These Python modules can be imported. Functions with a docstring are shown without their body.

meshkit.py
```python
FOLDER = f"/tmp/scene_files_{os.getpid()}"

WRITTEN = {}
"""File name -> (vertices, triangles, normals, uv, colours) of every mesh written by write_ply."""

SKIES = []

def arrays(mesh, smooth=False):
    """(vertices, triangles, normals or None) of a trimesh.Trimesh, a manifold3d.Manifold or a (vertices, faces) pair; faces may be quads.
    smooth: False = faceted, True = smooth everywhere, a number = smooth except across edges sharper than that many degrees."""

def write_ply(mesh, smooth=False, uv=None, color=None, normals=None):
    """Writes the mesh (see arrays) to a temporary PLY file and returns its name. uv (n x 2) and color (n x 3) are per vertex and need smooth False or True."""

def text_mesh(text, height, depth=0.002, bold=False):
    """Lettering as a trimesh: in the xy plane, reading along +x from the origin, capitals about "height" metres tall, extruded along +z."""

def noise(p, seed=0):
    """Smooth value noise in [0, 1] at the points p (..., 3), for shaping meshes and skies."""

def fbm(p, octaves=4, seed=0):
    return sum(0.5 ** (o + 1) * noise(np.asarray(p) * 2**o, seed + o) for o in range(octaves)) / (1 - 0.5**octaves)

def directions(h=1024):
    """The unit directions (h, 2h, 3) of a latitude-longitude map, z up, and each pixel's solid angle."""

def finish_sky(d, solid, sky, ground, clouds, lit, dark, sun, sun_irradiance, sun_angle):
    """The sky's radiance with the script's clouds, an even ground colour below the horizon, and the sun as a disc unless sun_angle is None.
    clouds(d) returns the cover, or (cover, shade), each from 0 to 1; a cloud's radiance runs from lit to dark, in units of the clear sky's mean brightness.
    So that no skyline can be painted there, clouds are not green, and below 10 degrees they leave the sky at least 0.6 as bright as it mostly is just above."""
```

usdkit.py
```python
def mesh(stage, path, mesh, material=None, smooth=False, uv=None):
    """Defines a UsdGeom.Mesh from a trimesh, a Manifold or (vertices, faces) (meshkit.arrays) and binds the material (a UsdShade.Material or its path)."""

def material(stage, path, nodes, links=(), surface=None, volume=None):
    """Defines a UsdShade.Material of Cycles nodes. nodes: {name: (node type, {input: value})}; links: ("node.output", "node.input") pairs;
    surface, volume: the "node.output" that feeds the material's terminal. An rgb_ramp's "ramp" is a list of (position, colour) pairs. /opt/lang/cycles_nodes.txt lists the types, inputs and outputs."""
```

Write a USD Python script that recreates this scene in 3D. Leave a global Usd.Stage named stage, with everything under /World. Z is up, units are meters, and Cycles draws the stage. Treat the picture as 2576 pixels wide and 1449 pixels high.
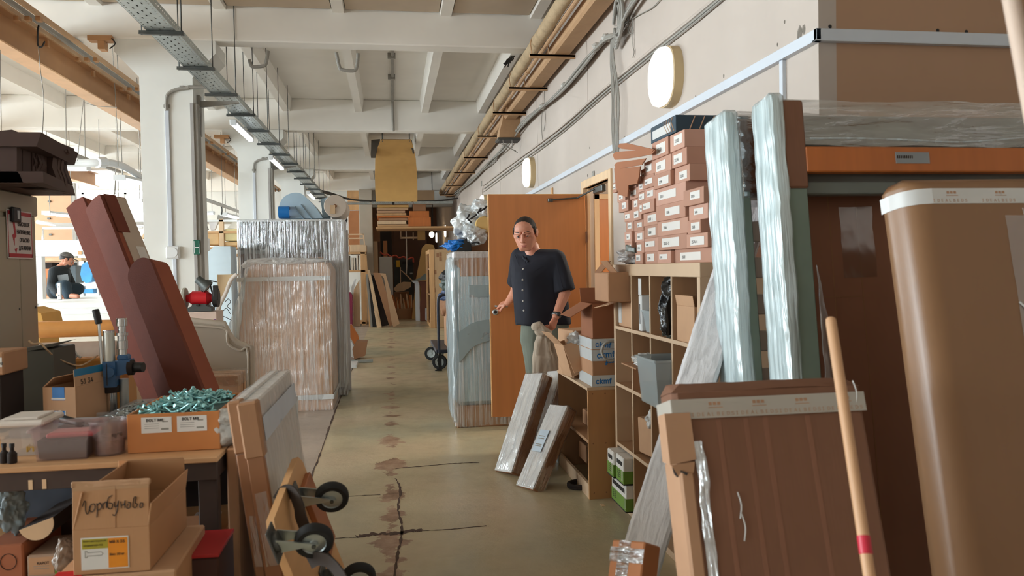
import math, random
import numpy as np, trimesh, usdkit, meshkit
import manifold3d as m3
from pxr import Usd, UsdGeom, UsdLux, UsdShade, Gf, Sdf

stage = Usd.Stage.CreateInMemory()
UsdGeom.Xform.Define(stage, '/World')
UsdGeom.Scope.Define(stage, '/World/Looks')
rnd = random.Random(7)

# ------------------------------------------------------------------ camera
W, H, FPX = 2576, 1449, 1975.0
CZ = 1.45
_y, _p, _r = .1523, -.0252, -.0181
CF = np.array([math.sin(_y)*math.cos(_p), math.cos(_y)*math.cos(_p), math.sin(_p)])
CR = np.array([math.cos(_y), -math.sin(_y), 0.0]); CU = np.cross(CR, CF)
CR, CU = math.cos(_r)*CR + math.sin(_r)*CU, -math.sin(_r)*CR + math.cos(_r)*CU
CE = np.array([0, 0, CZ])
cam = UsdGeom.Camera.Define(stage, '/World/camera')
cam.AddTransformOp().Set(Gf.Matrix4d(*CR, 0, *CU, 0, *(-CF), 0, *CE, 1))
cam.CreateHorizontalApertureAttr(36.0)
cam.CreateVerticalApertureAttr(36.0*H/W)
cam.CreateFocalLengthAttr(36.0*FPX/W)
cam.CreateClippingRangeAttr((0.05, 200))
cam.CreateFStopAttr(5.0)
cam.CreateFocusDistanceAttr(7.5)
cam.CreateExposureAttr(-0.72)

# ------------------------------------------------------------------ daylight
dome = UsdLux.DomeLight.Define(stage, '/World/sky')
dome.CreateColorAttr((.86, .95, 1.0)); dome.CreateIntensityAttr(2.6)
def window_light(name, pos, rot, w, h, inten, col=(.84, .94, 1.0)):
    l = UsdLux.RectLight.Define(stage, '/World/' + name)
    l.AddTranslateOp().Set(Gf.Vec3d(*pos)); l.AddRotateXYZOp().Set(Gf.Vec3f(*rot))
    l.CreateWidthAttr(w); l.CreateHeightAttr(h); l.CreateIntensityAttr(inten); l.CreateColorAttr(col)
XL = -11.0                      # the window wall of the daylit wing
WIN = [(-3.4, .1), (.9, 4.4), (5.2, 8.7), (9.5, 13.0), (13.8, 17.3), (18.1, 21.6)]
for i, (a, b) in enumerate(WIN):
    window_light('daylight_side_%d' % i, (XL-.35, (a+b)/2, 2.25), (0, -90, 0), 2.5, b-a, (22, 54, 44, 36, 36, 36)[i])
WINN = [(-10.7, -9.15), (-9.0, -7.3), (-7.1, -5.4)]
for i, (a, b) in enumerate(WINN):
    window_light('daylight_end_%d' % i, ((a+b)/2, 22.95, 2.75), (-90, 0, 0), b-a, 1.9, 30)

# ------------------------------------------------------------------ kit
def ray(px, py): return CF*FPX + CR*(px-W/2) - CU*(py-H/2)
def at(px, py, y): d = ray(px, py); return CE + d*(y/d[1])         # the photo's pixel at depth y
def ax(px, py, x): d = ray(px, py); return CE + d*(x/d[0])         # ... on the plane x
def fl(px, py, z=0.0): d = ray(px, py); return CE + d*((z-CZ)/d[2])  # ... on the height z
A = np.array
def srgb(r, g, b):
    o = []
    for v in (r, g, b):
        v /= 255.0; o.append(v/12.92 if v <= .04045 else ((v+.055)/1.055)**2.4)
    return tuple(o)
_m = {}
def mat(name, col, rough=.65, metal=0.0, var=.1, vs=4.0, st=(1, 1, 1), bump=0.0, bs=60.0, bst=None, **pr):
    """a plain surface with a little procedural variation; col in sRGB 0..255"""
    if name in _m: return _m[name]
    c = A(srgb(*col))
    n = {'tc': ('texture_coordinate', {}), 'mp': ('mapping', {'scale': st}), 'no': ('noise_texture', {'scale': vs, 'detail': 4.0, 'roughness': .6}),
         'rp': ('rgb_ramp', {'ramp': [(.25, tuple(c*(1-var))), (.75, tuple(np.minimum(c*(1+var), .97)))]}),
         'p': ('principled_bsdf', dict(roughness=rough, metallic=metal, **pr))}
    l = [('tc.object', 'mp.vector'), ('mp.vector', 'no.vector'), ('no.fac', 'rp.fac'), ('rp.color', 'p.base_color')]
    if bump:
        n['m2'] = ('mapping', {'scale': bst or st}); n['n2'] = ('noise_texture', {'scale': bs, 'detail': 3.0}); n['b'] = ('bump', {'strength': bump, 'distance': .01})
        l += [('tc.object', 'm2.vector'), ('m2.vector', 'n2.vector'), ('n2.fac', 'b.height'), ('b.normal', 'p.normal')]
    _m[name] = usdkit.material(stage, '/World/Looks/' + name, n, l, surface='p.BSDF')
    return _m[name]
def emit(name, col, s):
    if name not in _m:
        _m[name] = usdkit.material(stage, '/World/Looks/' + name, {'e': ('emission', {'color': srgb(*col), 'strength': s})}, surface='e.emission')
    return _m[name]
def film(name, st, lo=.46, hi=.74, top=.75, tint=(232, 236, 238), gl=.16, rough=.14, bump=.6):
    """stretch film: clear plastic with milky streaks along the wrap and a wrinkled gloss"""
    if name in _m: return _m[name]
    n = {'tc': ('texture_coordinate', {}), 'mp': ('mapping', {'scale': st}), 'no': ('noise_texture', {'scale': 1.0, 'detail': 4.0, 'roughness': .55, 'distortion': .35}),
         'rp': ('rgb_ramp', {'ramp': [(lo, (0, 0, 0)), ((lo+hi)/2, (top*.35,)*3), (hi, (top,)*3)]}),
         't': ('transparent_bsdf', {'color': (.97, .97, .97)}), 'p': ('principled_bsdf', {'base_color': srgb(*tint), 'roughness': .3}),
         'b': ('bump', {'strength': bump, 'distance': .02}), 'g': ('glossy_bsdf', {'color': (.9, .93, .95), 'roughness': rough}),
         'm1': ('mix_closure', {}), 'm2': ('mix_closure', {'fac': gl})}
    l = [('tc.object', 'mp.vector'), ('mp.vector', 'no.vector'), ('no.fac', 'rp.fac'), ('no.fac', 'b.height'), ('b.normal', 'g.normal'), ('b.normal', 'p.normal'),
         ('rp.color', 'm1.fac'), ('t.BSDF', 'm1.closure1'), ('p.BSDF', 'm1.closure2'), ('m1.closure', 'm2.closure1'), ('g.BSDF', 'm2.closure2')]
    _m[name] = usdkit.material(stage, '/World/Looks/' + name, n, l, surface='m2.closure')
    return _m[name]
def pane(name, tint=(235, 240, 242), milky=.0, gl=.1, rough=.05):
    if name in _m: return _m[name]
    n = {'t': ('transparent_bsdf', {'color': tuple(1-(1-A(srgb(*tint)))*.18)}), 'g': ('glossy_bsdf', {'color': (.9, .9, .9), 'roughness': rough}), 'm': ('mix_closure', {'fac': gl}),
         'd': ('principled_bsdf', {'base_color': srgb(*tint), 'roughness': .35}), 'm2': ('mix_closure', {'fac': milky})}
    l = [('t.BSDF', 'm.closure1'), ('g.BSDF', 'm.closure2'), ('m.closure', 'm2.closure1'), ('d.BSDF', 'm2.closure2')]
    _m[name] = usdkit.material(stage, '/World/Looks/' + name, n, l, surface='m2.closure')
    return _m[name]

# --- meshes: every helper returns a trimesh
def TM(v, f):
    return trimesh.Trimesh(np.asarray(v, float), np.asarray(f, int), process=False)
def hull(pts):
    m = m3.Manifold.hull_points(np.asarray(pts, float)).to_mesh()
    return TM(m.vert_properties[:, :3], m.tri_verts)
def box(x0, x1, y0, y1, z0, z1, b=.003):
    lo, hi = A([min(x0, x1), min(y0, y1), min(z0, z1)]), A([max(x0, x1), max(y0, y1), max(z0, z1)])
    b = min(b, *(.3*(hi-lo)))
    if b < 1e-5:
        return trimesh.creation.box(bounds=[lo, hi])
    p = []
    for s in np.ndindex(2, 2, 2):
        for k in range(3):
            q = np.where(A(s) == 0, lo+b, hi-b); q[k] = lo[k] if s[k] == 0 else hi[k]; p.append(q)
    return hull(p)
def cat(*ms):
    ms = [m for x in ms for m in (x if isinstance(x, (list, tuple)) else [x])]
    return trimesh.util.concatenate(ms)
def tube(pts, r, n=8, caps=True):
    p = A(pts, float); m = len(p); r = np.broadcast_to(r, (m,))
    t = np.gradient(p, axis=0); t /= np.linalg.norm(t, axis=1, keepdims=True)+1e-12
    a = np.cross(t[0], [0, 0, 1.0] if abs(t[0][2]) < .9 else [1.0, 0, 0]); a /= np.linalg.norm(a)
    rings = []; an = np.arange(n)*2*np.pi/n
    for i in range(m):
        a = a - t[i]*(a@t[i]); a /= np.linalg.norm(a); bb = np.cross(t[i], a)
        rings.append(p[i] + r[i]*(np.cos(an)[:, None]*a + np.sin(an)[:, None]*bb))
    v = np.vstack(rings); f = []
    for i in range(m-1):
        for j in range(n):
            k = (j+1) % n; f += [[i*n+j, i*n+k, (i+1)*n+k], [i*n+j, (i+1)*n+k, (i+1)*n+j]]
    if caps:
        v = np.vstack([v, p[0], p[-1]])
        for j in range(n):
            k = (j+1) % n; f += [[m*n, k, j], [m*n+1, (m-1)*n+j, (m-1)*n+k]]
    return TM(v, f)
def rod(a, b, r, n=10): return tube([a, A(a)*.5+A(b)*.5, b], r, n)
def curve(pts, k=6):
    """Catmull-Rom through the points"""
    p = [A(q, float) for q in pts]; p = [2*p[0]-p[1]] + p + [2*p[-1]-p[-2]]; o = []
    for i in range(1, len(p)-2):
        for s in np.linspace(0, 1, k, endpoint=False):
            a, b, c, d = p[i-1:i+3]
            o.append(.5*((2*b)+(c-a)*s+(2*a-5*b+4*c-d)*s*s+(3*b-a-3*c+d)*s**3))
    return A(o+[p[-2]])
def lathe(prof, n=24):
    prof = A(prof, float); m = len(prof); an = np.arange(n)*2*np.pi/n
    v = np.vstack([np.stack([r*np.cos(an), r*np.sin(an), np.full(n, z)], 1) for r, z in prof]); f = []
    for i in range(m-1):
        for j in range(n):
            k = (j+1) % n; f += [[i*n+j, i*n+k, (i+1)*n+k], [i*n+j, (i+1)*n+k, (i+1)*n+j]]
    return TM(v, f)
def ext(poly, d):
    """polygon in local x,z extruded along local y from 0 to d"""
    P = A(poly, float)
    if np.sum(P[:, 0]*np.roll(P[:, 1], -1)-np.roll(P[:, 0], -1)*P[:, 1]) < 0: P = P[::-1]
    m = m3.CrossSection([P]).extrude(d).to_mesh(); v = m.vert_properties[:, :3]
    return TM(np.stack([v[:, 0], d-v[:, 2], v[:, 1]], 1), m.tri_verts)
def blob(r, sub=3, amp=.15, fr=3.0, seed=0):
    m = trimesh.creation.icosphere(sub); v = A(m.vertices)
    d = 1+amp*(meshkit.fbm(v*fr+seed*7.3, 3, seed)-.5)*2
    return TM(v*d[:, None]*A(r), m.faces)
def crumple(m, amp, fr, seed=0):
    v = A(m.vertices); n = np.stack([meshkit.fbm(v*fr+k*11.1, 3, seed+k)-.5 for k in range(3)], 1)
    return TM(v+n*2*amp, m.faces)
def sub(m, l):
    v, f = trimesh.remesh.subdivide_to_size(m.vertices, m.faces, l, max_iter=8)[:2]
    m = TM(v, f); m.merge_vertices(digits_vertex=6); return m
def mx(o=(0, 0, 0), x=(1, 0, 0), z=(0, 0, 1)):
    """frame with origin o, x axis along x and z as near z as it can; y = z cross x"""
    x = A(x, float); x /= np.linalg.norm(x); z = A(z, float); z = z-x*(x@z); z /= np.linalg.norm(z)
    m = np.eye(4); m[:3, 0], m[:3, 1], m[:3, 2], m[:3, 3] = x, np.cross(z, x), z, o
    return m
def mz(o, x, z):
    """as mx, but z is kept and x is made square to it"""
    z = A(z, float); z /= np.linalg.norm(z); x = A(x, float); return mx(o, x-z*(x@z), z)
def rz(deg, o=(0, 0, 0)):
    a = math.radians(deg); return mx(o, (math.cos(a), math.sin(a), 0))
def tf(m, M):
    m = m.copy(); m.apply_transform(M); return m
def mv(m, *o): return tf(m, mx(o))
def text(s, h, M, bold=True, d=.0006):
    """flat lettering: local x along the words, local z up, on the face y = 0 looking to -y"""
    t = meshkit.text_mesh(s, h, d, bold); v = A(t.vertices)
    return tf(TM(np.stack([v[:, 0], -v[:, 2], v[:, 1]], 1), t.faces), M)

# --- prims
_n, _inv = {}, {}
def uniq(p):
    k = _n.get(p, 0); _n[p] = k+1
    return p if k == 0 else '%s_%03d' % (p, k)
def G4(M): return Gf.Matrix4d(*A(M).T.ravel())
def say(prim, label=None, cat=None, group=None, kind=None):
    for k, v in (('label', label), ('category', cat), ('group', group), ('kind', kind)):
        if v: prim.SetCustomDataByKey(k, v)
    return prim
def thing(name, label, category, M=None, group=None, kind=None):
    """a thing: an Xform whose children are parts. M: a 4x4 frame (parts then in local coordinates) or a point (parts in world coordinates)"""
    path = uniq('/World/'+name); x = UsdGeom.Xform.Define(stage, path)
    if M is None: M = np.zeros(3)
    M = A(M, float)
    if M.shape == (3,):
        M = mx(M); _inv[path] = np.linalg.inv(M)
    x.AddTransformOp().Set(G4(M))
    say(x.GetPrim(), label, category, group, kind)
    return path
def obj(name, m, material, parent=None, label=None, cat=None, group=None, kind=None, smooth=30):
    if isinstance(m, (list, tuple)): m = globals()['cat'](*m)
    if hasattr(m, 'to_mesh'):
        q = m.to_mesh(); m = TM(q.vert_properties[:, :3], q.tri_verts)
    path = uniq((parent or '/World')+'/'+name)
    top = parent
    while top and top not in _inv and top.count('/') > 2: top = top.rsplit('/', 1)[0]
    if parent is None:
        lo, hi = m.bounds; o = A([(lo[0]+hi[0])/2, (lo[1]+hi[1])/2, lo[2]])
        m = mv(m, *(-o))
    elif top in _inv: m = tf(m, _inv[top])
    g = usdkit.mesh(stage, path, m, material, smooth=smooth)
    if parent is None: UsdGeom.Xformable(g).AddTranslateOp().Set(Gf.Vec3d(*o)); _inv[path] = np.linalg.inv(mx(o))
    say(g.GetPrim(), label, cat, group, kind)
    return path
def struct(name, m, material, label, parent=None):
    return obj(name, m, material, parent, label, kind='structure')
def dup(src, M, label=None, group=None):
    p = stage.GetPrimAtPath(src); was = p.GetCustomData()
    path = uniq(src); x = UsdGeom.Xform.Define(stage, path); q = x.GetPrim()
    q.GetReferences().AddInternalReference(Sdf.Path(src)); q.SetInstanceable(True)
    x.ClearXformOpOrder(); op = x.MakeMatrixXform(); op.Set(G4(M))
    say(q, label or was.get('label'), was.get('category'), group or was.get('group'))
    return path

# ------------------------------------------------------------------ materials used widely
m_wall = mat('wall_paint', (190, 177, 166), .8, var=.05, vs=1.6, bump=.08, bs=18)
m_tan = mat('tan_shade_and_print', (178, 142, 114), .8, var=.05, vs=1.5, bump=.05, bs=18)  # recess wall with its shade put into the colour; also beige box print
m_ceil = mat('ceiling_paint', (240, 235, 226), .85, var=.05, vs=1.2, bump=.08, bs=14)
m_col = mat('column_paint', (230, 230, 224), .8, var=.04, vs=2, bump=.06, bs=20)
m_white = mat('white_plastic', (228, 230, 230), .4, var=.02)
m_whitemetal = mat('white_metal', (206, 212, 220), .35, var=.03)
m_card = mat('cardboard', (178, 133, 98), .75, var=.09, vs=5, bump=.05, bs=240, bst=(1, 1, .05))
m_card2 = mat('cardboard_pale', (196, 154, 118), .75, var=.08, vs=6)
m_card3 = mat('cardboard_pink', (188, 142, 122), .75, var=.07, vs=7)
m_cardin = mat('cardboard_inside', (150, 106, 74), .8, var=.08, vs=6)
m_ply = mat('plywood', (206, 160, 110), .6, var=.14, vs=3, st=(3, 3, .4))
m_plyx = mat('plywood_long', (204, 160, 112), .6, var=.14, vs=3, st=(.4, 3, 3))
m_pale = mat('pale_wood', (222, 190, 152), .6, var=.1, vs=3, st=(4, 4, .5))
m_orangewood = mat('orange_wood', (196, 112, 52), .45, var=.12, vs=2.4, st=(6, 6, .5))
m_brownpipe = mat('ochre_paint', (190, 152, 114), .6, var=.1, vs=5, bump=.25, bs=14)
m_steel = mat('galvanised', (176, 184, 184), .38, .8, var=.14, vs=9)
m_dsteel = mat('dark_steel', (92, 94, 92), .45, .7, var=.15, vs=9)
m_black = mat('black_plastic', (26, 26, 26), .5, var=.1)
m_rubber = mat('black_rubber', (24, 24, 24), .75, var=.2)
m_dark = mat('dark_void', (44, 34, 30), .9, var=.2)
m_grey = mat('cable_grey', (150, 146, 138), .6, var=.1, vs=9)
m_ink = mat('ink', (38, 34, 34), .6, var=.02)
m_paper = mat('paper_label', (226, 222, 216), .6, var=.03)
m_tapew = mat('white_tape', (216, 216, 214), .3, var=.05, vs=9)
m_tapeclear = mat('tape_brown', (190, 150, 112), .22, var=.1, vs=9)
m_red = mat('red_paint', (200, 34, 36), .4, var=.05)
m_blue = mat('tape_blue', (28, 116, 190), .35, var=.06)
m_orange_ib = mat('ochre_beam', (184, 136, 92), .55, var=.1, vs=3)
f_vert = film('film_vertical', (50, 50, 1.3), .40, .70, .85, tint=(228, 226, 224), gl=.13, rough=.2, bump=.5)
f_soft = film('film_soft', (14, 14, 3.0), .44, .8, .6, bump=.8)
f_milk = film('film_milky', (26, 26, 1.8), .28, .66, .92, tint=(205, 222, 228), gl=.2)
# ------------------------------------------------------------------ floor
def floor_material():
    n = {'g': ('geometry', {}), 'sx': ('separate_xyz', {}),
         'n1': ('noise_texture', {'scale': .6, 'detail': 3.0, 'roughness': .5}), 'n2': ('noise_texture', {'scale': 3.2, 'detail': 6.0, 'roughness': .65}), 'n3': ('noise_texture', {'scale': 26.0, 'detail': 4.0, 'roughness': .7}),
         'base': ('rgb_ramp', {'ramp': [(.3, srgb(164, 164, 140)), (.48, srgb(194, 180, 146)), (.6, srgb(202, 182, 150)), (.75, srgb(184, 164, 136))]}),
         'left': ('rgb_ramp', {'ramp': [(.3, srgb(168, 156, 144)), (.7, srgb(184, 168, 152))]}),
         # left of the joint at x = -0.6 the paint is pinkish grey
         'jl': ('math', {'math_type': 'less_than', 'value2': -.6}), 'mixl': ('mix_color', {}),
         # the worn joint along x = -0.03, ragged, wider near the camera
         'wob': ('noise_texture', {'scale': 5.0, 'detail': 7.0, 'roughness': .75}), 'wo': ('math', {'math_type': 'multiply_add', 'value2': .36, 'value3': -.18}),
         'dx': ('math', {'math_type': 'add', 'value2': .03}), 'dx2': ('math', {'math_type': 'add'}), 'ab': ('math', {'math_type': 'absolute'}),
         'wid': ('noise_texture', {'dimensions': '1D', 'scale': 2.3, 'detail': 4.0}), 'wr': ('map_range', {'from_min': .36, 'from_max': .66, 'to_min': -.03, 'to_max': .105, 'clamp': True}),
         'fade': ('map_range', {'from_min': 3.5, 'from_max': 10.5, 'to_min': .02, 'to_max': -.035, 'clamp': True}), 'wsum': ('math', {'math_type': 'add'}),
         'sub': ('math', {'math_type': 'subtract'}), 'msk': ('map_range', {'from_min': 0.0, 'from_max': .012, 'to_min': 0.0, 'to_max': 1.0, 'clamp': True}),
         'worn': ('rgb_ramp', {'ramp': [(.3, srgb(104, 76, 60)), (.48, srgb(158, 124, 100)), (.66, srgb(188, 158, 132))]}), 'mixw': ('mix_color', {}),
         'spk': ('rgb_ramp', {'ramp': [(.66, (0, 0, 0)), (.76, (.14, .14, .14))]}), 'mixs': ('mix_color', {'b': srgb(110, 96, 80)}),
         'rr': ('map_range', {'from_min': .35, 'from_max': .7, 'to_min': .27, 'to_max': .40, 'clamp': True}),
         'b': ('bump', {'strength': .2, 'distance': .01}), 'p': ('principled_bsdf', {'specular_ior_level': .55})}
    l = [('g.position', 'sx.vector'), ('g.position', 'n1.vector'), ('g.position', 'n2.vector'), ('g.position', 'n3.vector'), ('g.position', 'wob.vector'), ('n1.fac', 'base.fac'), ('n1.fac', 'left.fac'),
         ('sx.x', 'jl.value1'), ('jl.value', 'mixl.fac'), ('base.color', 'mixl.a'), ('left.color', 'mixl.b'),
         ('wob.fac', 'wo.value1'), ('sx.x', 'dx.value1'), ('dx.value', 'dx2.value1'), ('wo.value', 'dx2.value2'), ('dx2.value', 'ab.value1'),
         ('sx.y', 'wid.w'), ('wid.fac', 'wr.value'), ('sx.y', 'fade.value'), ('wr.result', 'wsum.value1'), ('fade.result', 'wsum.value2'), ('wsum.value', 'sub.value1'), ('ab.value', 'sub.value2'), ('sub.value', 'msk.value'),
         ('n2.fac', 'worn.fac'), ('msk.result', 'mixw.fac'), ('mixl.result', 'mixw.a'), ('worn.color', 'mixw.b'),
         ('n2.fac', 'spk.fac'), ('spk.color', 'mixs.fac'), ('mixw.result', 'mixs.a'), ('mixs.result', 'p.base_color'),
         ('n2.fac', 'rr.value'), ('rr.result', 'p.roughness'), ('n3.fac', 'b.height'), ('b.normal', 'p.normal')]
    return usdkit.material(stage, '/World/Looks/floor_paint', n, l, surface='p.BSDF')
m_floor = floor_material()
YB, YN, YF = -4.2, 22.6, 30.5      # back wall, end wall of the wing, far wall of the far room
XW, YC = 1.78, 3.06                # corridor wall, its corner
struct('floor', box(XL, 4.6, YB, YF, -.12, 0, 0), m_floor, 'worn greenish painted concrete floor with a brown cracked joint')
m_crack = mat('crack_fill', (84, 64, 52), .9, var=.3, vs=20)
def strip(pts, w, seed, z=.0012):
    """a thin ragged crack lying on the floor"""
    r = random.Random(seed); c = curve([(x, y, z) for x, y in pts], 10); a, b = [], []
    for i, q in enumerate(c):
        ww = w*(.35+1.1*r.random()); j = (r.random()-.5)*w
        t = c[min(i+1, len(c)-1)]-c[max(i-1, 0)]; nn = A([-t[1], t[0], 0])/(np.linalg.norm(t)+1e-9)
        a.append(q+nn*(j+ww)); b.append(q+nn*(j-ww))
    n = len(c); f = []
    for i in range(n-1): f += [[i, n+i, n+i+1], [i, n+i+1, i+1]]
    return TM(a+b, f)
F = '/World/floor'
obj('crack', strip([(-.6, 5.0), (-.59, 6.2), (-.6, 7.4), (-.605, 9), (-.6, 11), (-.6, 14)], .007, 1), m_crack, F)
obj('crack', strip([(-.22, 4.33), (-.1, 4.36), (.0, 4.34), (.1, 4.37), (.14, 4.36)], .022, 2), m_crack, F)
obj('crack', strip([(.14, 4.36), (.3, 4.35), (.5, 4.37)], .005, 3), m_crack, F)
obj('crack', strip([(.0, 5.78), (.2, 5.8), (.42, 5.83), (.62, 5.82)], .008, 4), m_crack, F)
obj('crack', strip([(-.5, 5.1), (-.3, 5.13), (-.1, 5.12)], .004, 5), m_crack, F)
obj('crack', strip([(-.02, 3.6), (.0, 4.0), (.03, 4.4), (.01, 4.8), (.03, 5.2), (.0, 5.5)], .007, 6), m_crack, F)
obj('crack', strip([(-.5, 4.31), (-.3, 4.33), (-.22, 4.32)], .004, 7), m_crack, F)

# ------------------------------------------------------------------ walls
def wall(name, m, label, material=None): return struct(name, m, material or m_wall, label)
T = .2; TR = .08; ZT = 4.3
DY0, DY1, DZ = 6.22, 7.06, 2.17     # doorway
wall('wall_right', [box(XW, XW+TR, YC, DY0, 0, ZT, 0), box(XW, XW+TR, DY1, YF, 0, ZT, 0), box(XW, XW+TR, DY0, DY1, DZ, ZT, 0)], 'long warm white corridor wall on the right')
wall('wall_recess', box(XW+TR, 4.6, YC, YC+T, 0, ZT, 0), 'recess wall behind the leaning frames, its shade put into the tan colour', m_tan)
wall('wall_side', box(4.6, 4.8, YB, YC+T, 0, ZT, 0), 'side wall of the recess, out of frame')
wall('wall_back', box(XL, 4.8, YB-T, YB, 0, ZT, 0), 'wall behind the camera')
wl = []
ys = [YB] + [q for ab in WIN for q in ab] + [YN]
for i in range(0, len(ys), 2): wl.append(box(XL-T, XL, ys[i], ys[i+1], 0, ZT, 0))
for a, b in WIN: wl += [box(XL-T, XL, a, b, 0, 1.0, 0), box(XL-T, XL, a, b, 3.5, ZT, 0)]
wall('wall_left', wl, 'window wall of the daylit wing', m_col)
xs = [XL] + [q for ab in WINN for q in ab] + [-.62]
wn = [box(xs[i], xs[i+1], YN, YN+T, 0, ZT, 0) for i in range(0, len(xs), 2)]
for a, b in WINN: wn += [box(a, b, YN, YN+T, 0, 1.8, 0), box(a, b, YN, YN+T, 3.7, ZT, 0)]
wn += [box(-.62, XW, YN, YN+T, 3.25, ZT, 0)]
wall('wall_end', wn, 'pale end wall of the wing with the opening to the far room', m_col)
wall('wall_far', box(-6, XW, YF, YF+T, 0, ZT, 0), 'dark far wall of the store room', mat('far_wall', (120, 88, 70), .85))
wall('wall_far_left', box(-6.2, -6, YN, YF, 0, ZT, 0), 'left wall of the far store room')
m_pane = pane('window_glass')
k = 0
for a, b in WIN:
    k += 1; w = thing('window_%d' % k, None, None, (XL, (a+b)/2, 1.0), kind='structure')
    obj('frame', [box(XL-.12, XL-.05, a, b, z, z+.06) for z in (1.0, 2.2, 3.44)] + [box(XL-.12, XL-.05, q, q+.06, 1.0, 3.5) for q in (a, (a+b)/2-.03, b-.06)], m_white, w)
    obj('pane', box(XL-.09, XL-.08, a+.02, b-.02, 1.02, 3.48, 0), m_pane, w)
for a, b in WINN:
    k += 1; w = thing('window_%d' % k, None, None, ((a+b)/2, YN, 1.8), kind='structure')
    obj('frame', [box(a, b, YN+.06, YN+.12, z, z+.06) for z in (1.8, 2.6, 3.64)] + [box(q, q+.06, YN+.06, YN+.12, 1.8, 3.7) for q in (a, (a+b)/2-.03, b-.06)], m_white, w)
    obj('pane', box(a+.02, b-.02, YN+.085, YN+.095, 1.82, 3.68, 0), m_pane, w)

# ------------------------------------------------------------------ ceiling: slab, cross beams, ribs
ZB, ZR, ZS = 3.70, 4.0, 4.2
struct('ceiling', box(XL, 4.8, YB, YF, ZS, ZS+.2, 0), m_ceil, 'off-white concrete ceiling slab')
BY = [-1.75, 3.1, 7.98, 12.88, 17.8]
for i, y in enumerate(BY):
    struct('ceiling_beam', box(XL, 4.6 if y < YC else XW, y, y+.22, ZB, ZS, .012), m_ceil, 'deep whitewashed concrete cross beam')
struct('ceiling_beam', box(XL, XW, YN-.22, YN, ZB, ZS, .012), m_ceil, 'whitewashed beam along the end wall')
RX = [1.52, .60, -.46, -1.58, -2.7, -3.8, -4.9, -6.0, -7.1, -8.2, -9.3]
def ribs(y0, y1):
    for x in RX:
        p = [(x-.055, ZR), (x+.055, ZR), (x+.085, ZS), (x-.085, ZS)]
        struct('ceiling_rib', mv(ext(p, y1-y0), 0, y0, 0), m_ceil, 'tapered concrete rib between the ceiling beams')
for a, b in zip(BY, BY[1:]+[YN-.22]): ribs(a+.22, b)
# the first bay is closed with beige boards
m_board = mat('ceiling_board', (196, 178, 156), .8, var=.05)
for a, b in zip(RX[:6], RX[1:7]):
    struct('ceiling_panel', box(b+.07, a-.07, 3.36, 7.96, 4.03, 4.05), m_board, 'beige board closing a ceiling bay')
# columns with haunches
CX0, CX1 = at(353, 300, 8.0)[0], at(487, 300, 8.0)[0]
def column(y, top=ZB, x0=CX0, x1=CX1):
    d = .46
    h = [(x0-.22, ZB), (x1+.22, ZB), (x1+.22, ZB-.12), (x1, ZB-.36), (x0, ZB-.36), (x0-.22, ZB-.12)]
    struct('column', [box(x0, x1, y, y+d, 0, ZB-.36, 0), mv(ext(h, d), 0, y, 0)], m_col, 'square whitewashed concrete column with a haunched head')
for y in (8.0, 12.85, 17.75): column(y)
m_colgrey = mat('column_grey', (176, 166, 150), .8, var=.05)
a, b = at(905, 600, 22.2), at(938, 600, 22.2)
struct('column', box(a[0], b[0], 22.1, 22.55, 0, ZB, .01), m_colgrey, 'narrow grey column beside the opening to the far room')
for x in (-10.2,):
    for y in (8.0, 12.85, 17.75): column(y, x0=x-.25, x1=x+.25)
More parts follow.
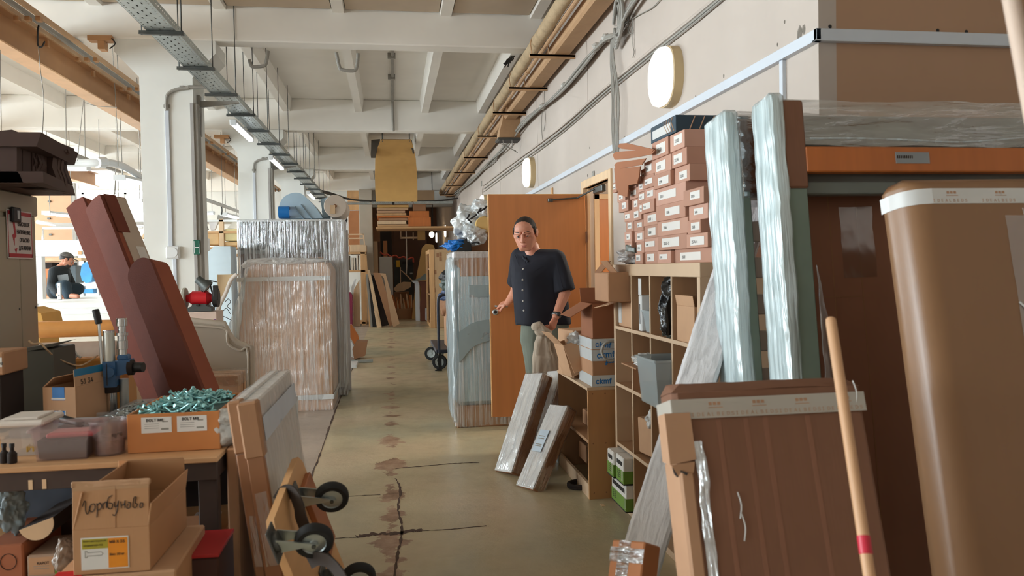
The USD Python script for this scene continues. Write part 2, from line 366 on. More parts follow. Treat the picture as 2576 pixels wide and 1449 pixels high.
# ------------------------------------------------------------------ wall rails, lamps, pipes, cables
zt0, zt1 = 2.372, 2.42
struct('trim_1', [box(XW-.022, XW, YC-.022, 22.0, zt0, zt1, .002), box(XW-.03, XW, YC-.03, 22.0, zt0-.006, zt0, .001)], m_whitemetal, 'white metal rail along the corridor wall')
struct('trim_2', [box(XW-.022, 4.6, YC-.022, YC, zt0, zt1, .002), box(XW-.03, 4.6, YC-.03, YC, zt0-.006, zt0, .001)], m_whitemetal, 'white metal rail across the recess wall')
struct('trim_3', [box(XW-.02, XW, 3.33, 3.36, 0, zt0-.006, .002), box(XW-.014, XW, 3.36, 3.368, 0, zt0-.006, .001)], m_whitemetal, 'upright white metal joint strip below the rail')
WR = '/World/wall_right'
m_seam = mat('seam', (150, 136, 124), .9)
for y, z0, z1 in ((9.35, 2.42, 3.6), (6.9, 2.9, 3.9), (12.6, .2, 3.6)):
    obj('seam', box(XW-.0015, XW, y, y+.006, z0, z1, 0), m_seam, WR)
m_chip = mat('plaster_chip', (120, 112, 102), .9, var=.3, vs=40)
for i, (px, py, s) in enumerate([(2012, 85, .022), (2022, 74, .014), (1821, 191, .008), (1956, 112, .006), (1974, 55, .006), (1750, 244, .006), (1572, 345, .006), (1483, 372, .006), (1478, 442, .01)]):
    c = ax(px, py, XW)
    obj('plaster_chip', tf(blob((.003, s, s*1.5), 1, .5, 2.0, i), mx(c)), m_chip, WR)
for i, (px, py) in enumerate([(2088, 67), (2359, 77), (2431, 80)]):
    c = at(px, py, YC); obj('screw_hole', tf(blob((.008, .003, .009), 1, .2), mx(c)), m_ink, '/World/wall_recess')
m_glow = emit('lamp_glow', (255, 252, 246), 1.9)
m_rim = mat('lamp_rim', (206, 182, 140), .5)
LAMPY = [4.76, 9.7, 14.55, 19.8, 24.6, 29.4]
lab = ['big round wall lamp above the shoebox stack', 'round wall lamp above the open orange door', 'round wall lamp just left of the top of the orange door', 'lit wall lamp above the plastic-bagged heap', 'far lit wall lamp beyond the cross tray', 'farthest lit wall lamp in the store room']
for y, l in zip(LAMPY, lab):
    z = 2.632 if y < 5 else 2.64
    M = mx((XW, y, z), (0, 1, 0), (-1, 0, 0))       # local z points into the corridor
    t = thing('wall_lamp', l, 'lamp', M)
    def se(r, e=2.5, n=48):
        a = np.linspace(0, 2*np.pi, n, endpoint=False); c, s = np.cos(a), np.sin(a)
        return np.sign(c)*np.abs(c)**(2/e)*r, np.sign(s)*np.abs(s)**(2/e)*r
    def drum(prof):
        v, n = [], 48
        for r, h in prof:
            xx, yy = se(r); v.append(np.stack([xx, yy, np.full(n, h)], 1))
        f = []
        for i in range(len(prof)-1):
            for j in range(n):
                k2 = (j+1) % n; f += [[i*n+j, i*n+k2, (i+1)*n+k2], [i*n+j, (i+1)*n+k2, (i+1)*n+j]]
        return TM(np.vstack(v), f)
    obj('rim', drum([(0, 0), (.186, 0), (.186, .058), (.17, .066), (0, .066)]), m_rim, t)
    obj('diffuser', drum([(.178, .06), (.182, .075), (.176, .1), (.15, .115), (.0, .125)]), m_glow, t, smooth=60)
    obj('clip', box(-.185, -.178, -.01, .01, .01, .03), m_ink, t)
# pipes under the beams
def along(x, z, y0, y1): return [(x, y0, z), (x, (y0+y1)/2, z), (x, y1, z)]
m_insul = mat('pipe_insulation', (190, 166, 132), .8, var=.18, vs=8, bump=.6, bs=30)
t = thing('heating_pipe', 'thick wrapped ochre grey pipe under the beam ends along the wall', 'pipe', (1.42, 12, 3.6))
rr = random.Random(3); ysn = np.arange(4.4, 22.3, .25)
obj('insulation', tube([(1.42+.006*rr.random(), y, 3.6+.006*rr.random()) for y in ysn], [.056+.007*rr.random() for _ in ysn], 14), m_insul, t)
t2 = thing('thin_pipe', 'thin ochre pipe running below the thick wrapped pipe', 'pipe', (1.49, 12, 3.55))
obj('tube', tube(along(1.49, 3.55, 4.4, 22.2), .022, 10), m_brownpipe, t2)
for y in np.arange(5.4, 22, 2.9): obj('coupling', rod((1.49, y, 3.55), (1.49, y+.07, 3.55), .029), m_brownpipe, t2)
t3 = thing('air_duct', 'flat ochre duct along the wall top with a bent open outlet', 'duct', (1.62, 10, 3.4))
obj('duct_run', box(1.56, 1.74, 4.4, 22.2, 3.475, 3.60, .02), m_brownpipe, t3)
D = [at(px, py, 10.6) for px, py in ((1268, 268), (1264, 305), (1257, 330), (1256, 346), (1311, 350), (1313, 335), (1323, 312), (1325, 262), (1318, 246), (1282, 250))]
obj('outlet', mv(ext([(p[0], p[2]) for p in D], .26), 0, 10.6, 0), m_brownpipe, t3)
e0, e1 = D[3], D[4]
obj('outlet_flange', box(e0[0]-.02, e1[0]+.02, 10.58, 10.88, e0[2]-.03, e0[2], .003), m_dsteel, t3)
obj('outlet_mouth', box(e0[0]+.01, e1[0]-.01, 10.6, 10.86, e0[2]-.034, e0[2]-.028, 0), m_ink, t3)
for i, y in enumerate((7.35, 8.7, 10.1, 11.9, 14.2, 16.4, 18.9, 21.2)):
    b = thing('pipe_bracket', None, 'bracket', (1.6, y, 3.5), group='pipe brackets on the corridor wall')
    stage.GetPrimAtPath(b).SetCustomDataByKey('label', 'ochre angle bracket carrying the wall pipes, %s from the camera' % 'first second third fourth fifth sixth seventh eighth'.split()[i])
    obj('arm', [box(1.34, XW, y, y+.05, 3.45, 3.472, .002), box(1.34, XW, y, y+.006, 3.43, 3.472, .002)], m_brownpipe, b)
    obj('clamp', tube(curve([(1.36, y+.02, 3.47), (1.355, y+.02, 3.6), (1.42, y+.02, 3.668), (1.485, y+.02, 3.6), (1.52, y+.02, 3.57), (1.52, y+.02, 3.47)], 5), .006, 6), m_brownpipe, b)
# cables on the wall
def wallpath(pts, off=.03): return [ax(px, py, XW-off) for px, py in pts]
t = thing('cable_bundle', 'thick bundle of grey cables climbing the corridor wall', 'cable', (XW, 7, 3))
main = [(1141, 492), (1185, 458), (1230, 412), (1268, 370), (1318, 312), (1400, 238), (1470, 160), (1520, 100), (1548, 82), (1572, 40), (1600, 0), (1630, -45)]
for k in range(5):
    r = random.Random(k); obj('cable', tube(curve([ax(px+r.uniform(-5, 5), py+r.uniform(-5, 5), XW-.02-.014*k) for px, py in main], 5), .011+.004*(k % 2), 7), m_grey, t)
r = random.Random(5)
for k in range(4):
    c = ax(1550, 70, XW-.05-.01*k); q = [c+A([0, .07*math.cos(a)*(1+.2*k)-.02*k, .15*math.sin(a)+.02*k]) for a in np.linspace(.3, 5.9, 9)]
    obj('coil', tube(curve(q, 4), .014, 7), m_grey, t)
for px, py in ((1365, 268), (1525, 95), (1500, 118), (1420, 215)):
    c = ax(px, py, XW-.05); obj('tie', tf(blob((.035, .035, .035), 2, .4, 2.5, px), mx(c)), mat('cable_tie', (196, 192, 184), .6), t)
t = thing('hanging_cables', 'thin grey cables dropping down the wall to the shoebox stack', 'cable', (XW, 6, 3))
for k in range(6):
    dx = [-3, 0, 3, 8, 12, 15][k]
    obj('cable', tube(curve([ax(px+dx*s, py, XW-.03-.006*k) for px, py, s in ((1538, 92, .2), (1537, 150, .5), (1540, 195, .8), (1543, 260, 1), (1542, 320, .9), (1545, 385, .7))], 5), .0055, 6), m_grey, t)
t = thing('cable_pair', 'pair of cables in grey conduit slanting up the wall past the big lamp', 'cable', (XW, 6, 3))
for k, (o, rr_) in enumerate(((0, .012), (10, .008), (17, .005))):
    obj('cable', tube(curve([ax(px, py+o, XW-.018) for px, py in ((1216, 466), (1290, 410), (1400, 328), (1500, 240), (1560, 190), (1640, 125), (1720, 62), (1795, 0), (1850, -48))], 5), rr_, 7), m_grey if k else m_wall, t)
obj('cable', tube(curve([ax(px, py, XW-.02) for px, py in ((1216, 466), (1213, 480), (1214, 492))], 4), .008, 6), m_wall, t)
for k, pts in enumerate([[(1589, 68), (1590, 83), (1580, 84)], [(1580, 20), (1581, 82)], [(1592, 35), (1592, 110), (1595, 130), (1592, 145)], [(1660, 0), (1640, 20), (1610, 36), (1590, 48), (1565, 62), (1545, 65)], [(1363, 185), (1366, 250), (1362, 310), (1366, 365), (1367, 372)], [(1369, 205), (1370, 260), (1372, 300), (1368, 330)]]):
    obj('loose_wire', tube(curve([ax(px, py, XW-.012) for px, py in pts], 4), .004, 5), m_grey, None, ['short bent wire loop below the cable coil', 'straight wire beside the cable coil', 'thin wire hanging below the cable coil', 'loose wire drooping from the cable coil to the right', 'thin wire hanging from the duct outlet', 'second thin wire beside the duct outlet'][k], 'wire')
e = thing('sensor_bracket', 'thin bent wire bracket below the duct outlet', 'bracket', ax(1270, 360, 1.6))
obj('wire', [tube([at(px, py, 10.6) for px, py in l], .006, 6) for l in ([(1265, 348), (1266, 362), (1302, 384)], [(1288, 350), (1289, 372)], [(1256, 360), (1298, 380)])], m_grey, e)
# junction boxes on the wall beyond the door
for (px, py), l in zip(((1390, 484), (1212, 462), (1494, 440)), ('small wooden block on the wall above the orange door', 'small grey plate on the wall where the cables end', 'small grey number plate above the door frame')):
    c = ax(px, py, XW); s = .03 if py < 450 else .045
    t = thing('wall_plate', l, 'plate', c)
    obj('plate', box(XW-.012, XW, c[1]-s, c[1]+s, c[2]-s*1.1, c[2]+s*1.1), m_grey if px != 1390 else m_ply, t)
    obj('screw', [tf(blob((.003, .004, .004), 1, 0), mx((XW-.013, c[1], c[2]+d*s*.8))) for d in (-1, 1)], m_ink, t)

# ------------------------------------------------------------------ cable tray over the passage
TX, TZ, TW = -1.585, 3.19, .2
def tray_section(L):
    p = m3.Manifold.cube((TW, L, .0025)).translate((-TW/2, 0, 0)); c = []
    for i in range(int(L/.05)):
        y = .025+i*.05
        for x, w, l in ((-.082, .007, .022), (.082, .007, .022), (-.04 if i % 2 else .0, .01, .03), (.04 if i % 2 else .0, .01, .03)):
            c.append(m3.Manifold.cube((w, l, .02), True).translate((x, y, 0)))
    p -= m3.Manifold.batch_boolean(c, m3.OpType.Add)
    return p
def tray_side(L):
    p = m3.Manifold.cube((.002, L, .06)); c = [m3.Manifold.cube((.02, .022, .01), True).translate((0, .025+i*.05, .035)) for i in range(int(L/.05))]
    return p - m3.Manifold.batch_boolean(c, m3.OpType.Add)
pl, sd = tray_section(1.0), tray_side(1.0)
t = thing('cable_tray', 'long perforated galvanised cable tray hung over the passage', 'cable tray', (TX, 4, TZ))
for k in range(16):
    y = 4.0+k
    obj('tray_base', pl.translate((TX, y, TZ)), m_steel, t, smooth=False)
    obj('tray_side', (sd.translate((TX+TW/2, y, TZ)))+(sd.translate((TX-TW/2, y, TZ))), m_steel, t, smooth=False)
    obj('cross_strut', [box(TX-.15, TX+.15, y+.95, y+.99, TZ-.026, TZ-.002, .001), box(TX-.15, TX+.15, y+.945, y+.953, TZ-.03, TZ-.02, .001)], m_dsteel, t)
    for s in (-1, 1):
        if not (k == 3 and s < 0): obj('hanger_rod', rod((TX+s*.135, y+.97, TZ-.03), (TX+s*.135, y+.97, ZS), .0048, 6), m_dsteel, t)
for k in range(4):
    obj('cable', tube(curve([(TX-.06+.03*k, 4, TZ+.02), (TX-.05+.03*k, 9, TZ+.03), (TX-.06+.035*k, 14, TZ+.02), (TX-.03+.03*k, 20, TZ+.02)], 8), .012, 6), m_grey, t)
t = thing('cross_cable_tray', 'perforated cable tray crossing the passage to the wall', 'cable tray', (0, 20.2, 3.13))
sdx = [tf(TM(*(lambda q: (q.vert_properties[:, :3], q.tri_verts))(sd.to_mesh())), mx((x, 20.1, 3.13), (0, 1, 0))) for x in np.arange(-.5, 1.7, 1.0)]
for i in range(3):
    obj('tray_side', tf(TM(*(lambda q: (q.vert_properties[:, :3], q.tri_verts))(sd.to_mesh())), mx((-1.5+i*1.05+1.0, 20.1, 3.13), (0, 1, 0))), m_steel, t, smooth=False)
obj('tray_base', box(-1.55, 1.6, 20.1, 20.3, 3.128, 3.132, 0), m_steel, t)
obj('clamp_block', box(.06, .12, 20.06, 20.1, 3.1, 3.17), m_black, t)
for k in range(3):
    obj('cable', tube(curve([(TX+.02*k, 17.6, TZ+.05), (TX+.2, 18.8, TZ+.1-.02*k), (-.9, 19.9, TZ+.03), (-.2+.2*k, 20.2, TZ+.01), (1.2, 20.2, TZ+.02), (XW-.03, 20.4, TZ+.1)], 6), .02, 6), mat('cable_dark', (78, 74, 70), .6), t)
m_tube = emit('tube_glow', (245, 252, 255), 6.0)
def batten(name, a, b, label, w=.035, mt=m_tube, group=None):
    a, b = A(a), A(b); L = np.linalg.norm(b-a); t = thing(name, label, 'lamp', mx(a, b-a), group)
    obj('housing', box(0, L, -w, w, .012, .045, .004), m_white, t)
    obj('diffuser', [box(.01, L-.01, -w*.8, w*.8, -.025, .012, .01)], mt, t)
    obj('end_cap', [box(-.008, .01, -w, w, -.022, .045, .004), box(L-.01, L+.008, -w, w, -.022, .045, .004)], m_white, t)
    return t
for (y0, y1), l in zip(((9.0, 10.1), (11.7, 12.9), (16.9, 18.1)), ('nearest lit tube lamp under the cable tray', 'middle lit tube lamp under the cable tray', 'farthest lit tube lamp under the cable tray')):
    batten('tube_lamp', (TX-.09, y0, TZ-.1), (TX-.09, y1, TZ-.1), l)
# bracket, conduit and trunking on the columns
for i, y in enumerate((8.0, 12.85)):
    w = ('near', 'second')[i]
    t = thing('tray_bracket', 'wedge-shaped steel bracket holding the tray on the %s column' % w, 'bracket', (CX1, y, TZ))
    obj('arm', mv(ext([(CX1, TZ-.1), (CX1, TZ-.035), (TX+.12, TZ-.035), (TX+.12, TZ-.05)], .04), 0, y+.16, 0), m_grey, t)
    obj('wall_channel', box(CX1, CX1+.03, y+.14, y+.22, TZ-.38, TZ+.02, .003), m_grey, t)
    t = thing('conduit', 'bent grey conduit running over the head of the %s column' % w, 'conduit', (CX0+.24, y, 3))
    x = CX0+.245; obj('tube', tube(curve([(x, y-.02, 3.02), (x, y-.02, 3.1), (x+.02, y-.02, 3.18), (x+.1, y-.02, 3.225), (x+.2, y-.02, 3.24), (CX1-.02, y-.02, 3.25), (TX-.1, y+.0, 3.25)], 6), .017, 8), m_grey, t)
    obj('clip', [box(x-.03, x+.03, y-.012, y, 3.05, 3.08), box(CX1-.12, CX1-.08, y-.012, y, 3.225, 3.265)], m_grey, t)
    t = thing('trunking', 'white cable trunking down the face of the %s column' % w, 'trunking', (x, y, 1))
    obj('trunk', box(x-.02, x+.02, y-.018, y, 1.7, 3.03), m_whitemetal, t); obj('trunk', box(x+.015, x+.05, y-.018, y, 1.05, 1.66), m_whitemetal, t)
    obj('junction_box', [box(x-.04, x+.085, y-.045, y, 1.6, 1.72, .012), rod((x+.02, y-.05, 1.66), (x+.02, y-.02, 1.66), .05, 16)], m_white, t)
    t = thing('column_channel', 'upright grey channel on the right edge of the %s column' % w, 'channel', (CX1, y, 0))
    obj('channel', [box(CX1, CX1+.035, y+.01, y+.07, .2, 3.1, .002), box(CX1, CX1+.03, y+.1, y+.16, .2, 3.1, .002)], m_grey, t)
    obj('flange', box(CX1-.03, CX1, y-.006, y, .2, 3.1, .001), mat('flange_grey', (168, 164, 160), .6), t)
c = at(494, 622, 7.97); t = thing('exit_sign', 'small green sign on the channel of the near column', 'sign', c)
obj('plate', box(c[0]-.03, c[0]+.03, 7.985, 7.993, c[2]-.07, c[2]+.07), mat('sign_green', (14, 96, 74), .5), t)
obj('arrow', [box(c[0]-.025, c[0]+.02, 7.983, 7.985, c[2]-.004, c[2]+.004, 0), box(c[0]-.026, c[0]-.02, 7.983, 7.985, c[2]-.06, c[2]+.06, 0), box(c[0]+.02, c[0]+.024, 7.983, 7.985, c[2]-.06, c[2]+.06, 0)], m_white, t)
c = at(428, 776, 7.98); t = thing('socket_block', 'white four-gang socket block on the near column', 'socket', c)
obj('plate', box(c[0]-.055, c[0]+.055, 7.955, 8.0, c[2]-.055, c[2]+.055, .008), m_white, t)
for sx in (-.027, .027):
    for sz in (-.027, .027): obj('socket', tf(lathe([(.0, .004), (.018, .004), (.02, 0), (.022, 0), (.022, -.004)], 16), mx((c[0]+sx, 7.953, c[2]+sz), (1, 0, 0), (0, -1, 0))), m_whitemetal, t)
pg = thing('plug', 'black plug with its cord in the lower right socket', 'plug', (c[0]+.027, 7.94, c[2]-.027))
obj('body', rod((c[0]+.027, 7.955, c[2]-.027), (c[0]+.027, 7.9, c[2]-.03), .019, 12), m_black, pg)
obj('cord', tube(curve([(c[0]+.027, 7.9, c[2]-.03), (c[0]+.025, 7.88, c[2]-.08), (c[0]+.02, 7.9, c[2]-.3), (c[0]+.05, 7.9, c[2]-.6), (c[0]+.1, 7.9, .012)], 6), .005, 6), m_black, pg)

# ------------------------------------------------------------------ steel beam with busbars in the wing, hanging wires
def ibeam(name, x1, z0, z1, y0, y1, label):
    x0 = x1-.18; c = (x0+x1)/2; t = thing(name, label, 'beam', (c, y0, z0))
    obj('web', box(c-.007, c+.007, y0, y1, z0+.012, z1-.012, 0), m_orange_ib, t)
    obj('lower_flange', box(x0, x1, y0, y1, z0, z0+.014, .001), mat('flange_lit', (224, 178, 134), .55), t)  # lit look of the lower edge put into a paler beam colour
    obj('upper_flange', box(x0, x1, y0, y1, z1-.014, z1, .001), m_orange_ib, t)
    return t
t = ibeam('steel_beam', -3.13, 3.395, 3.695, 3.2, 22.3, 'long ochre steel girder hung below the beams left of the columns')
for i, y in enumerate(np.arange(4.5, 21, 1.15)): obj('stud', [box(-3.15, -3.12, y, y+.05, 3.6, 3.66, .004)], m_orange_ib, t)
for i, x in enumerate((-3.07, -2.985, -2.9)):
    t = thing('busbar_rail', 'ochre busbar rail %s the steel girder' % ('nearest', 'second from', 'third from')[i], 'rail', (x, 5, 3.64))
    obj('rail', box(x-.014, x+.014, 3.2, 22.2, 3.645, 3.69, .003), (m_brownpipe, m_grey, m_brownpipe)[i], t)
    for y in np.arange(5.9, 22, 1.3): obj('insulator', box(x-.02, x+.02, y, y+.06, 3.61, 3.648, .004), m_orange_ib, t)
ibeam('steel_beam', -6.3, 3.4, 3.69, 9.0, 18.5, 'far ochre steel girder over the bright workshop')
for i, (px, py, y) in enumerate(((258, 100, 8.0), (560, 345, 12.8))):
    c = at(px, py, y); t = thing('girder_hanger', ('ochre bracket box beside the near column head', 'ochre bracket box beside the second column head')[i], 'bracket', c)
    obj('bracket', [box(c[0]-.12, c[0]+.1, y-.05, y+.05, c[2]-.02, c[2]+.03), box(c[0]-.03, c[0]+.03, y-.05, y+.05, c[2]-.1, c[2]-.02)], m_orange_ib, t)
    obj('wire', tube(curve([c+A([.1, -.06, 0]), c+A([.13, -.06, -.05]), c+A([.08, -.06, -.1])], 5), .006, 5), m_ink, t)
def hang(pts, y, label, r=.004, mt=None):
    obj('hanging_wire', tube(curve([at(px, py, y) if y else ax(px, py, -3.0) for px, py in pts], 5), r, 5), mt or m_grey, None, label, 'wire')
hang([(122, 55), (98, 62), (95, 110), (104, 118), (112, 105)], None, 'black wires hooked over the busbar at the upper left', .008, m_ink)
hang([(96, 108), (102, 180), (110, 250), (106, 352)], None, 'thin wire hanging from the black hook over the dark mouldings')
hang([(278, 20), (283, 120), (290, 240), (295, 330), (298, 418)], 9.6, 'long wire hanging down to the white pipe')
hang([(289, 200), (291, 270), (292, 400), (288, 480)], 12, 'wire hanging left of the near column to the lamp')
hang([(215, 243), (210, 255), (202, 330), (195, 405)], 9.4, 'thin wire drop with a pink tip above the white pipe')
hang([(213, 258), (245, 267), (294, 270)], 9.4, 'loose wire running sideways from the pink tip')
hang([(560, 165), (563, 300), (566, 440)], 16, 'wire hanging between the two columns')
hang([(585, 170), (588, 300), (592, 520)], 16, 'second wire hanging between the two columns')
hang([(505, 330), (508, 440), (510, 530)], 15, 'wire hanging right of the near column')
hang([(0, 125), (3, 330)], 7, 'wire at the left edge of the view')
hang([(248, 300), (250, 400)], 10, 'short wire above the pipe elbow')
def conduit_up(i, pts, y, label): obj('ceiling_conduit', tube(curve([at(px, py, y) for px, py in pts], 6), .018, 8), m_grey, None, label, 'conduit')
conduit_up(0, [(846, 132), (853, 165), (860, 175), (890, 178), (898, 165), (901, 134)], 8.25, 'grey conduit looped under the middle ceiling rib')
conduit_up(1, [(627, 150), (632, 165), (640, 168), (665, 165), (671, 150), (674, 128)], 8.25, 'grey conduit looped under the left ceiling rib')
t = thing('ceiling_pipe', 'grey conduit run along the ceiling panel in mid bay', 'conduit', (0, 10, 4.1))
p0, p1 = fl(985, 133, 4.15), fl(986, 255, 4.15)
obj('tube', tube([A([p0[0], 8.2, 4.17]), A([p0[0]+.01, 10, 4.17]), A([p0[0]+.02, 12.8, 4.17]), A([p0[0]+.02, 12.84, 4.1]), A([p0[0]+.02, 12.84, 3.69])], .022, 8), m_grey, t)
for y in (8.6, 9.3, 10.1, 11.2): obj('clamp', box(p0[0]-.05, p0[0]+.05, y, y+.03, 4.13, 4.2), m_grey, t)
t = thing('cable_tuft', 'dark tuft of cut wires sticking out of the beam end by the pipes', 'wire', at(1285, 145, 8.0))
for k in range(9):
    r = random.Random(k+40); obj('wire', tube(curve([at(1290+r.uniform(-6, 6), 141, 8.1), at(1284+r.uniform(-8, 8), 150, 8.0), at(1272+r.uniform(-6, 14), 162+r.uniform(-6, 8), 7.95)], 4), .007, 5), m_ink, t)
# ------------------------------------------------------------------ carton builders
def face(M, x, y, z): return M @ mx((x, y, z))
m_print = mat('carton_print', (60, 44, 36), .7, var=.02)
def open_carton(name, label, M, w, d, h, flaps, material=None, inner=None, category='cardboard box', t=.004, group=None):
    """open carton in the frame M (x width, y depth, z height). flaps: {side: (length, angle from vertical outwards)}"""
    m = material or m_card; o = thing(name, label, category, M, group)
    obj('side_panel', box(0, w, 0, t, 0, h, .001), m, o); obj('side_panel', box(0, w, d-t, d, 0, h, .001), m, o)
    obj('side_panel', box(0, t, t, d-t, 0, h, .001), m, o); obj('side_panel', box(w-t, w, t, d-t, 0, h, .001), m, o)
    obj('bottom_panel', box(t, w-t, t, d-t, 0, t, 0), inner or m_cardin, o)
    for s, (L, a) in flaps.items():
        a = math.radians(a); c, n = math.cos(a), math.sin(a)
        if s == 'f': K = mx((0, 0, h), (1, 0, 0), (0, -n, c)); q = box(0, w, 0, t, 0, L, .001)
        if s == 'b': K = mx((0, d-t, h), (1, 0, 0), (0, n, c)); q = box(0, w, 0, t, 0, L, .001)
        if s == 'l': K = mx((0, d, h), (0, -1, 0), (-n, 0, c)); q = box(0, d, 0, t, 0, L, .001)
        if s == 'r': K = mx((w, 0, h), (0, 1, 0), (n, 0, c)); q = box(0, d, 0, t, 0, L, .001)
        obj('flap', tf(q, K), m, o)
    return o
def carton(name, label, M, w, d, h, material=None, tape=None, category='cardboard box', group=None, b=.005):
    o = thing(name, label, category, M, group)
    obj('body', box(0, w, 0, d, 0, h, b), material or m_card, o)
    if tape:
        obj('tape', [box(w/2-.025, w/2+.025, -.0008, d+.0008, h-.0005, h+.0008, 0), box(w/2-.025, w/2+.025, -.0008, 0, h-.09, h, 0)], tape, o)
    return o
def sheet(x0, x1, z0, z1, y=0, amp=.004, n=.05, seed=0, fr=9.0):
    """a slightly wavy film sheet in the local xz plane"""
    return crumple(sub(box(x0, x1, y, y+.001, z0, z1, 0), n), amp, fr, seed)
def shell(w, d, h, off=.006, amp=.006, n=.06, seed=0, fr=7.0, x=0, y=0, z=0, top=None):
    """a wrinkled wrap round a block; top: (dx, dy) narrowing of the upper end"""
    m = sub(box(x-off, x+w+off, y-off, y+d+off, z+.003, z+h+off, .012), n)
    v = A(m.vertices)
    if top is not None:
        s = np.clip((v[:, 2]-z)/h, 0, 1); v[:, 0] += top[0]*s*np.sign(x+w/2-v[:, 0])*np.abs(x+w/2-v[:, 0])/(w/2); v[:, 1] += top[1]*s*np.abs(v[:, 1]-y)/d
    return crumple(TM(v, m.faces), amp, fr, seed)

# ------------------------------------------------------------------ the doorway, the door and the room behind it
m_door = mat('door_veneer', (192, 122, 70), .42, var=.1, vs=2.2, st=(7, 7, .5))
m_dooredge = mat('door_edge', (224, 168, 108), .5, var=.06)
t = thing('door_frame', None, None, (XW, 6.6, 0), kind='structure')
obj('jamb', box(XW-.02, XW+.04, DY1-.0, DY1+.07, 0, DZ+.07), m_pale, t)
obj('jamb', box(XW-.02, XW+.04, DY0-.07, DY0, 0, DZ+.07), m_pale, t)
obj('header', box(XW-.02, XW+.04, DY0, DY1, DZ, DZ+.07), m_pale, t)
obj('stop', [box(XW+.02, XW+.04, DY1-.012, DY1, .1, DZ, 0), box(XW+.02, XW+.04, DY0, DY0+.012, .1, DZ, 0)], m_pale, t)
struct('threshold', box(XW-.02, XW+TR+1.9, DY0, DY1, 0, .11, .004), m_ply, 'raised wooden threshold of the doorway')
dx0, dx1, dyy = .866, 1.752, 6.95
t = thing('door_1', 'open orange veneered door standing square to the corridor', None, (dx1, dyy, .118), kind='structure')
obj('leaf', box(dx0+.006, dx1, dyy, dyy+.04, .118, 2.105, .002), m_door, t)
obj('edge_strip', [box(dx0-.002, dx0+.006, dyy, dyy+.04, .118, 2.105, .001), box(dx0, dx1, dyy, dyy+.04, 2.105, 2.112, .001)], m_dooredge, t)
for z in (.45, 1.1, 1.72): obj('hinge', rod((dx1+.008, dyy-.004, z-.05), (dx1+.008, dyy-.004, z+.05), .01, 8), mat('bronze', (110, 72, 48), .45, .5), t)
c = at(1246, 785, dyy)
obj('lock_rosette', tf(lathe([(0, .008), (.02, .008), (.026, .004), (.027, 0)], 20), mx((c[0], dyy, c[2]), (1, 0, 0), (0, -1, 0))), m_steel, t)
obj('lock_cylinder', rod((c[0], dyy-.012, c[2]), (c[0], dyy, c[2]), .014, 14), m_ink, t)
hd = at(1256, 771, dyy)
obj('handle', tube(curve([(hd[0]-.035, dyy, hd[2]+.005), (hd[0]-.035, dyy-.045, hd[2]+.005), (hd[0]-.02, dyy-.055, hd[2]+.005), (hd[0]+.07, dyy-.055, hd[2]+.003)], 5), .009, 10), m_steel, t)
obj('strike_plate', box(dx0-.0035, dx0-.002, dyy+.008, dyy+.032, 1.0, 1.22, 0), m_steel, t)
g = [at(px, py, dyy-.03) for px, py in ((1386, 503), (1398, 502), (1452, 498))]
obj('closer_arm', [tube(g, .008, 6), box(g[0][0]-.025, g[0][0]+.02, dyy-.03, dyy, g[0][2]-.015, g[0][2]+.015)], m_dsteel, t)
obj('closer_arm', rod(g[2], (XW-.005, 6.72, 2.13), .008), m_dsteel, t)
obj('closer_body', box(XW+.0, XW+.045, 6.5, 6.78, 2.09, 2.15, .008), m_dsteel, t)
struct('wall_room', [box(XW+TR, 4.4, 8.8, 8.9, 0, 2.7, 0), box(4.3, 4.4, 4.6, 8.8, 0, 2.7, 0), box(XW+TR, 4.4, 4.5, 4.6, 0, 2.7, 0)], m_wall, 'white walls of the small room seen through the doorway')
struct('ceiling_room', box(XW+TR, 4.4, 4.5, 8.9, 2.7, 2.8, 0), m_ceil, 'ceiling of the small room behind the door')
a, b = at(1506, 600, 8.8), at(1530, 600, 8.8)
t = thing('door_2', 'orange door inside the small room', None, (a[0], 8.78, 0), kind='structure')
obj('leaf', box(a[0], a[0]+.85, 8.74, 8.78, .02, 2.22, .003), m_door, t); obj('frame', [box(a[0]-.06, a[0], 8.74, 8.8, 0, 2.28), box(a[0]-.06, a[0]+.9, 8.74, 8.8, 2.22, 2.28)], m_pale, t)
obj('handle', rod((a[0]+.08, 8.7, 1.05), (a[0]+.2, 8.7, 1.05), .01), m_steel, t)
t = thing('ceiling_lamp', 'round ceiling lamp of the small room behind the door', 'lamp', mx((2.7, 6.9, 2.7), (1, 0, 0), (0, 0, -1)))
obj('diffuser', lathe([(0, .09), (.2, .08), (.26, .03), (.26, .01)], 28), emit('room_glow', (255, 244, 226), 120.0), t); obj('rim', lathe([(.26, .02), (.28, .02), (.28, 0), (0, 0)], 28), m_rim, t)
c = at(1512, 770, 8.3); obj('hanging_sheet', crumple(sub(box(c[0]-.08, c[0]+.1, 8.3, 8.34, .11, c[2]+.28, .01), .05), .03, 7, 3), mat('cloth_white', (226, 210, 198), .8), None, 'white plastic sheet hanging inside the doorway', 'sheet')

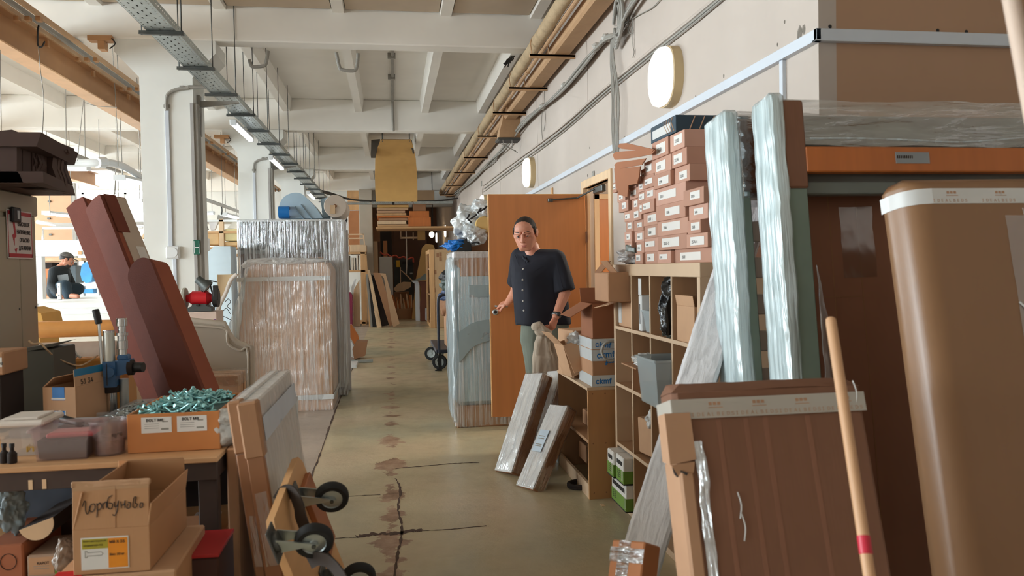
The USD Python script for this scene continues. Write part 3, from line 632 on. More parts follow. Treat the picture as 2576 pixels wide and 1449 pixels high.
# ------------------------------------------------------------------ people
m_skin = mat('skin', (206, 142, 116), .5, var=.05, vs=14, subsurface_weight=.08, subsurface_scale=.01)
m_hair = mat('hair_dark', (38, 30, 26), .6, var=.3, vs=60)
m_navy = mat('navy_cloth', (24, 26, 38), .85, var=.12, vs=9, bump=.12, bs=9)
m_trs = mat('sage_cloth', (112, 118, 106), .85, var=.1, vs=8, bump=.12, bs=12)
SPH = m3.Manifold.sphere(1.0, 20)
def ball(p, r):
    r = np.broadcast_to(r, (3,)); return SPH.scale(tuple(map(float, r))).translate(tuple(map(float, p)))
def bone(p, r, q, s): return m3.Manifold.batch_hull([ball(p, r), ball(q, s)])
def chain(*pr): return [bone(pr[i][0], pr[i][1], pr[i+1][0], pr[i+1][1]) for i in range(len(pr)-1)]
def fuse(ms): return m3.Manifold.batch_boolean(ms, m3.OpType.Add)
def soft(man, l, it=8):
    q = man.refine_to_length(l).to_mesh(); m = TM(q.vert_properties[:, :3], q.tri_verts); m.merge_vertices()
    trimesh.smoothing.filter_taubin(m, iterations=it); return m
def man_of(m):
    return m3.Manifold(m3.Mesh(np.asarray(m.vertices, np.float32), np.asarray(m.faces, np.uint32)))
def head_parts(M, s=1.0, ear=True):
    """head in the frame M: y is where the face looks, z up, origin between the ears. Returns (skin, hair, eyes, iris, brows, lips)"""
    k = [ball((0, -.012, .032), (.077, .096, .086)), m3.Manifold.batch_hull([ball((0, .03, .05), (.066, .055, .06)), ball((.045, .042, -.002), .028), ball((-.045, .042, -.002), .028)]),
         m3.Manifold.batch_hull([ball((.045, .04, -.005), .028), ball((-.045, .04, -.005), .028), ball((.05, .0, -.048), .021), ball((-.05, .0, -.048), .021), ball((.024, .062, -.08), .022), ball((-.024, .062, -.08), .022), ball((0, .078, -.045), .022)]),
         bone((0, .088, .024), .011, (0, .106, -.017), .0135), ball((.014, .094, -.022), .0105), ball((-.014, .094, -.022), .0105),
         bone((.014, .09, .035), .0115, (.05, .068, .034), .012), bone((-.014, .09, .035), .0115, (-.05, .068, .034), .012),
         ball((0, .092, -.047), (.024, .01, .0065)), ball((0, .09, -.06), (.02, .01, .0075))]
    if ear:
        for x in (-1, 1): k += [ball((x*.078, -.005, .004), (.011, .022, .032)), ball((x*.084, -.015, .012), (.007, .016, .022))]
    h = fuse(k)
    for x in (-1, 1): h -= ball((x*.032, .1, .016), (.017, .017, .009))
    sk = soft(h, .007, 4)
    hair = m3.Manifold.sphere(1.0, 40).scale((.0795, .1, .0905)).translate((0, -.013, .034))
    hair = hair.trim_by_plane((0, -.55, .83), .024) - ball((0, .084, .026), (.053, .05, .043))
    hair += fuse([ball((x*.076, .012, .03), (.008, .016, .03)) for x in (-1, 1)])
    ey = fuse([ball((x*.032, .073, .015), .0135) for x in (-1, 1)])
    ir = fuse([ball((x*.032, .0855, .0125), (.006, .003, .006)) for x in (-1, 1)])
    lid = fuse([ball((x*.032, .0735, .019), (.0148, .0148, .0128)) for x in (-1, 1)])
    br = fuse([bone((x*.019, .0965, .041), .003, (x*.05, .078, .043), .0022) for x in (-1, 1)])
    lp = fuse([ball((0, .098, -.05), (.02, .005, .004)), ball((0, .096, -.058), (.017, .005, .0045))])
    out = []
    S = np.diag([s, s, s, 1.0])
    for m in (sk, soft(hair, .012, 3), ey, ir, br, lp, lid):
        if hasattr(m, 'to_mesh'): q = m.to_mesh(); m = TM(q.vert_properties[:, :3], q.tri_verts)
        out.append(tf(m, M @ S))
    return out
def hand(M, grip=1.0, s=1.0, flip=1):
    """a hand in the frame M: origin at the wrist, x towards the knuckles, y across the palm (thumb at +y), z out of the back of the hand"""
    f = flip; ms = [m3.Manifold.batch_hull([ball((.0, .0, 0), (.02, .024, .017)), ball((.075, .028*f, 0), .014), ball((.08, -.0*f, .002), .014), ball((.07, -.03*f, 0), .013), ball((.02, .024*f, -.004), .016)])]
    for y, L, r in ((.03, .042, .0088), (.01, .047, .009), (-.01, .044, .0088), (-.029, .036, .008)):
        p = A([.078-.004*abs(y)*30, y*f, 0.0]); a = 0.0; c = [(p, r+.001)]
        for j, q in enumerate((1.0, .62, .5)):
            a += grip*(.35+.75*(j > 0)+.2*j); p = p+L*q*A([math.cos(a), 0, -math.sin(a)]); c.append((p, r*(.95-.09*j)))
        ms += chain(*c)
    p = A([.02, .03*f, -.006]); ms += chain((p, .0135), (p+A([.03, .02*f, -.014]), .011), (p+A([.058, .014*f, -.03*grip]), .0098), (p+A([.076, .0*f, -.04*grip]), .008))
    return tf(soft(fuse(ms), .006, 3), M @ np.diag([s, s, s, 1.0]))

# the standing man
P = lambda px, py, y: at(px, py, y)
pel, wst, chs, nk = P(1369, 836, 6.22), P(1362, 770, 6.2), P(1352, 700, 6.2), P(1340, 640, 6.2)
sR, eR, wR = P(1400, 652, 6.14), P(1421, 737, 6.08), P(1398, 797, 5.98)
sL, eL, wL = P(1312, 650, 6.32), P(1297, 735, 6.56), P(1277, 762, 6.80)
hL, hR = P(1345, 850, 6.24), P(1394, 850, 6.2)
kL, kR = P(1356, 985, 6.12), P(1404, 985, 6.18)
aL, aR = A([kL[0]+.02, 6.22, .1]), A([kR[0]+.03, 6.28, .1])
HM = mx(P(1322, 590, 6.12), (.90, -.40, .06), (-.12, -.30, .95))   # y = z cross x: the face looks left, towards us and down
fy = HM[:3, 1]
if fy[1] > 0: HM = mx(HM[:3, 3], (-.90, .40, -.06), (-.12, -.30, .95))
hs = 1.13
sk, hair, ey, ir, br, lp, lid = head_parts(HM, hs)
body = chain((nk+A([0, .02, .05]), .062), (nk, .066)) + [m3.Manifold.batch_hull([ball(nk, .05), ball(sR, .06), ball(sL, .06)]),
        m3.Manifold.batch_hull([ball(sR, .06), ball(sL, .06), ball(chs+A([.07, 0, 0]), .12), ball(chs-A([.07, 0, 0]), .12)]),
        m3.Manifold.batch_hull([ball(chs+A([.07, 0, 0]), .12), ball(chs-A([.07, 0, 0]), .12), ball(pel+A([.055, 0, 0]), .1), ball(pel-A([.055, 0, 0]), .1)])]
body += chain((sR, .058), (eR, .046), (wR, .03)) + chain((sL, .058), (eL, .046), (wL, .03))
body += chain((hL, .1), (kL, .062), (aL, .042)) + chain((hR, .1), (kR, .062), (aR, .042))
body += [bone(aL+A([0, .03, -.05]), .04, aL+A([-.05, -.15, -.065]), .032), bone(aR+A([0, .03, -.05]), .04, aR+A([-.02, -.16, -.065]), .032)]
MHR = mx(wR, P(1384, 832, 5.96)-wR, (.75, -.65, .1))
MHL = mx(wL, P(1250, 768, 6.90)-wL, (-.15, -.55, .9))
hands = [hand(MHR, 1.25, 1.05, 1), hand(MHL, 1.1, 1.0, 1)]
bm = man_of(soft(fuse(body), .03, 8))
for m in [sk]+hands: bm = bm + man_of(m)
t = thing('person', 'man in a dark navy short-sleeved shirt pulling the orange door and holding a pale cloth', 'person', A([pel[0], 6.22, 0]))
obj('body', bm, m_skin, t, smooth=60)
obj('hair', hair, m_hair, t, 'short dark cropped hair', smooth=60)
obj('eyes', ey, mat('eye_white', (214, 206, 200), .3), t, smooth=60); obj('iris', ir, m_ink, t); obj('eyelids', lid, m_skin, t, smooth=60)
obj('eyebrows', br, m_hair, t, smooth=60); obj('lips', lp, mat('lips', (176, 104, 92), .5), t, smooth=60)
sw = .022
up = lambda a, b, k: a+(b-a)*k
shirt = [m3.Manifold.batch_hull([ball(nk-A([0, -.01, .03]), .075), ball(sR, .062+sw), ball(sL, .062+sw)]),
         m3.Manifold.batch_hull([ball(sR, .06+sw), ball(sL, .06+sw), ball(chs+A([.085, 0, 0]), .12+sw), ball(chs+A([-.06, 0, 0]), .125+sw)]),
         m3.Manifold.batch_hull([ball(chs+A([.085, 0, 0]), .12+sw), ball(chs+A([-.06, 0, 0]), .125+sw), ball(up(wst, pel, .3)+A([.085, 0, 0]), .115+sw), ball(up(wst, pel, .3)-A([.085, 0, 0]), .12+sw)]),
         m3.Manifold.batch_hull([ball(up(wst, pel, .3)+A([.085, 0, 0]), .115+sw), ball(up(wst, pel, .3)-A([.085, 0, 0]), .12+sw), ball(pel+A([.085, 0, .03]), .118+sw), ball(pel+A([-.09, 0, .03]), .12+sw)])]
shirt = fuse(shirt).trim_by_plane((0, 0, 1.0), float(P(1360, 817, 6.2)[2]))
nd = A([-.25, -.75, .75])
for s_, e_, w_ in ((sR, eR, wR), (sL, eL, wL)):
    d = (e_-s_)/np.linalg.norm(e_-s_); q = s_+d*.24
    shirt = shirt + bone(s_, .062+sw, q+d*.05, .066+sw).trim_by_plane(tuple(map(float, -d)), float(-(d@(q+d*.03))))
sh = soft(shirt, .026, 6); v = A(sh.vertices); fold = meshkit.fbm(v*A([7, 7, 2.6])+3, 3, 5)-.5
sh = TM(v+np.nan_to_num(A(sh.vertex_normals))*fold[:, None]*.03, sh.faces)
obj('shirt', sh, m_navy, t, 'dark navy short-sleeved button shirt', smooth=60)
col = tube(curve([nk+A([-.055, -.1, -.075]), nk+A([-.08, -.05, -.02]), nk+A([-.07, .02, .02]), nk+A([.0, .075, .045]), nk+A([.075, .04, .03]), nk+A([.09, -.03, -.01]), nk+A([.03, -.1, -.075])], 5), [.008]+[.017]*29+[.008], 8)
ff_, rr_ = A([-.35, -.93, 0]), A([.93, -.35, 0]); zz_ = A([0, 0, 1.0])
N_ = nk-zz_*.02
obj('collar', tube(curve([N_+ff_*.085-zz_*.045-rr_*.02, N_-rr_*.07+ff_*.03, N_-rr_*.06-ff_*.04+zz_*.035, N_-ff_*.07+zz_*.045, N_+rr_*.06-ff_*.04+zz_*.035, N_+rr_*.07+ff_*.03, N_+ff_*.085-zz_*.045+rr_*.02], 5), .013, 8), m_navy, t, smooth=60)
for s_ in (-1, 1): obj('collar_leaf', hull([p+e for p in (N_+s_*rr_*.072+ff_*.02+zz_*.008, N_+s_*rr_*.105+ff_*.02-zz_*.03, N_+ff_*.1-zz_*.06+s_*rr_*.012, N_+ff_*.105-zz_*.1+s_*rr_*.055) for e in (A([0, 0, 0]), ff_*.008+zz_*.004)]), m_navy, t)
for i, (px, py) in enumerate(((1321, 651), (1316, 677), (1315, 704), (1315, 730), (1316, 757), (1318, 781))):
    c = P(px, py, 6.03 if i else 6.05)
    loc, idx, _ = sh.ray.intersects_location([CE], [(c-CE)/np.linalg.norm(c-CE)], multiple_hits=False)
    if len(loc): c = loc[0]
    obj('button', ball(c, (.009, .005, .009)), mat('button', (196, 192, 186), .35), t, smooth=60)
pts = [(P(px, py, 6.03)) for px, py in ((1322, 640), (1317, 668), (1316, 700), (1316, 740), (1317, 780), (1312, 812))]
pl2 = []
for c in pts:
    loc, idx, _ = sh.ray.intersects_location([CE], [(c-CE)/np.linalg.norm(c-CE)], multiple_hits=False)
    if len(loc): pl2.append(loc[0]+A([.012, .002, 0]))
if len(pl2) > 2: obj('placket', tube(curve(pl2, 4), .006, 6), m_navy, t)
trs = [m3.Manifold.batch_hull([ball(pel+A([.065, 0, .07]), .135), ball(pel+A([-.065, 0, .07]), .135), ball(hL, .122), ball(hR, .122)])]
trs += chain((hL, .115), (kL, .085), (aL+A([0, 0, .02]), .075)) + chain((hR, .115), (kR, .085), (aR+A([0, 0, .02]), .075))
tr = soft(fuse(trs), .035, 6); v = A(tr.vertices); fold = meshkit.fbm(v*A([6, 6, 3]), 3, 9)-.5
obj('trousers', TM(v+np.nan_to_num(A(tr.vertex_normals))*fold[:, None]*.035, tr.faces), m_trs, t, 'sage grey trousers', smooth=60)
for a_, o_ in ((aL, A([-.05, -.16, 0])), (aR, A([-.02, -.17, 0]))):
    sho = m3.Manifold.batch_hull([ball(a_+A([0, .04, -.055]), .05), ball(a_+o_+A([0, 0, -.065]), .04), ball(a_+A([0, 0, .0]), .05)]).trim_by_plane((0, 0, 1.0), .002)
    obj('shoe', sho, m_black, t, smooth=60)
wd = (wR-eR)/np.linalg.norm(wR-eR); wc = wR-wd*.015
obj('watch_strap', tf(lathe([(.036, -.012), (.0385, -.008), (.0385, .008), (.036, .012)], 20), mx(wc, np.cross(wd, [0, 1, 0]), wd)), m_dsteel, t)
cw = wc+A([.01, -.036, .012]); obj('watch_face', tf(lathe([(0, .008), (.016, .008), (.019, 0)], 18), mx(cw, wd, (.3, -.9, .3))), m_black, t)
# the cloth in his hand
cl = [(P(1358, 818, 5.93), .03), (P(1362, 832, 5.93), .045), (P(1372, 842, 5.94), .035)]
cloth = chain(*cl) + [m3.Manifold.batch_hull([ball(P(1366, 838, 5.94), .03), ball(P(1352, 900, 5.95), .035), ball(P(1378, 900, 5.94), .045)]), m3.Manifold.batch_hull([ball(P(1352, 900, 5.95), .04), ball(P(1380, 900, 5.94), .05), ball(P(1352, 985, 5.96), .05), ball(P(1398, 985, 5.95), .05)]),
         bone(P(1380, 838, 5.95), .025, P(1398, 900, 5.98), .032), bone(P(1398, 900, 5.98), .034, P(1412, 985, 6.0), .045), ball(P(1352, 822, 5.93), (.04, .035, .03))]
cm = soft(fuse(cloth), .018, 5); v = A(cm.vertices); fold = meshkit.fbm(v*A([26, 26, 3.0]), 3, 4)-.5
obj('cloth_bundle', TM(v+np.nan_to_num(A(cm.vertex_normals))*fold[:, None]*.06, cm.faces), mat('beige_cloth', (176, 160, 142), .85, var=.14, vs=10), None, 'crumpled pale beige cloth hanging from the man\'s hand', 'cloth', smooth=60)
# ------------------------------------------------------------------ wrapped packages in the middle
m_bubble = mat('bubble_wrap', (190, 212, 218), .35, var=.1, vs=7, st=(3, 3, .7), bump=.5, bs=120)
m_bubw = mat('bubble_white', (238, 236, 236), .35, var=.05, vs=6, bump=.5, bs=150)
m_greyp = mat('grey_panel', (112, 118, 112), .4, var=.1, vs=3)
# the tall package standing behind the open door
M = mx((.565, 7.13, 0)); w, d, h = .95, .75, 1.60
t = thing('wrapped_furniture', 'tall package in bluish bubble wrap and stretch film half hidden by the open door', 'package', M)
obj('bubble_wrap', box(0, w, 0, d, .2, 1.5, .04), m_bubble, t)
obj('cardboard_base', box(-.005, w+.005, -.005, d, 0, .2, .012), m_card, t, 'brown cardboard wrapped round the foot')
obj('cardboard_top', box(.03, w+.005, -.008, d, 1.36, 1.58, .03), m_card, t, 'brown cardboard corner under the film at the top')
obj('top_foam', box(-.01, w, -.012, d, 1.53, 1.61, .035), mat('foam_grey', (206, 200, 196), .5), t)
obj('panel', [box(.13, .95, -.012, -.002, 1.19, 1.3, .002)], mat('veiled_panel', (150, 164, 166), .4, var=.08), t, 'darker panel edge seen through the wrap')
def arcpoly(pts): return curve([(x, 0, z) for x, z in pts], 6)[:, [0, 2]]
obj('panel', mv(ext(arcpoly([(.03, .88), (.2, .97), (.5, .99), (.9, .95), (.92, .72), (.5, .8), (.2, .76), (.03, .6)]), .01), 0, -.014, 0), mat('veiled_panel', (150, 164, 166), .4), t)
obj('panel', mv(ext(arcpoly([(.42, .22), (.55, .2), (.9, .22), (.92, .7), (.75, .68), (.55, .5)]), .01), 0, -.02, 0), mat('grey_disc', (162, 176, 178), .4), t)
obj('stretch_film', shell(w, d, h, .012, .012, .07, 3), f_vert, t, smooth=True)
obj('film_edge', shell(.02, d, 1.5, .01, .014, .06, 9, x=-.018, z=.05), f_milk, t, smooth=True)
# things heaped on it
H0 = 1.62
def on(px, py, y): return at(px, py, y)
m_bag = film('bag_white', (9, 9, 9), .2, .6, .95, tint=(226, 230, 230), gl=.14, bump=.5)
def bag(name, label, c, r, seed, category='bag', material=None, amp=.5, fr=2.2):
    return obj(name, crumple(tf(blob(r, 4, amp, fr, seed), mx(c)), .012, 24, seed), material or m_bag, None, label, category, smooth=60)
c = on(1192, 545, 7.5)
t = thing('plastic_bag', 'big translucent white bags with printed lettering heaped on the tall package', 'bag', A([c[0], 7.5, H0]))
obj('bag', crumple(tf(blob((.15, .14, .16), 4, .5, 2.4, 3), mx(on(1180, 560, 7.5))), .012, 24, 1), m_bag, t, smooth=60)
obj('bag', crumple(tf(blob((.11, .12, .1), 4, .5, 2.4, 5), mx(on(1212, 530, 7.45))), .012, 24, 2), m_bag, t, smooth=60)
obj('bag', crumple(tf(blob((.11, .1, .1), 4, .4, 2.2, 8), mx(on(1195, 590, 7.36))), .01, 26, 3), m_bag, t, smooth=60)
for i, (px, py, s, a) in enumerate(((1178, 545, .05, 60), (1192, 545, .08, 35), (1206, 530, .06, 55), (1214, 528, .06, 30), (1182, 556, .05, -50), (1222, 522, .04, 45))):
    q = on(px, py, 7.30); k = math.radians(a)
    obj('print', box(-s/2, s/2, 0, .002, -.008, .008, 0).apply_transform(mx(q, (math.cos(k), 0, math.sin(k)), (-math.sin(k), 0, math.cos(k)))), m_ink, t)
c = on(1149, 618, 7.42); bag('plastic_bag', 'small bright blue plastic bag on the tall package', A([c[0], 7.42, H0+.055]), (.12, .1, .055), 4, material=mat('blue_bag', (24, 120, 206), .3, var=.3, vs=14, transmission_weight=.2))
c0, c1 = on(1186, 625, 7.3), on(1160, 615, 7.3)
t = thing('equipment_case', 'dark case lying on the tall package beside the blue bag', 'case', A([c0[0], 7.3, H0]))
obj('body', mv(ext([(c0[0]-.14, H0), (c0[0]+.0, H0), (c0[0]+.0, H0+.15), (c0[0]-.03, H0+.14)], .3), 0, 7.32, 0), m_black, t)
obj('handle', tube(curve([(c0[0], 7.3, H0+.07), (c0[0]+.05, 7.27, H0+.075), (c0[0]+.07, 7.27, H0+.06)], 4), .008, 6), m_black, t)
carton('cardboard_box', 'brown carton behind the bags on the tall package', mx((c0[0]+.015, 7.5, H0)), .3, .3, .2, m_card)
t = thing('foam_disc', 'round yellow foam disc under the bags beside the door edge', 'foam', mx(on(1216, 566, 7.36), (1, 0, 0), (0, 0, 1)))
obj('disc', tf(lathe([(0, 0), (.075, 0), (.08, .01), (.08, .05), (.075, .06), (0, .06)], 24), mx((0, 0, 0), (1, 0, 0), (0, -1, 0))), mat('foam_yellow', (214, 178, 112), .8), t)
p0, p1 = on(1163, 608, 7.6), on(1153, 548, 7.6)
t = thing('metal_profile', 'slotted grey metal profile standing up among the bags', 'profile', p0)
obj('strip', tf(box(-.028, -.012, 0, .02, 0, .3, .001), mx((p0[0], 7.6, H0), (1, 0, 0), p1-p0)), m_dsteel, t); obj('strip', tf(box(.008, .024, 0, .02, 0, .28, .001), mx((p0[0], 7.6, H0), (1, 0, 0), p1-p0)), m_dsteel, t)
obj('rung', [tf(box(-.03, .026, -.002, .0, z, z+.03, 0), mx((p0[0], 7.6, H0), (1, 0, 0), p1-p0)) for z in (.04, .12, .2, .27)], m_steel, t)

# the broad wrapped box left of the passage
x0, x1, y0, h = -1.66, -.635, 8.4, 1.55
M = mx((x0, y0, 0)); w, d = x1-x0, .86
t = thing('wrapped_furniture', 'broad cardboard package under streaky stretch film left of the passage', 'package', M)
def tentbox(w, d, h, a, b):
    return hull([(0, 0, 0), (w, 0, 0), (0, d, 0), (w, d, 0), (.02, 0, h*.45), (a, .0, h*.94), (a+.04, .0, h), (w-b, 0, h), (w, 0, h*.95), (a+.04, d, h), (w-b, d, h), (w, d, h*.95), (0, d, h*.45)])
obj('cardboard', tentbox(w, d, h, .2, .05), mat('cardboard_wrapped', (222, 186, 160), .7, var=.08, vs=5, st=(6, 6, .8)), t)
obj('cardboard_edge', box(w-.13, w+.004, -.006, .02, .12, h*.9, .004), m_card2, t)
obj('tape_band', [box(.09, w+.006, -.016, -.01, 1.36, 1.405, 0)], m_tapew, t, 'white tape band round the top')
obj('tape_band', [box(.55, w+.012, -.014, -.008, .115, .165, 0), box(w+.012, w+.016, -.01, d, .115, .165, 0)], m_tapew, t, 'white tape band near the floor')
fs = sub(tentbox(w+.03, d+.03, h+.02, .19, .05), .05); fs = mv(fs, -.015, -.015, .002)
obj('stretch_film', crumple(fs, .012, 8, 5), f_vert, t, smooth=True)
obj('film_fold', crumple(sub(mv(ext(arcpoly([(.16, 1.5), (.3, 1.54), (.6, 1.53), (.95, 1.55), (.98, 1.58), (.6, 1.6), (.25, 1.59), (.14, 1.53)]), .3), 0, -.035, 0), .05), .012, 10, 2), film('film_bright', (7, 7, 22), .3, .7, .85, gl=.3, bump=1.0), t, 'bunched shiny film along the top edge', smooth=True)
obj('film_tail', crumple(sub(mv(ext([(-.03, .55), (.0, .9), (.2, 1.5), (.16, 1.2), (.08, .6), (.02, .05)], .012), 0, -.03, 0), .06), .012, 8, 4), f_milk, t, smooth=True)

# the taller film-wrapped cabinet behind it
x0, x1, y0, h = -1.70, -.545, 9.3, 2.04
M = mx((x0, y0, 0)); w, d = x1-x0, .62
m_dgreen = mat('dark_gloss', (72, 76, 70), .2, var=.2, vs=3)
t = thing('wrapped_cabinet', 'tall dark cabinet wrapped in streaky clear film behind the broad package', 'cabinet', M)
obj('carcass', [box(.0, w, .05, d, 0, h-.02, .006)], mat('cabinet_brown', (104, 78, 62), .5, var=.1), t)
obj('top_panel', box(.0, w-.18, .0, .05, h-.33, h-.01, .003), m_dgreen, t, 'dark glossy panel along the top')
obj('shelf', box(.01, w-.02, .02, .05, h-.37, h-.33, .002), m_greyp, t)
obj('side_foam', box(w-.16, w+.01, -.01, d, .1, h, .012), mat('foam_pale', (206, 200, 196), .6), t)
for a, b, mm in ((.42, .62, m_cardin), (.78, .93, m_card)): obj('carton', box(a, b, .03, .05, h-.68, h-.42, .004), mm, t)
obj('top_board', box(-.02, w, -.02, d+.02, h-.01, h+.012, .003), m_white, t)
obj('stretch_film', shell(w, d, h, .02, .01, .06, 6), film('film_streak', (52, 52, 1.2), .42, .66, .9, gl=.2, bump=.8), t, smooth=True)
# on the tall cabinet
HB = h+.035
c = at(752, 535, 9.7)
t = thing('foam_roll', 'big bluish white roll of foam lying on the wrapped cabinet', 'roll', A([c[0], 9.45, HB]))
m_bluefoam = mat('blue_foam', (176, 200, 216), .6, var=.04)
pts = [(705, 552), (702, 520), (712, 498), (733, 486), (755, 486), (770, 497), (778, 505), (790, 517), (800, 530), (812, 552)]
q = [at(px, py, 9.45) for px, py in pts]; obj('roll', mv(ext(arcpoly([(p[0], max(p[2], HB)) for p in q]), .5), 0, 9.45, 0), m_bluefoam, t)
obj('fold', [tube(curve([at(px, py, 9.44) for px, py in l], 4), .008, 6) for l in ([(742, 520), (750, 533), (765, 552)], [(757, 515), (768, 530), (785, 552)])], mat('foam_fold', (140, 164, 180), .6), t)
c = at(713, 550, 9.42); t = thing('tape_roll', 'bright blue roll of tape beside the foam roll', 'tape', mx((c[0], 9.42, HB+.04), (1, 0, 0), (0, 0, 1)))
obj('roll', tf(lathe([(.045, 0), (.07, 0), (.07, .12), (.045, .12), (.045, 0)], 24), mx((-.05, 0, .03), (0, 1, 0), (.95, -.3, 0))), m_blue, t)
c = at(847, 551, 9.5); t = thing('fabric_roll', 'cream fabric roll with a round end on the wrapped cabinet', 'roll', mx((c[0], 9.3, HB+.13), (1, 0, 0), (0, 0, 1)))
obj('roll', tf(lathe([(0, 0), (.02, 0), (.125, 0), (.13, .006), (.13, .7), (0, .7)], 28), mx((0, 0, 0), (1, 0, 0), (-.25, 1, 0))), mat('cream_cloth', (214, 200, 186), .8), t)
obj('core', tf(lathe([(0, -.004), (.02, -.004), (.02, 0)], 14), mx((0, 0, 0), (1, 0, 0), (-.25, 1, 0))), m_cardin, t); obj('end_patch', box(-.06, .0, -.012, -.004, -.09, .01, .002), m_pale, t)
c = at(820, 520, 9.6); obj('cloth_tag', crumple(sub(box(c[0]-.05, c[0]+.04, 9.55, 9.6, HB, c[2]+.1, .02), .03), .03, 14, 3), m_bluefoam, None, 'small bluish foam scrap sticking up beside the cream roll', 'foam')

# pale wrapped bundle and draped foam left of the broad package
a = [at(px, py, 8.9) for px, py in ((512, 640), (508, 680), (517, 720))]
t = thing('foam_bundle', 'rounded pale blue foam bundle between the near column and the broad package', 'bundle', A([a[0][0]+.4, 8.9, 0]))
q = [at(px, py, 8.9) for px, py in ((533, 619), (519, 632), (509, 660), (508, 690), (514, 720), (525, 745))]
prof = [(p[0], p[2]) for p in q]+[(q[-1][0]+.03, .0), (-1.74, 0.0), (-1.74, q[0][2]-.002)]
obj('bundle', tf(sub(mv(ext(prof, .35), 0, 9.0, 0), .12), np.eye(4)), mat('pale_blue_foam', (214, 230, 238), .55, var=.04, vs=3, st=(1, 1, 4)), t, smooth=60)
q = [at(px, py, 8.2) for px, py in ((600, 690), (585, 705), (572, 738), (556, 770), (549, 800), (552, 840), (560, 872), (575, 900))]
prof = [(p[0], p[2]) for p in q]+[(q[-1][0]+.02, 0), (-1.70, 0), (-1.70, q[0][2])]
t = thing('draped_foam', 'cream draped foam slab with scribbles leaning on the broad package', 'foam', A([-1.75, 8.3, 0]))
obj('slab', mv(ext(prof, .1), 0, 8.12, 0), mat('cream_foam', (222, 196, 156), .75, var=.05), t, smooth=60)
obj('scribble', [tube(curve([at(px, py, 8.112) for px, py in l], 4), .003, 5) for l in ([(566, 760), (574, 752), (580, 760), (572, 770), (580, 778)], [(562, 782), (570, 776), (580, 790)], [(560, 795), (572, 800), (582, 806)])], m_ink, t)
obj('edge_roll', tube(curve([p+A([.0, -.09, 0]) for p in q], 4), .02, 8), mat('cream_pale', (226, 216, 206), .75), t, smooth=60)

# ------------------------------------------------------------------ the wrapped slat packs leaning in front of the door
m_wrapcard = mat('cardboard_dark', (160, 112, 78), .6, var=.12, vs=5)
f_gloss = film('film_glossy', (20, 20, 2.2), .48, .76, .6, gl=.2, rough=.14, bump=1.0)
def leaning(name, label, p0, p1, pw, w, d, top=None, label_=None):
    """p0 foot, p1 top of the left front edge, pw a point giving the width direction"""
    M = mz(p0, A(pw)-A(p0), A(p1)-A(p0)); h = float(np.linalg.norm(A(p1)-A(p0)))
    t = thing(name, label, 'package', M)
    obj('cardboard', box(0, w, 0, d, 0, h, .008), m_wrapcard, t)
    obj('front_sheet', box(.003, w-.003, -.004, .002, .003, h-.003, .001), mat('foam_white', (218, 216, 214), .5, var=.05, vs=3, st=(5, 5, .5)), t, 'white foam sheet on the front face')
    obj('stretch_film', shell(w, d, h, .007, .006, .035, len(label), fr=14), f_gloss, t, smooth=True)
    return t, M, h
tA, MA, hA = leaning('slat_pack', 'longest film-wrapped slat pack leaning towards the man', A([.70, 5.54, 0.004]), at(1322, 940, 5.76), A([.785, 5.32, 0.004]), .225, .10)
tB, MB, hB = leaning('slat_pack', 'shorter film-wrapped slat pack with a pale sticker in front', A([.79, 5.13, 0.004]), at(1384, 1017, 5.30), A([.875, 4.92, 0.004]), .20, .09)
obj('sticker', box(.03, .13, -.013, -.0115, hB*.42, hB*.68, 0), mat('sticker_blue', (196, 212, 226), .4), tB)
obj('print', [box(.04, .11, -.0138, -.013, hB*z, hB*z+.006, 0) for z in (.48, .5, .57, .6)], m_grey, tB)
tC, MC, hC = leaning('slat_pack', 'film-wrapped slat pack standing behind the other two', A([.90, 5.62, 0.004]), at(1378, 934, 5.86), A([.965, 5.46, 0.004]), .17, .17)
c = fl(1400, 1200); t = thing('wire_coil', 'dark scrap coil on the floor behind the slat packs', 'scrap', A([c[0]+.05, c[1], 0]))
obj('coil', [tf(lathe([(.07+.012*math.cos(a), .015+.012*math.sin(a)) for a in np.linspace(0, 2*np.pi, 9)], 18), mx((1.19, 5.0, .012*k))) for k in range(2)], m_dark, t)
obj('paper_scrap', box(fl(1512, 1272)[0], fl(1521, 1272)[0], 4.58, 4.63, .0005, .0025, 0), m_pale, None, 'small pale paper scrap on the floor by the low cabinet', 'scrap')
# ------------------------------------------------------------------ cube shelf with the shoebox stack
m_shelf = mat('shelf_edge', (208, 178, 146), .55, var=.05); m_shelfin = mat('shelf_oak', (176, 136, 100), .6, var=.12, vs=3, st=(4, 4, .4))
KX0, KX1, KY0, KY1 = 1.342, 1.735, 3.29, 4.655
KZ = [0.0, .372, .735, 1.08, 1.425]
t = thing('cube_shelf', 'oak-coloured four by four cube shelf along the corridor wall', 'shelf', A([1.54, 3.93, 0]))
obj('top_board', [box(KX0, KX1, KY0, KY1, 1.395, 1.46, .002)], m_shelf, t)
obj('side_board', box(KX0, KX1, KY1-.035, KY1, 0, 1.395, .001), m_shelf, t); obj('side_board', box(KX0, KX1, KY0, KY0+.035, 0, 1.395, .001), m_shelf, t)
obj('back_board', box(KX1-.006, KX1, KY0+.03, KY1-.03, .03, 1.4, 0), m_shelfin, t)
obj('bottom_board', box(KX0, KX1, KY0+.035, KY1-.035, 0.0, .035, .001), m_shelf, t)
for z in KZ[1:4]: obj('shelf_board', [box(KX0+.004, KX1-.006, KY0+.035, KY1-.035, z-.009, z+.009, .001)], m_shelfin, t); obj('shelf_edge', box(KX0, KX0+.004, KY0+.035, KY1-.035, z-.01, z+.01, .001), m_shelf, t)
cw = (KY1-KY0-.07)/4; KYS = [KY0+.035+cw*i for i in range(5)]
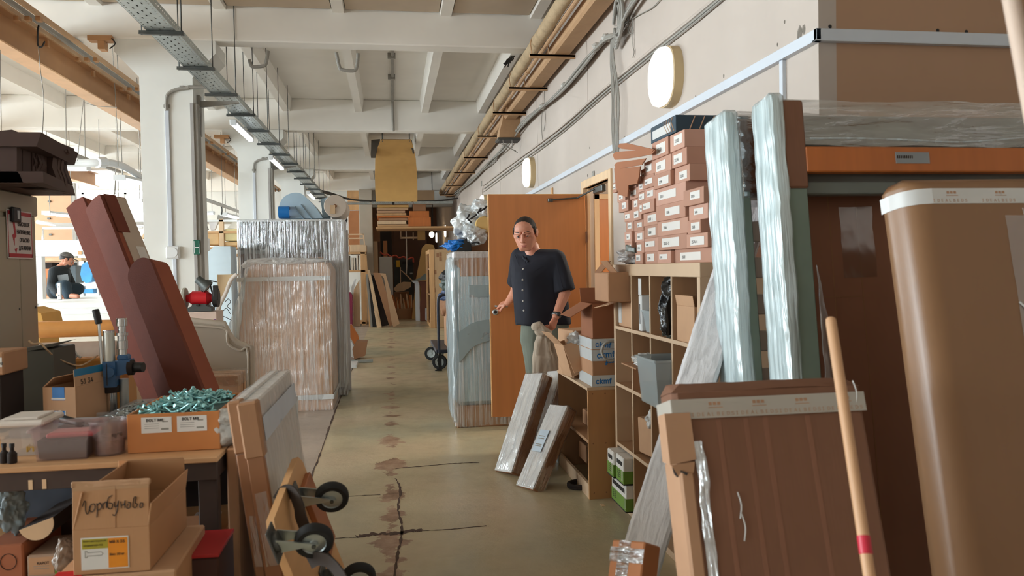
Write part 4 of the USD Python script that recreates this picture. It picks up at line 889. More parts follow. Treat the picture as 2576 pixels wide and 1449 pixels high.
for y in KYS[1:4]:
    for a, b in zip(KZ[:-1], KZ[1:]):
        obj('divider', box(KX0+.003, KX1-.006, y-.008, y+.008, a+(.035 if a == 0 else .009), b-(.03 if b > 1.4 else .009), .001), m_shelfin, t)
        obj('divider_edge', box(KX0, KX0+.003, y-.008, y+.008, a+(.035 if a == 0 else .009), b-(.03 if b > 1.4 else .009), 0), m_shelf, t)
cell = lambda r, c: (KYS[3-c], KYS[4-c], KZ[r]+(.035 if r == 0 else .01))       # row from the floor, column from the far end
# shoeboxes: rows from the board up; each face looks at the passage
NUM = '1032 1154 1193 1582 1083 1575 1128 1033-1 1574-4 1207 1073 1040 1054 1585 1531 1199 1032-1 1184 1036 1571-1 1060 1174 1163 1026 1088 1109 1141 1190 1183 1022 1135 1062 1151 1126 1099 1157 1145 1019 1102 1186 1047 1117 1130 1078'.split()
ROW = [  # (px left, px right) of the face and its lower edge, upper edge at the middle of the face
    ((1601, 1620), 661, 638), ((1622, 1658), 661, 628), ((1658, 1692), 661, 627), ((1692, 1785), 661, 622),
    ((1576, 1600), 648, 617), ((1597, 1617), 639, 615), ((1619, 1655), 627, 590), ((1657, 1731), 625, 585), ((1731, 1785), 620, 581),
    ((1574, 1592), 619, 595), ((1592, 1616), 615, 590), ((1617, 1656), 591, 557), ((1655, 1731), 590, 548), ((1735, 1768), 579, 543),
    ((1573, 1591), 592, 572), ((1591, 1615), 589, 566), ((1615, 1651), 560, 525), ((1653, 1727), 554, 510), ((1730, 1778), 541, 500),
    ((1570, 1590), 570, 546), ((1590, 1613), 562, 534), ((1618, 1650), 526, 492), ((1650, 1725), 518, 470), ((1724, 1776), 501, 457),
    ((1566, 1586), 550, 525), ((1586, 1604), 545, 515), ((1622, 1649), 488, 455), ((1649, 1692), 482, 442), ((1692, 1730), 474, 430),
    ((1584, 1606), 517, 492), ((1606, 1623), 510, 485), ((1617, 1647), 455, 420), ((1647, 1690), 449, 406), ((1690, 1728), 433, 388),
    ((1579, 1600), 491, 467), ((1602, 1623), 484, 460), ((1619, 1646), 424, 386), ((1645, 1686), 413, 366), ((1689, 1726), 397, 350),
    ((1546, 1556), 484, 465), ((1550, 1570), 508, 487), ((1556, 1580), 530, 500), ((1604, 1622), 459, 434), ((1608, 1620), 434, 410)]
done = []
SX = 1.40
def sbox(i, pl, pr, pb, pt):
    pm = (pl+pr)/2; r = random.Random(i)
    ya, yb = ax(pl, (pb+pt)/2, SX)[1], ax(pr, (pb+pt)/2, SX)[1]; zb, zt = ax(pm, pb, SX)[2], ax(pm, pt, SX)[2]
    return max(ya, yb), min(ya, yb), zb, zt
LB = []
for i, ((pl, pr), pb, pt) in enumerate(ROW): LB.append((i,)+sbox(i, pl, pr, pb, pt))
def place(i):
    return LB[i]
top_z = 1.4605
m_boxes = [mat('shoebox_%d' % k, c, .7, var=.06, vs=6) for k, c in enumerate(((192, 146, 124), (186, 138, 116), (198, 152, 132), (180, 134, 112)))]
words = ['far end', 'far half', 'middle', 'near half', 'near end']
order = sorted(LB, key=lambda q: q[3])
rest = []; BOXES = []
for (i, yf, yn, zb, zt) in order:
    r = random.Random(100+i)
    g = .002; yf -= g; yn += g; hgt = max((zt-zb)*.96, .065)
    # rest on the shelf or on the boxes below
    base = top_z
    for (a, b, tz) in rest:
        if min(a, yf)-max(b, yn) > .05: base = max(base, tz)
    zb = base; zt = zb+hgt-.002
    if yf > 4.45: hgt *= .98
    rest.append((yf, yn, zt))
    dxx = r.uniform(-.012, .012); x0 = SX+dxx
    lv = 1+sum(1 for q in ROW[:i] if abs((q[0][0]+q[0][1])/2-(ROW[i][0][0]+ROW[i][0][1])/2) < 18)
    num = NUM[i % len(NUM)]
    t = thing('shoebox', None, None, A([x0+.14, (yf+yn)/2, zb]), 'labelled shoeboxes stacked on the cube shelf')
    pos = min(4, int((4.45-(yf+yn)/2)/.25)) if yf < 4.5 else 0
    lay = min(9, int((zb-top_z)/.098)); BOXES.append((t, lay, (yf+yn)/2, num))
    obj('box', box(x0, min(x0+.33, XW-.005), yn, yf, zb, zt, .002), m_boxes[i % 4], t)
    lw, lh = (yf-yn)*r.uniform(.45, .7), hgt*r.uniform(.38, .6); cy, cz = (yf+yn)/2+(yf-yn)*r.uniform(-.12, .12), zb+hgt*r.uniform(.42, .58)
    obj('sticker', box(x0-.0012, x0, cy-lw/2, cy+lw/2, cz-lh/2, cz+lh/2, 0), m_paper, t, 'white paper sticker')
    hh = min(lh*.34, lw*.16)
    try: obj('lettering', text(num, hh, mx((x0-.0018, cy+lw*.4, cz-lh*.25), (0, -1, 0)), False, .0004), m_ink, t)
    except Exception: pass
ORD = 'first second third fourth fifth sixth seventh eighth ninth tenth'.split()
LAY = ['bottom']+[o for o in ORD[1:]]
for t_, lay, ym, num in BOXES:
    same = sorted([b_ for b_ in BOXES if b_[1] == lay], key=lambda b_: -b_[2]); k_ = [b_[0] for b_ in same].index(t_)
    say(stage.GetPrimAtPath(t_), 'pinkish shoebox, %s from the far end in the %s layer of the stack' % (ORD[k_], LAY[lay]), 'shoebox')
TOPZ = max(q[2] for q in rest)
def top_at(ya, yb): return max([tz for a, b, tz in rest if min(a, ya)-max(b, yb) > .005]+[top_z])
# dark printed box on the top
ya, yb = ax(1642, 350, SX)[1], ax(1705, 345, SX)[1]
zt = top_at(ya, yb); t = thing('shoebox', 'dark blue printed shoebox with beige line pattern on top of the stack', 'shoebox', A([SX+.16, (ya+yb)/2, zt]))
obj('box', box(SX-.01, XW-.01, yb, ya, zt, zt+.085, .002), mat('box_navy', (40, 62, 76), .6, var=.06), t)
obj('sticker', box(SX-.0115, SX-.01, ya-.3, ya-.03, zt+.015, zt+.06, 0), m_tapew, t)
for k in range(4): obj('line', tube([(SX-.0105, yb+.02+k*.03, zt+.01), (SX-.0105, yb+.06+k*.035, zt+.06), (SX-.0105, yb+.04+k*.04, zt+.08)], .003, 5), m_tan, t)
obj('line', [tube([(SX+.06+.05*k, yb-.0005, zt+.01), (SX+.09+.05*k, yb-.0005, zt+.08)], .003, 5) for k in range(3)], m_tan, t)
# brown open flaps sticking out beyond the far end
m_flap = mat('flap_brown', (160, 102, 68), .75, var=.06)
P6 = lambda px, py, x=1.36: ax(px, py, x)
def flap(name, pts, label, x=1.36, d=.006):
    q = [P6(px, py, x) for px, py in pts]; c = sum(q)/len(q)
    poly = [(p[1], p[2]) for p in q]; m = ext(poly, d); v = A(m.vertices)
    m = TM(np.stack([x+d-v[:, 1], v[:, 0], v[:, 2]], 1), m.faces[:, ::-1])
    return m
t = thing('open_carton', 'upended brown carton with rounded open flaps behind the shoebox stack', 'cardboard box', A([1.4, 4.3, 1.9]))
obj('flap', flap('f', [(1553, 368), (1560, 361), (1575, 360), (1645, 376), (1640, 382), (1600, 378), (1562, 374)], '', 1.35), m_flap, t)
obj('flap', flap('f', [(1541, 390), (1548, 382), (1600, 378), (1648, 378), (1640, 388), (1600, 396), (1565, 401), (1546, 402)], '', 1.353), m_flap, t)
obj('flap', flap('f', [(1545, 415), (1552, 408), (1600, 402), (1625, 398), (1614, 415), (1560, 424), (1548, 424)], '', 1.356), m_flap, t)
obj('side_panel', flap('f', [(1545, 424), (1562, 424), (1610, 418), (1608, 440), (1602, 462), (1580, 466), (1578, 496), (1556, 490), (1549, 466), (1546, 440)], '', 1.36), m_flap, t)
obj('inner_panel', flap('f', [(1547, 424), (1600, 420), (1600, 460), (1552, 464)], '', 1.375), m_cardin, t)
c = P6(1562, 648, 1.4)
t = thing('plastic_bag', 'crumpled clear plastic bag on the far end of the cube shelf', 'bag', A([1.5, 4.5, top_z]))
obj('bag', [crumple(tf(blob((.1, .13, .045), 4, .5, 2.4, 12), mx((1.44, 4.5, top_z+.045))), .012, 30, 4)], mat('bag_grey', (206, 200, 196), .25, var=.15, vs=14, transmission_weight=.35), t, smooth=60)
obj('flap', crumple(sub(tf(box(-.05, .06, 0, .012, 0, .06, .004), mx((1.38, 4.46, top_z+.045), (.2, -1, -.15), (0, 0, 1))), .02), .012, 20, 2), m_greyp, t, smooth=60)

# things in the cells and on the low cabinet
ya, yb, z = cell(3, 0); ya += .01; yb -= .012
# boxes at the far end of the top row, jutting out of the cell
t = carton('cardboard_box', 'brown carton jutting out of the top far cell of the cube shelf', mx((1.22, yb+.03, z+.155), (0, -1, 0)), .3, .3, .17, m_card)
obj('flap', tf(box(0, .15, 0, .004, 0, .09, .001), mx((0, .0, .17), (1, 0, 0), (0, .6, .7))), m_cardin, t); obj('flap', tf(box(0, .15, 0, .004, 0, .09, .001), mx((.15, .0, .24), (1, 0, 0), (0, .5, -.6))), m_card, t)
t = carton('cardboard_box', 'carton with grey printed side under the jutting one in the top far cell', mx((1.36, yb-.0, z), (0, -1, 0)), .3, .28, .15, m_card2)
obj('print', box(.0, .06, -.0012, 0, .02, .14, 0), m_tapew, t); obj('flap', tf(box(-.12, .22, 0, .004, 0, .13, .001), mx((.0, .0, .152), (1, .0, .1), (0, -1, -.3))), m_card2, t)
ya, yb, z = cell(3, 1)
t = carton('cardboard_box', 'narrow white box with an open lid in the second top cell', mx((1.352, yb-.1, z), (0, -1, 0)), .05, .3, .2, m_white)
obj('flap', tf(box(0, .05, 0, .003, 0, .09, .001), mx((0, 0, .2), (1, 0, 0), (-.5, -.0, .9))), m_white, t); obj('lettering', text('XX XXXXX', .014, face(mx((1.352, yb-.1, z), (0, -1, 0)), .035, -.0012, .03) @ mx((0, 0, 0), (0, 0, 1), (-1, 0, 0)), False) if False else box(.02, .03, -.001, 0, .04, .15, 0), m_ink, t)
m_clear = pane('clear_plastic', (214, 226, 230), milky=.34, gl=.12, rough=.12)
def tub(name, label, M, w, d, h, taper=.03, material=None, fill=None, fill_mat=None, lid=False, category='plastic tub', rim=.008, t_=.003):
    """an open tapering plastic tub; the fill is a heap inside it"""
    t = thing(name, label, category, M)
    a = taper; B = [(a, a), (w-a, a), (w-a, d-a), (a, d-a)]; Tt = [(0, 0), (w, 0), (w, d), (0, d)]
    o = hull([(x, y, 0) for x, y in B]+[(x, y, h) for x, y in Tt])
    i = [(x+(t_ if x < w/2 else -t_), y+(t_ if y < d/2 else -t_), t_) for x, y in B]+[(x+(t_ if x < w/2 else -t_), y+(t_ if y < d/2 else -t_), h+.01) for x, y in Tt]
    obj('tub', man_of(o)-m3.Manifold.hull_points(A(i)), material or m_clear, t)
    obj('rim', [box(-rim, w+rim, -rim, 0, h-.012, h, .002), box(-rim, w+rim, d, d+rim, h-.012, h, .002), box(-rim, 0, 0, d, h-.012, h, .002), box(w, w+rim, 0, d, h-.012, h, .002)], material or m_clear, t)
    if fill:
        k = hull([(x+(.006 if x < w/2 else -.006), y+(.006 if y < d/2 else -.006), .005) for x, y in B]+[(x+(a-a*fill+.008)*(1 if x < w/2 else -1), y+(a-a*fill+.008)*(1 if y < d/2 else -1), h*fill) for x, y in Tt])
        obj('contents', crumple(sub(k, .03), .006, 40, 3), fill_mat or m_dark, t, kind='stuff')
    return t
tub('plastic_tub', 'clear tub beside the narrow white box in the second top cell', mx((1.352, yb-.17, z), (0, -1, 0)), .13, .25, .12, .015)
bag('plastic_bag', 'grey crumpled bag in the clear tub of the second top cell', A([1.45, yb-.235, z+.15]), (.06, .055, .06), 6, material=mat('bag_dull', (132, 124, 118), .3, var=.2, vs=20))
ya, yb, z = cell(3, 2)
t = thing('black_bag', 'shiny black plastic sheet hanging in the third top cell', 'bag', A([1.4, ya, z]))
obj('bag', crumple(sub(tf(hull([(0, 0, 0), (.1, .0, .0), (.12, .06, .06), (.02, .04, .28), (.05, .0, .29), (-.02, .05, .05), (.06, .05, .1)]), mx((1.315, ya+.03, z+.02))), .025), .03, 12, 2), mat('black_film', (18, 18, 18), .18, var=.1, bump=.6, bs=24), t, smooth=True)
bag('plastic_bag', 'small clear bag of dark parts at the foot of the third top cell', A([1.38, ya+.09, z+.046]), (.06, .05, .045), 9, material=mat('bag_dark', (70, 72, 66), .2, var=.5, vs=30))
ya, yb, z = cell(3, 3)
open_carton('cardboard_box', 'pale open carton in the near top cell behind the bubble-wrapped board', mx((1.35, yb-.05, z), (0, -1, 0)), .22, .3, .17, {'l': (.05, -10), 'f': (.05, 10)}, m_card2)
ya, yb, z = cell(2, 1)
obj('thin_board', box(1.27, 1.6, ya+.03, yb-.03, z+.155, z+.163, .001), m_card, None, 'thin brown board jutting out of the second row of the cube shelf', 'board')
open_carton('cardboard_box', 'low carton under the thin board in the second row', mx((1.4, yb-.02, z), (0, -1, 0)), .3, .28, .145, {}, m_card)
bag('plastic_bag', 'white crumpled bag lying on the thin board in the second row', A([1.36, ya+.1, z+.163+.033]), (.07, .1, .035), 2, material=mat('bag_pale', (206, 206, 204), .3, var=.15, vs=20))
ya, yb, z = cell(2, 2)
tub('storage_tub', 'big clear storage tub jutting out of the third cell of the second row', mx((1.26, yb-.012, .746), (0, -1, 0)), .30, .45, .24, .02, fill=.42, fill_mat=mat('teal_bits', (60, 96, 108), .5, var=.4, vs=40))
t = thing('rope_coil', 'coil of pale rope hung on the far side of the cube shelf', 'rope', A([1.3, 4.7, .95]))
obj('coil', [tf(lathe([(.06+.008*math.cos(a), .008*math.sin(a)) for a in np.linspace(0, 2*np.pi, 7)], 20), mx((1.33, KY1+.02+.012*k, .93), (0, 0, 1), (0, 1, 0))) for k in range(2)], m_grey, t)
ya, yb, z = cell(0, 1)
q = cell(1, 1)
t = carton('cardboard_box', 'tilted brown carton with plastic sticking out in the third row', mx((1.36, q[1]-.05, q[2]+.02), (.15, -1, .0), (.0, -.25, 1)), .2, .25, .2, m_card2)
bag('plastic_bag', 'crumpled clear plastic on the tilted carton in the third row', A([1.4, q[0]+.1, q[2]+.23]), (.05, .07, .05), 3, material=mat('bag_pale', (206, 206, 204), .3))
# two white and green boxes stacked in the lower far cell
m_green = mat('label_green', (112, 150, 58), .5, var=.05)
for k in range(3):
    y1 = cell(0, 0)[1]-.012; z0 = .036+(.0 if k < 1 else .158)
    dy = .13 if k == 2 else .0
    w = .30 if k == 0 else (.155 if k == 1 else .135)
    M = mx((1.30-.012*k, y1-(.142 if k == 1 else 0)-.0, z0), (0, -1, 0))
    t = carton('fastener_box', ('long white and green box at the bottom of the lower far cell', 'white and green box on the long one, nearer the camera', 'white and green box on the long one, at the far end')[k], M, w-.005, .3, .155, m_paper, category='box')
    obj('green_band', box(-.001, w-.004, -.0012, .301, .008, .08, 0), m_green, t); obj('black_band', box(.02, w-.03, -.0014, -.001, .105, .13, 0), m_black, t)
    obj('black_base', box(-.001, w-.004, -.0014, .3, .0, .008, 0), m_black, t)
    if w > .14: obj('lettering', text('FixEd', .016, face(M, .035, -.0018, .11)), m_paper, t)
    obj('print', [box(.03, .09, -.0018, -.001, .03+.012*j, .034+.012*j, 0) for j in range(4)], m_ink, t); obj('picture', tube([(w-.04, -.001, .02), (w-.04, -.001, .075), (w-.03, -.001, .085), (w-.02, -.001, .075), (w-.02, -.001, .02)], .002, 5), m_paper, t)

# the low cabinet beyond the cube shelf
CX0_, CX1_, CY0_, CY1_, CZ1_ = 1.19, 1.60, 4.73, 5.62, .70
t = thing('low_cabinet', 'low plywood cabinet with an open front beside the cube shelf', 'cabinet', A([1.4, 5.1, 0]))
obj('end_panel', box(CX0_, CX1_, CY0_, CY0_+.02, 0, CZ1_-.018, .001), m_orangewood if False else mat('oak_panel', (190, 140, 92), .5, var=.08, vs=3, st=(4, 4, .5)), t); obj('end_panel', box(CX0_, CX1_, CY1_-.02, CY1_, 0, CZ1_-.018, .001), m_shelfin, t)
obj('top_board', box(CX0_-.005, CX1_, CY0_-.003, CY1_, CZ1_-.018, CZ1_, .001), m_shelf, t)
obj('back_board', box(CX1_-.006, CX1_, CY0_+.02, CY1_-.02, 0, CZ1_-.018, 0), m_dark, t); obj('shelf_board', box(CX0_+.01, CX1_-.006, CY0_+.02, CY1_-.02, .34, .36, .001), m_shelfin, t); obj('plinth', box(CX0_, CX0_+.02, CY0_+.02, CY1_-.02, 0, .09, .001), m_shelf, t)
obj('screw_cap', [tf(blob((.005, .002, .005), 1, 0), mx((x, CY0_-.001, z))) for x in (1.22, 1.3) for z in (.04, .35, .66)], m_cardin, t)
for k, (y, z, w_, h_, mm) in enumerate(((4.85, .36, .2, .14, m_cardin), (5.15, .36, .18, .1, m_card), (4.9, .0, .3, .2, m_dark), (5.25, .092, .2, .12, m_card))):
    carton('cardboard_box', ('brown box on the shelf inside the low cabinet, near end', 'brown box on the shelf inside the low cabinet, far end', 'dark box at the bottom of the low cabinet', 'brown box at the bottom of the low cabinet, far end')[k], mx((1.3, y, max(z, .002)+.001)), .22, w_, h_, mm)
obj('foam_sheet', box(1.19, 1.2, CY1_+.03, CY1_+.12, 0, .35, .002), mat('pale_blue', (190, 206, 214), .6), None, 'pale sheet edge on the floor behind the low cabinet', 'sheet')
M = mx((1.225, CY0_+.02, CZ1_+.001)); m_ckt = mat('ckmf_tape', (206, 212, 214), .25, var=.06)
def brandbox(M, w, d, h, label, rows):
    t = carton('cardboard_box', label, M, w, d, h, m_card)
    for (z0, z1, s, th) in rows:
        obj('printed_tape', [box(-.001, w+.001, -.0012, 0, z0, z1, 0), box(-.0012, 0, 0, d, z0, z1, 0)], m_ckt, t)
        for x, k in s: obj('lettering', text('ckmf', th, face(M, x, -.002, z0+.006) @ mx((0, 0, 0), (math.cos(k), 0, math.sin(k)), (-math.sin(k), 0, math.cos(k)))) if False else tf(text('ckmf', th, np.eye(4)), mx((x, -.0018, z0+(z1-z0)*.25), (math.cos(k), 0, math.sin(k)), (-math.sin(k), 0, math.cos(k)))), m_blue, t)
    return t
brandbox(M, .3, .34, .30, 'carton bound in blue-lettered white tape on the low cabinet', [(.0, .07, [(.02, .0), (.17, 0)], .032), (.16, .23, [(.03, .05), (.2, 3.2)], .036), (.235, .298, [(.24, 3.3), (.02, -.1)], .032)])
open_carton('cardboard_box', 'open brown carton standing on the tape-bound carton', mx((1.235, CY0_+.03, CZ1_+.302)), .3, .3, .215, {'b': (.1, 20), 'l': (.16, 120)}, mat('carton_brown', (150, 94, 62), .75))
t = carton('cardboard_box', 'small carton with a white label stacked behind the tape-bound carton', mx((1.2, CY0_+.42, CZ1_+.001), (1, .2, 0)), .24, .26, .32, m_card2)
obj('sticker', box(.02, .1, -.0015, 0, .22, .3, 0), m_paper, t); obj('print', box(.04, .07, -.002, -.0015, .24, .27, 0), m_ink, t)
t = open_carton('cardboard_box', 'open carton with plastic scraps leaning left of the tape-bound carton', mx((1.175, CY0_+.36, CZ1_+.02), (.9, .1, .25), (-.2, 0, 1)), .12, .2, .22, {'l': (.12, 30), 'f': (.2, 160)}, m_card2)
bag('plastic_bag', 'silvery plastic scrap in the open carton left of the tape', A([1.21, CY0_+.4, CZ1_+.26]), (.05, .06, .05), 7, material=mat('bag_pale', (206, 206, 204), .3))
# ------------------------------------------------------------------ right foreground: wrapped frames, cartons, poles
f_bed = film('film_bed', (30, 30, 1.5), .22, .6, .92, tint=(216, 232, 234), gl=.12, rough=.24, bump=.7)
f_clear = film('film_clear', (4, 4, 12), .52, .78, .55, gl=.3, rough=.1, bump=.9)
m_palefoam = mat('pale_green_foam', (214, 230, 230), .5, var=.06, vs=4, st=(4, 4, .5))
m_browncard = mat('cardboard_brown', (130, 90, 68), .75, var=.08, vs=4, st=(3, 3, .7), bump=.05, bs=200, bst=(1, 1, .05))
# two packs of frames leaning on the recess wall; local x to the right, z up along the lean
def lean_frame(xl, y0, z=0.0, back=.125): return mx((xl, y0, z), (1, 0, 0), (0, back, 1))
xA = at(1772, 300, 2.93)[0]; MA_ = lean_frame(xA, 2.50)
hA_ = 2.03
t = thing('wrapped_bed_frame', 'film-wrapped pack of bed frames with pale slats, nearest the shoeboxes', 'package', MA_)
dA = .17
obj('stile', box(0, .045, 0, dA, 0, hA_, .01), m_palefoam, t); obj('top_rail', box(.045, 1.9, .02, dA, hA_-.30, hA_-.02, .008), m_browncard, t, 'brown cardboard corner and rail at the top')
obj('front_post', box(.045, .085, 0, .04, 0, hA_-.3, .004), mat('post_green', (120, 136, 124), .5), t)
m_slat = mat('slat_white', (206, 190, 176), .6, var=.05)
for k in range(13):
    z = hA_-.48-.135*k
    if z > .05: obj('slat', box(.085, .6, .04, .06, z, z+.075, .003), m_slat, t)
obj('stretch_film', shell(.05, dA, hA_, .008, .007, .05, 31, fr=12), f_bed, t, smooth=True)
obj('film_top', shell(.5, dA-.03, .33, .006, .008, .06, 32, fr=9, x=.05, y=.0, z=hA_-.335), f_clear, t, smooth=True)
xB = at(1914, 300, 2.62)[0]; MB_ = lean_frame(xB, 2.30); hB_ = 2.05; dB = .13
t = thing('wrapped_bed_frame', 'front film-wrapped bed frame with an orange wooden rail along the top', 'package', MB_)
obj('stile', box(0, .04, 0, dB, 0, hB_, .01), m_palefoam, t)
obj('corner_card', box(.04, .12, -.004, dB-.02, hB_-.33, hB_-.02, .006), m_browncard, t, 'brown cardboard corner of the frame')
obj('front_post', box(.04, .115, 0, .05, 0, hB_-.33, .004), mat('post_green', (120, 136, 124), .5), t)
zr = hB_-.225
obj('rail', box(.115, 1.25, -.006, .03, zr-.05, zr+.04, .004), m_orangewood, t, 'orange wooden rail')
obj('rail_label', box(.45, .58, -.008, -.006, zr-.02, zr+.02, 0), mat('label_grey', (150, 154, 156), .4), t); obj('lettering', text('XXXXXXXXX', .010, mx((.455, -.0086, zr+.0), (1, 0, 0)), False), m_print, t) if False else obj('print', [box(.455+.007*k, .459+.007*k, -.0086, -.008, zr-.002, zr+.008, 0) for k in range(9)], m_print, t)
obj('back_rail', box(.12, 1.25, .07, .1, zr-.09, hB_-.05, .004), mat('rail_grey', (122, 118, 110), .5), t, 'grey back rail seen through the film')
obj('lower_rail', box(.115, .75, .03, .07, zr-.12, zr-.075, .004), m_greyp, t)
obj('stretch_film', shell(.045, dB, hB_, .008, .007, .05, 41, fr=12), f_bed, t, smooth=True)
fs = tf(sheet(.05, 1.25, .05, .235, 0, .02, .05, 12, 5), mx((0, -.012, zr+.0), (1, 0, 0), (0, .3, 1)))
obj('film_top', fs, film('film_sag', (3, 3, 16), .42, .85, .5, tint=(170, 178, 168), gl=.26, rough=.12, bump=1.0), t, 'clear film sagging from the frame top to the rail', smooth=True)
obj('film_fold', tube(curve([(.12, -.03, zr+.06), (.3, -.035, zr+.06), (.5, -.035, zr+.055), (.7, -.035, zr+.05), (1.0, -.03, zr+.075), (1.2, -.02, zr+.1)], 5), .004, 6), f_milk, t, smooth=True)
obj('film_tail', crumple(sub(mv(ext([(.11, .4), (.115, 1.45), (.15, 1.2), (.2, .95), (.19, .5)], .004), 0, -.02, 0), .05), .01, 9, 3), film('film_tail', (16, 16, 2), .42, .8, .6, gl=.26), t, smooth=True)
# brown sheet behind
xs0 = at(1998, 600, 2.61)[0]
t = thing('cardboard_sheet', 'tall brown cardboard sheet leaning on the recess wall behind the bed frames', 'cardboard', lean_frame(xs0, 2.455, .004, .125))
obj('sheet', box(0, .95, 0, .03, 0, 1.93, .003), mat('cardboard_deep', (150, 102, 78), .8, var=.06, vs=3), t)
for x in (.16, .27): obj('crease', box(x, x+.003, -.0012, 0, .1, 1.9, 0), m_cardin, t)
obj('crease', box(.0, .3, -.0012, 0, 1.33, 1.333, 0), m_cardin, t)
obj('loose_film', tf(sheet(.2, .33, 1.4, 1.66, -.006, .004, .03, 5, 12), np.eye(4)), film('film_thin', (5, 5, 2), .6, .85, .3, gl=.12, rough=.2, bump=.5), t, smooth=True)

def tape_print(M, x0, x1, z0, z1, t, y=-.0018, step=.155):
    """printed packing tape: emblem above, spaced name below"""
    h = z1-z0; x = x0+.02; k = 0
    m_tp = mat('tape_print', (184, 142, 112), .5)
    while x < x1-.11:
        obj('emblem', [box(x+.045+.011*j, x+.053+.011*j, y-.0004, y, z1-h*.36, z1-h*.2, 0) for j in range(3)]+[box(x+.043, x+.08, y-.0004, y, z1-h*.5, z1-h*.46, 0)], m_tp, t)
        for j, ch in enumerate('IDEALBEDS'): obj('lettering', text(ch, h*.19, mx((x+.0125*j, y, z0+h*.1)), False, .0004), m_tp, t)
        x += step; k += 1
# the big carton at the right edge
wB, dB2, hB2 = 1.0, .15, 1.725
x0 = at(2208, 470, 2.05+dB2-.03)[0]
Mb = lean_frame(x0, 1.71, .004, .2)
t = thing('bed_carton', 'big rounded cardboard package with white tape round its top at the right edge', 'package', Mb)
body = hull([(x, y, z) for x, y in [(.0, .08), (.008, .042), (.023, .023), (.042, .008), (.08, 0), (wB, 0), (wB, dB2), (.03, dB2), (0, dB2-.04)] for z in (0, hB2-.03)]+[(.03, .05, hB2), (wB, .02, hB2), (wB, dB2-.02, hB2), (.03, dB2-.03, hB2)])
obj('carton', body, mat('cardboard_glossy', (146, 108, 76), .34, var=.06, vs=3, st=(2, 2, .5), bump=.03, bs=200, bst=(1, 1, .05)), t, smooth=40)
obj('tape_band', [box(.08, wB, -.0016, 0, hB2-.085, hB2-.04, 0), hull([(x, y, z) for z in (hB2-.085, hB2-.04) for x, y in [(.08, -.0016), (.041, .0065), (.022, .0215), (.0065, .041), (-.0016, .08), (.08, .08)]]), box(-.0016, 0, .08, dB2-.03, hB2-.085, hB2-.04, 0)], m_tapew, t, 'white printed tape band')
tape_print(Mb, .06, .6, hB2-.085, hB2-.04, t)
obj('film_seam', tube(curve([(.36, -.003, hB2-.1), (.4, -.004, hB2-.4), (.44, -.004, hB2-.7), (.49, -.004, hB2-1.0), (.55, -.004, .5)], 5), .0018, 5), f_gloss, t)
obj('film_sheet', tf(sheet(.3, .75, .3, hB2-.12, -.004, .004, .06, 6, 8), np.eye(4)), film('film_thin', (5, 5, 2), .6, .85, .3, gl=.12, rough=.2, bump=.5), t, smooth=True)
obj('crumple', [tube(curve([(x, -.005, z), (x+.02, -.007, z-.02), (x+.035, -.005, z-.025)], 3), .003, 5) for x, z in ((.3, 1.35), (.42, 1.25), (.34, 1.05), (.48, 1.1))], m_tapew, t)
obj('mark', tube(curve([(.36+.07, -.003, 1.58), (.36+.02, -.003, 1.57), (.36+.03, -.003, 1.53), (.36+.06, -.003, 1.5), (.36+.01, -.003, 1.46)], 4), .0025, 5), m_ink, t, 'handwritten stroke')
# the front carton
q = at(1693, 1000, 1.80)
Mf = lean_frame(q[0], 1.80-.3*1.13, .004, .3); wF, dF = .49, .10; hF = 1.20
t = thing('bed_carton', 'waist-high cardboard package with torn corner flap and white tape in front', 'package', Mf)
obj('carton', box(0, wF, 0, dF, 0, hF, .012), m_browncard, t, smooth=40)
obj('left_edge', box(-.006, .03, -.004, dF, 0, hF-.17, .006), mat('cardboard_light', (186, 144, 112), .7, var=.06), t, 'paler folded cardboard along the left edge')
obj('tape_band', [box(-.008, wF+.003, -.005, -.0035, hF-.075, hF-.028, 0), box(-.0095, -.008, -.004, dF, hF-.075, hF-.028, 0)], mat('tape_greyish', (186, 180, 170), .3, var=.06), t, 'white printed tape band')
tape_print(Mf, .02, wF+.03, hF-.075, hF-.028, t, -.0052, .112)
obj('corner_flap', [hull([(-.03, -.012, hF-.18), (.035, -.012, hF-.17), (-.028, -.006, hF-.06), (.035, -.008, hF-.06), (-.03, .04, hF-.17), (-.026, .05, hF-.06)]), hull([(-.028, -.012, hF-.18), (.03, -.014, hF-.175), (.0, .01, hF-.215), (.028, -.004, hF-.2)])], mat('cardboard_light', (186, 144, 112), .7), t, 'torn folded cardboard flap')
obj('corner_hole', hull([(-.022, -.0, hF-.185), (.012, -.011, hF-.2), (.004, .015, hF-.222), (-.012, .02, hF-.2)]), m_ink, t)
obj('top_fold', crumple(sub(hull([(0, 0, hF-.01), (wF, 0, hF-.01), (0, dF, hF-.01), (wF, dF, hF-.01), (.03, .03, hF+.014), (wF-.02, .03, hF+.012), (.02, dF, hF+.02), (wF, dF, hF+.012)]), .04), .006, 14, 4), m_browncard, t, smooth=40)
for x in (.1, .17, .22, .33): obj('crease', box(x, x+.012, -.0008, .0, .1, hF-.08, 0), mat('crease_brown', (142, 98, 76), .75), t)
obj('film_streak', [tf(sheet(.035, .06, hF-.55, hF-.13, -.006, .006, .02, 7, 16), np.eye(4)), tf(sheet(.045, .065, .1, hF-.5, -.006, .004, .03, 8, 10), np.eye(4))], film('film_hot', (60, 60, 5), .35, .62, .9, gl=.5, rough=.1, bump=1.0), t, smooth=True)
for x, z in ((.13, hF-.25), (.133, hF-.3), (wF-.02, hF+.0)): obj('painted_glint', tube(curve([(x, -.003, z), (x+.004, -.005, z-.03), (x-.002, -.003, z-.06)], 3), .0018, 5), m_tapew, t)  # white strokes drawn as highlights on the film
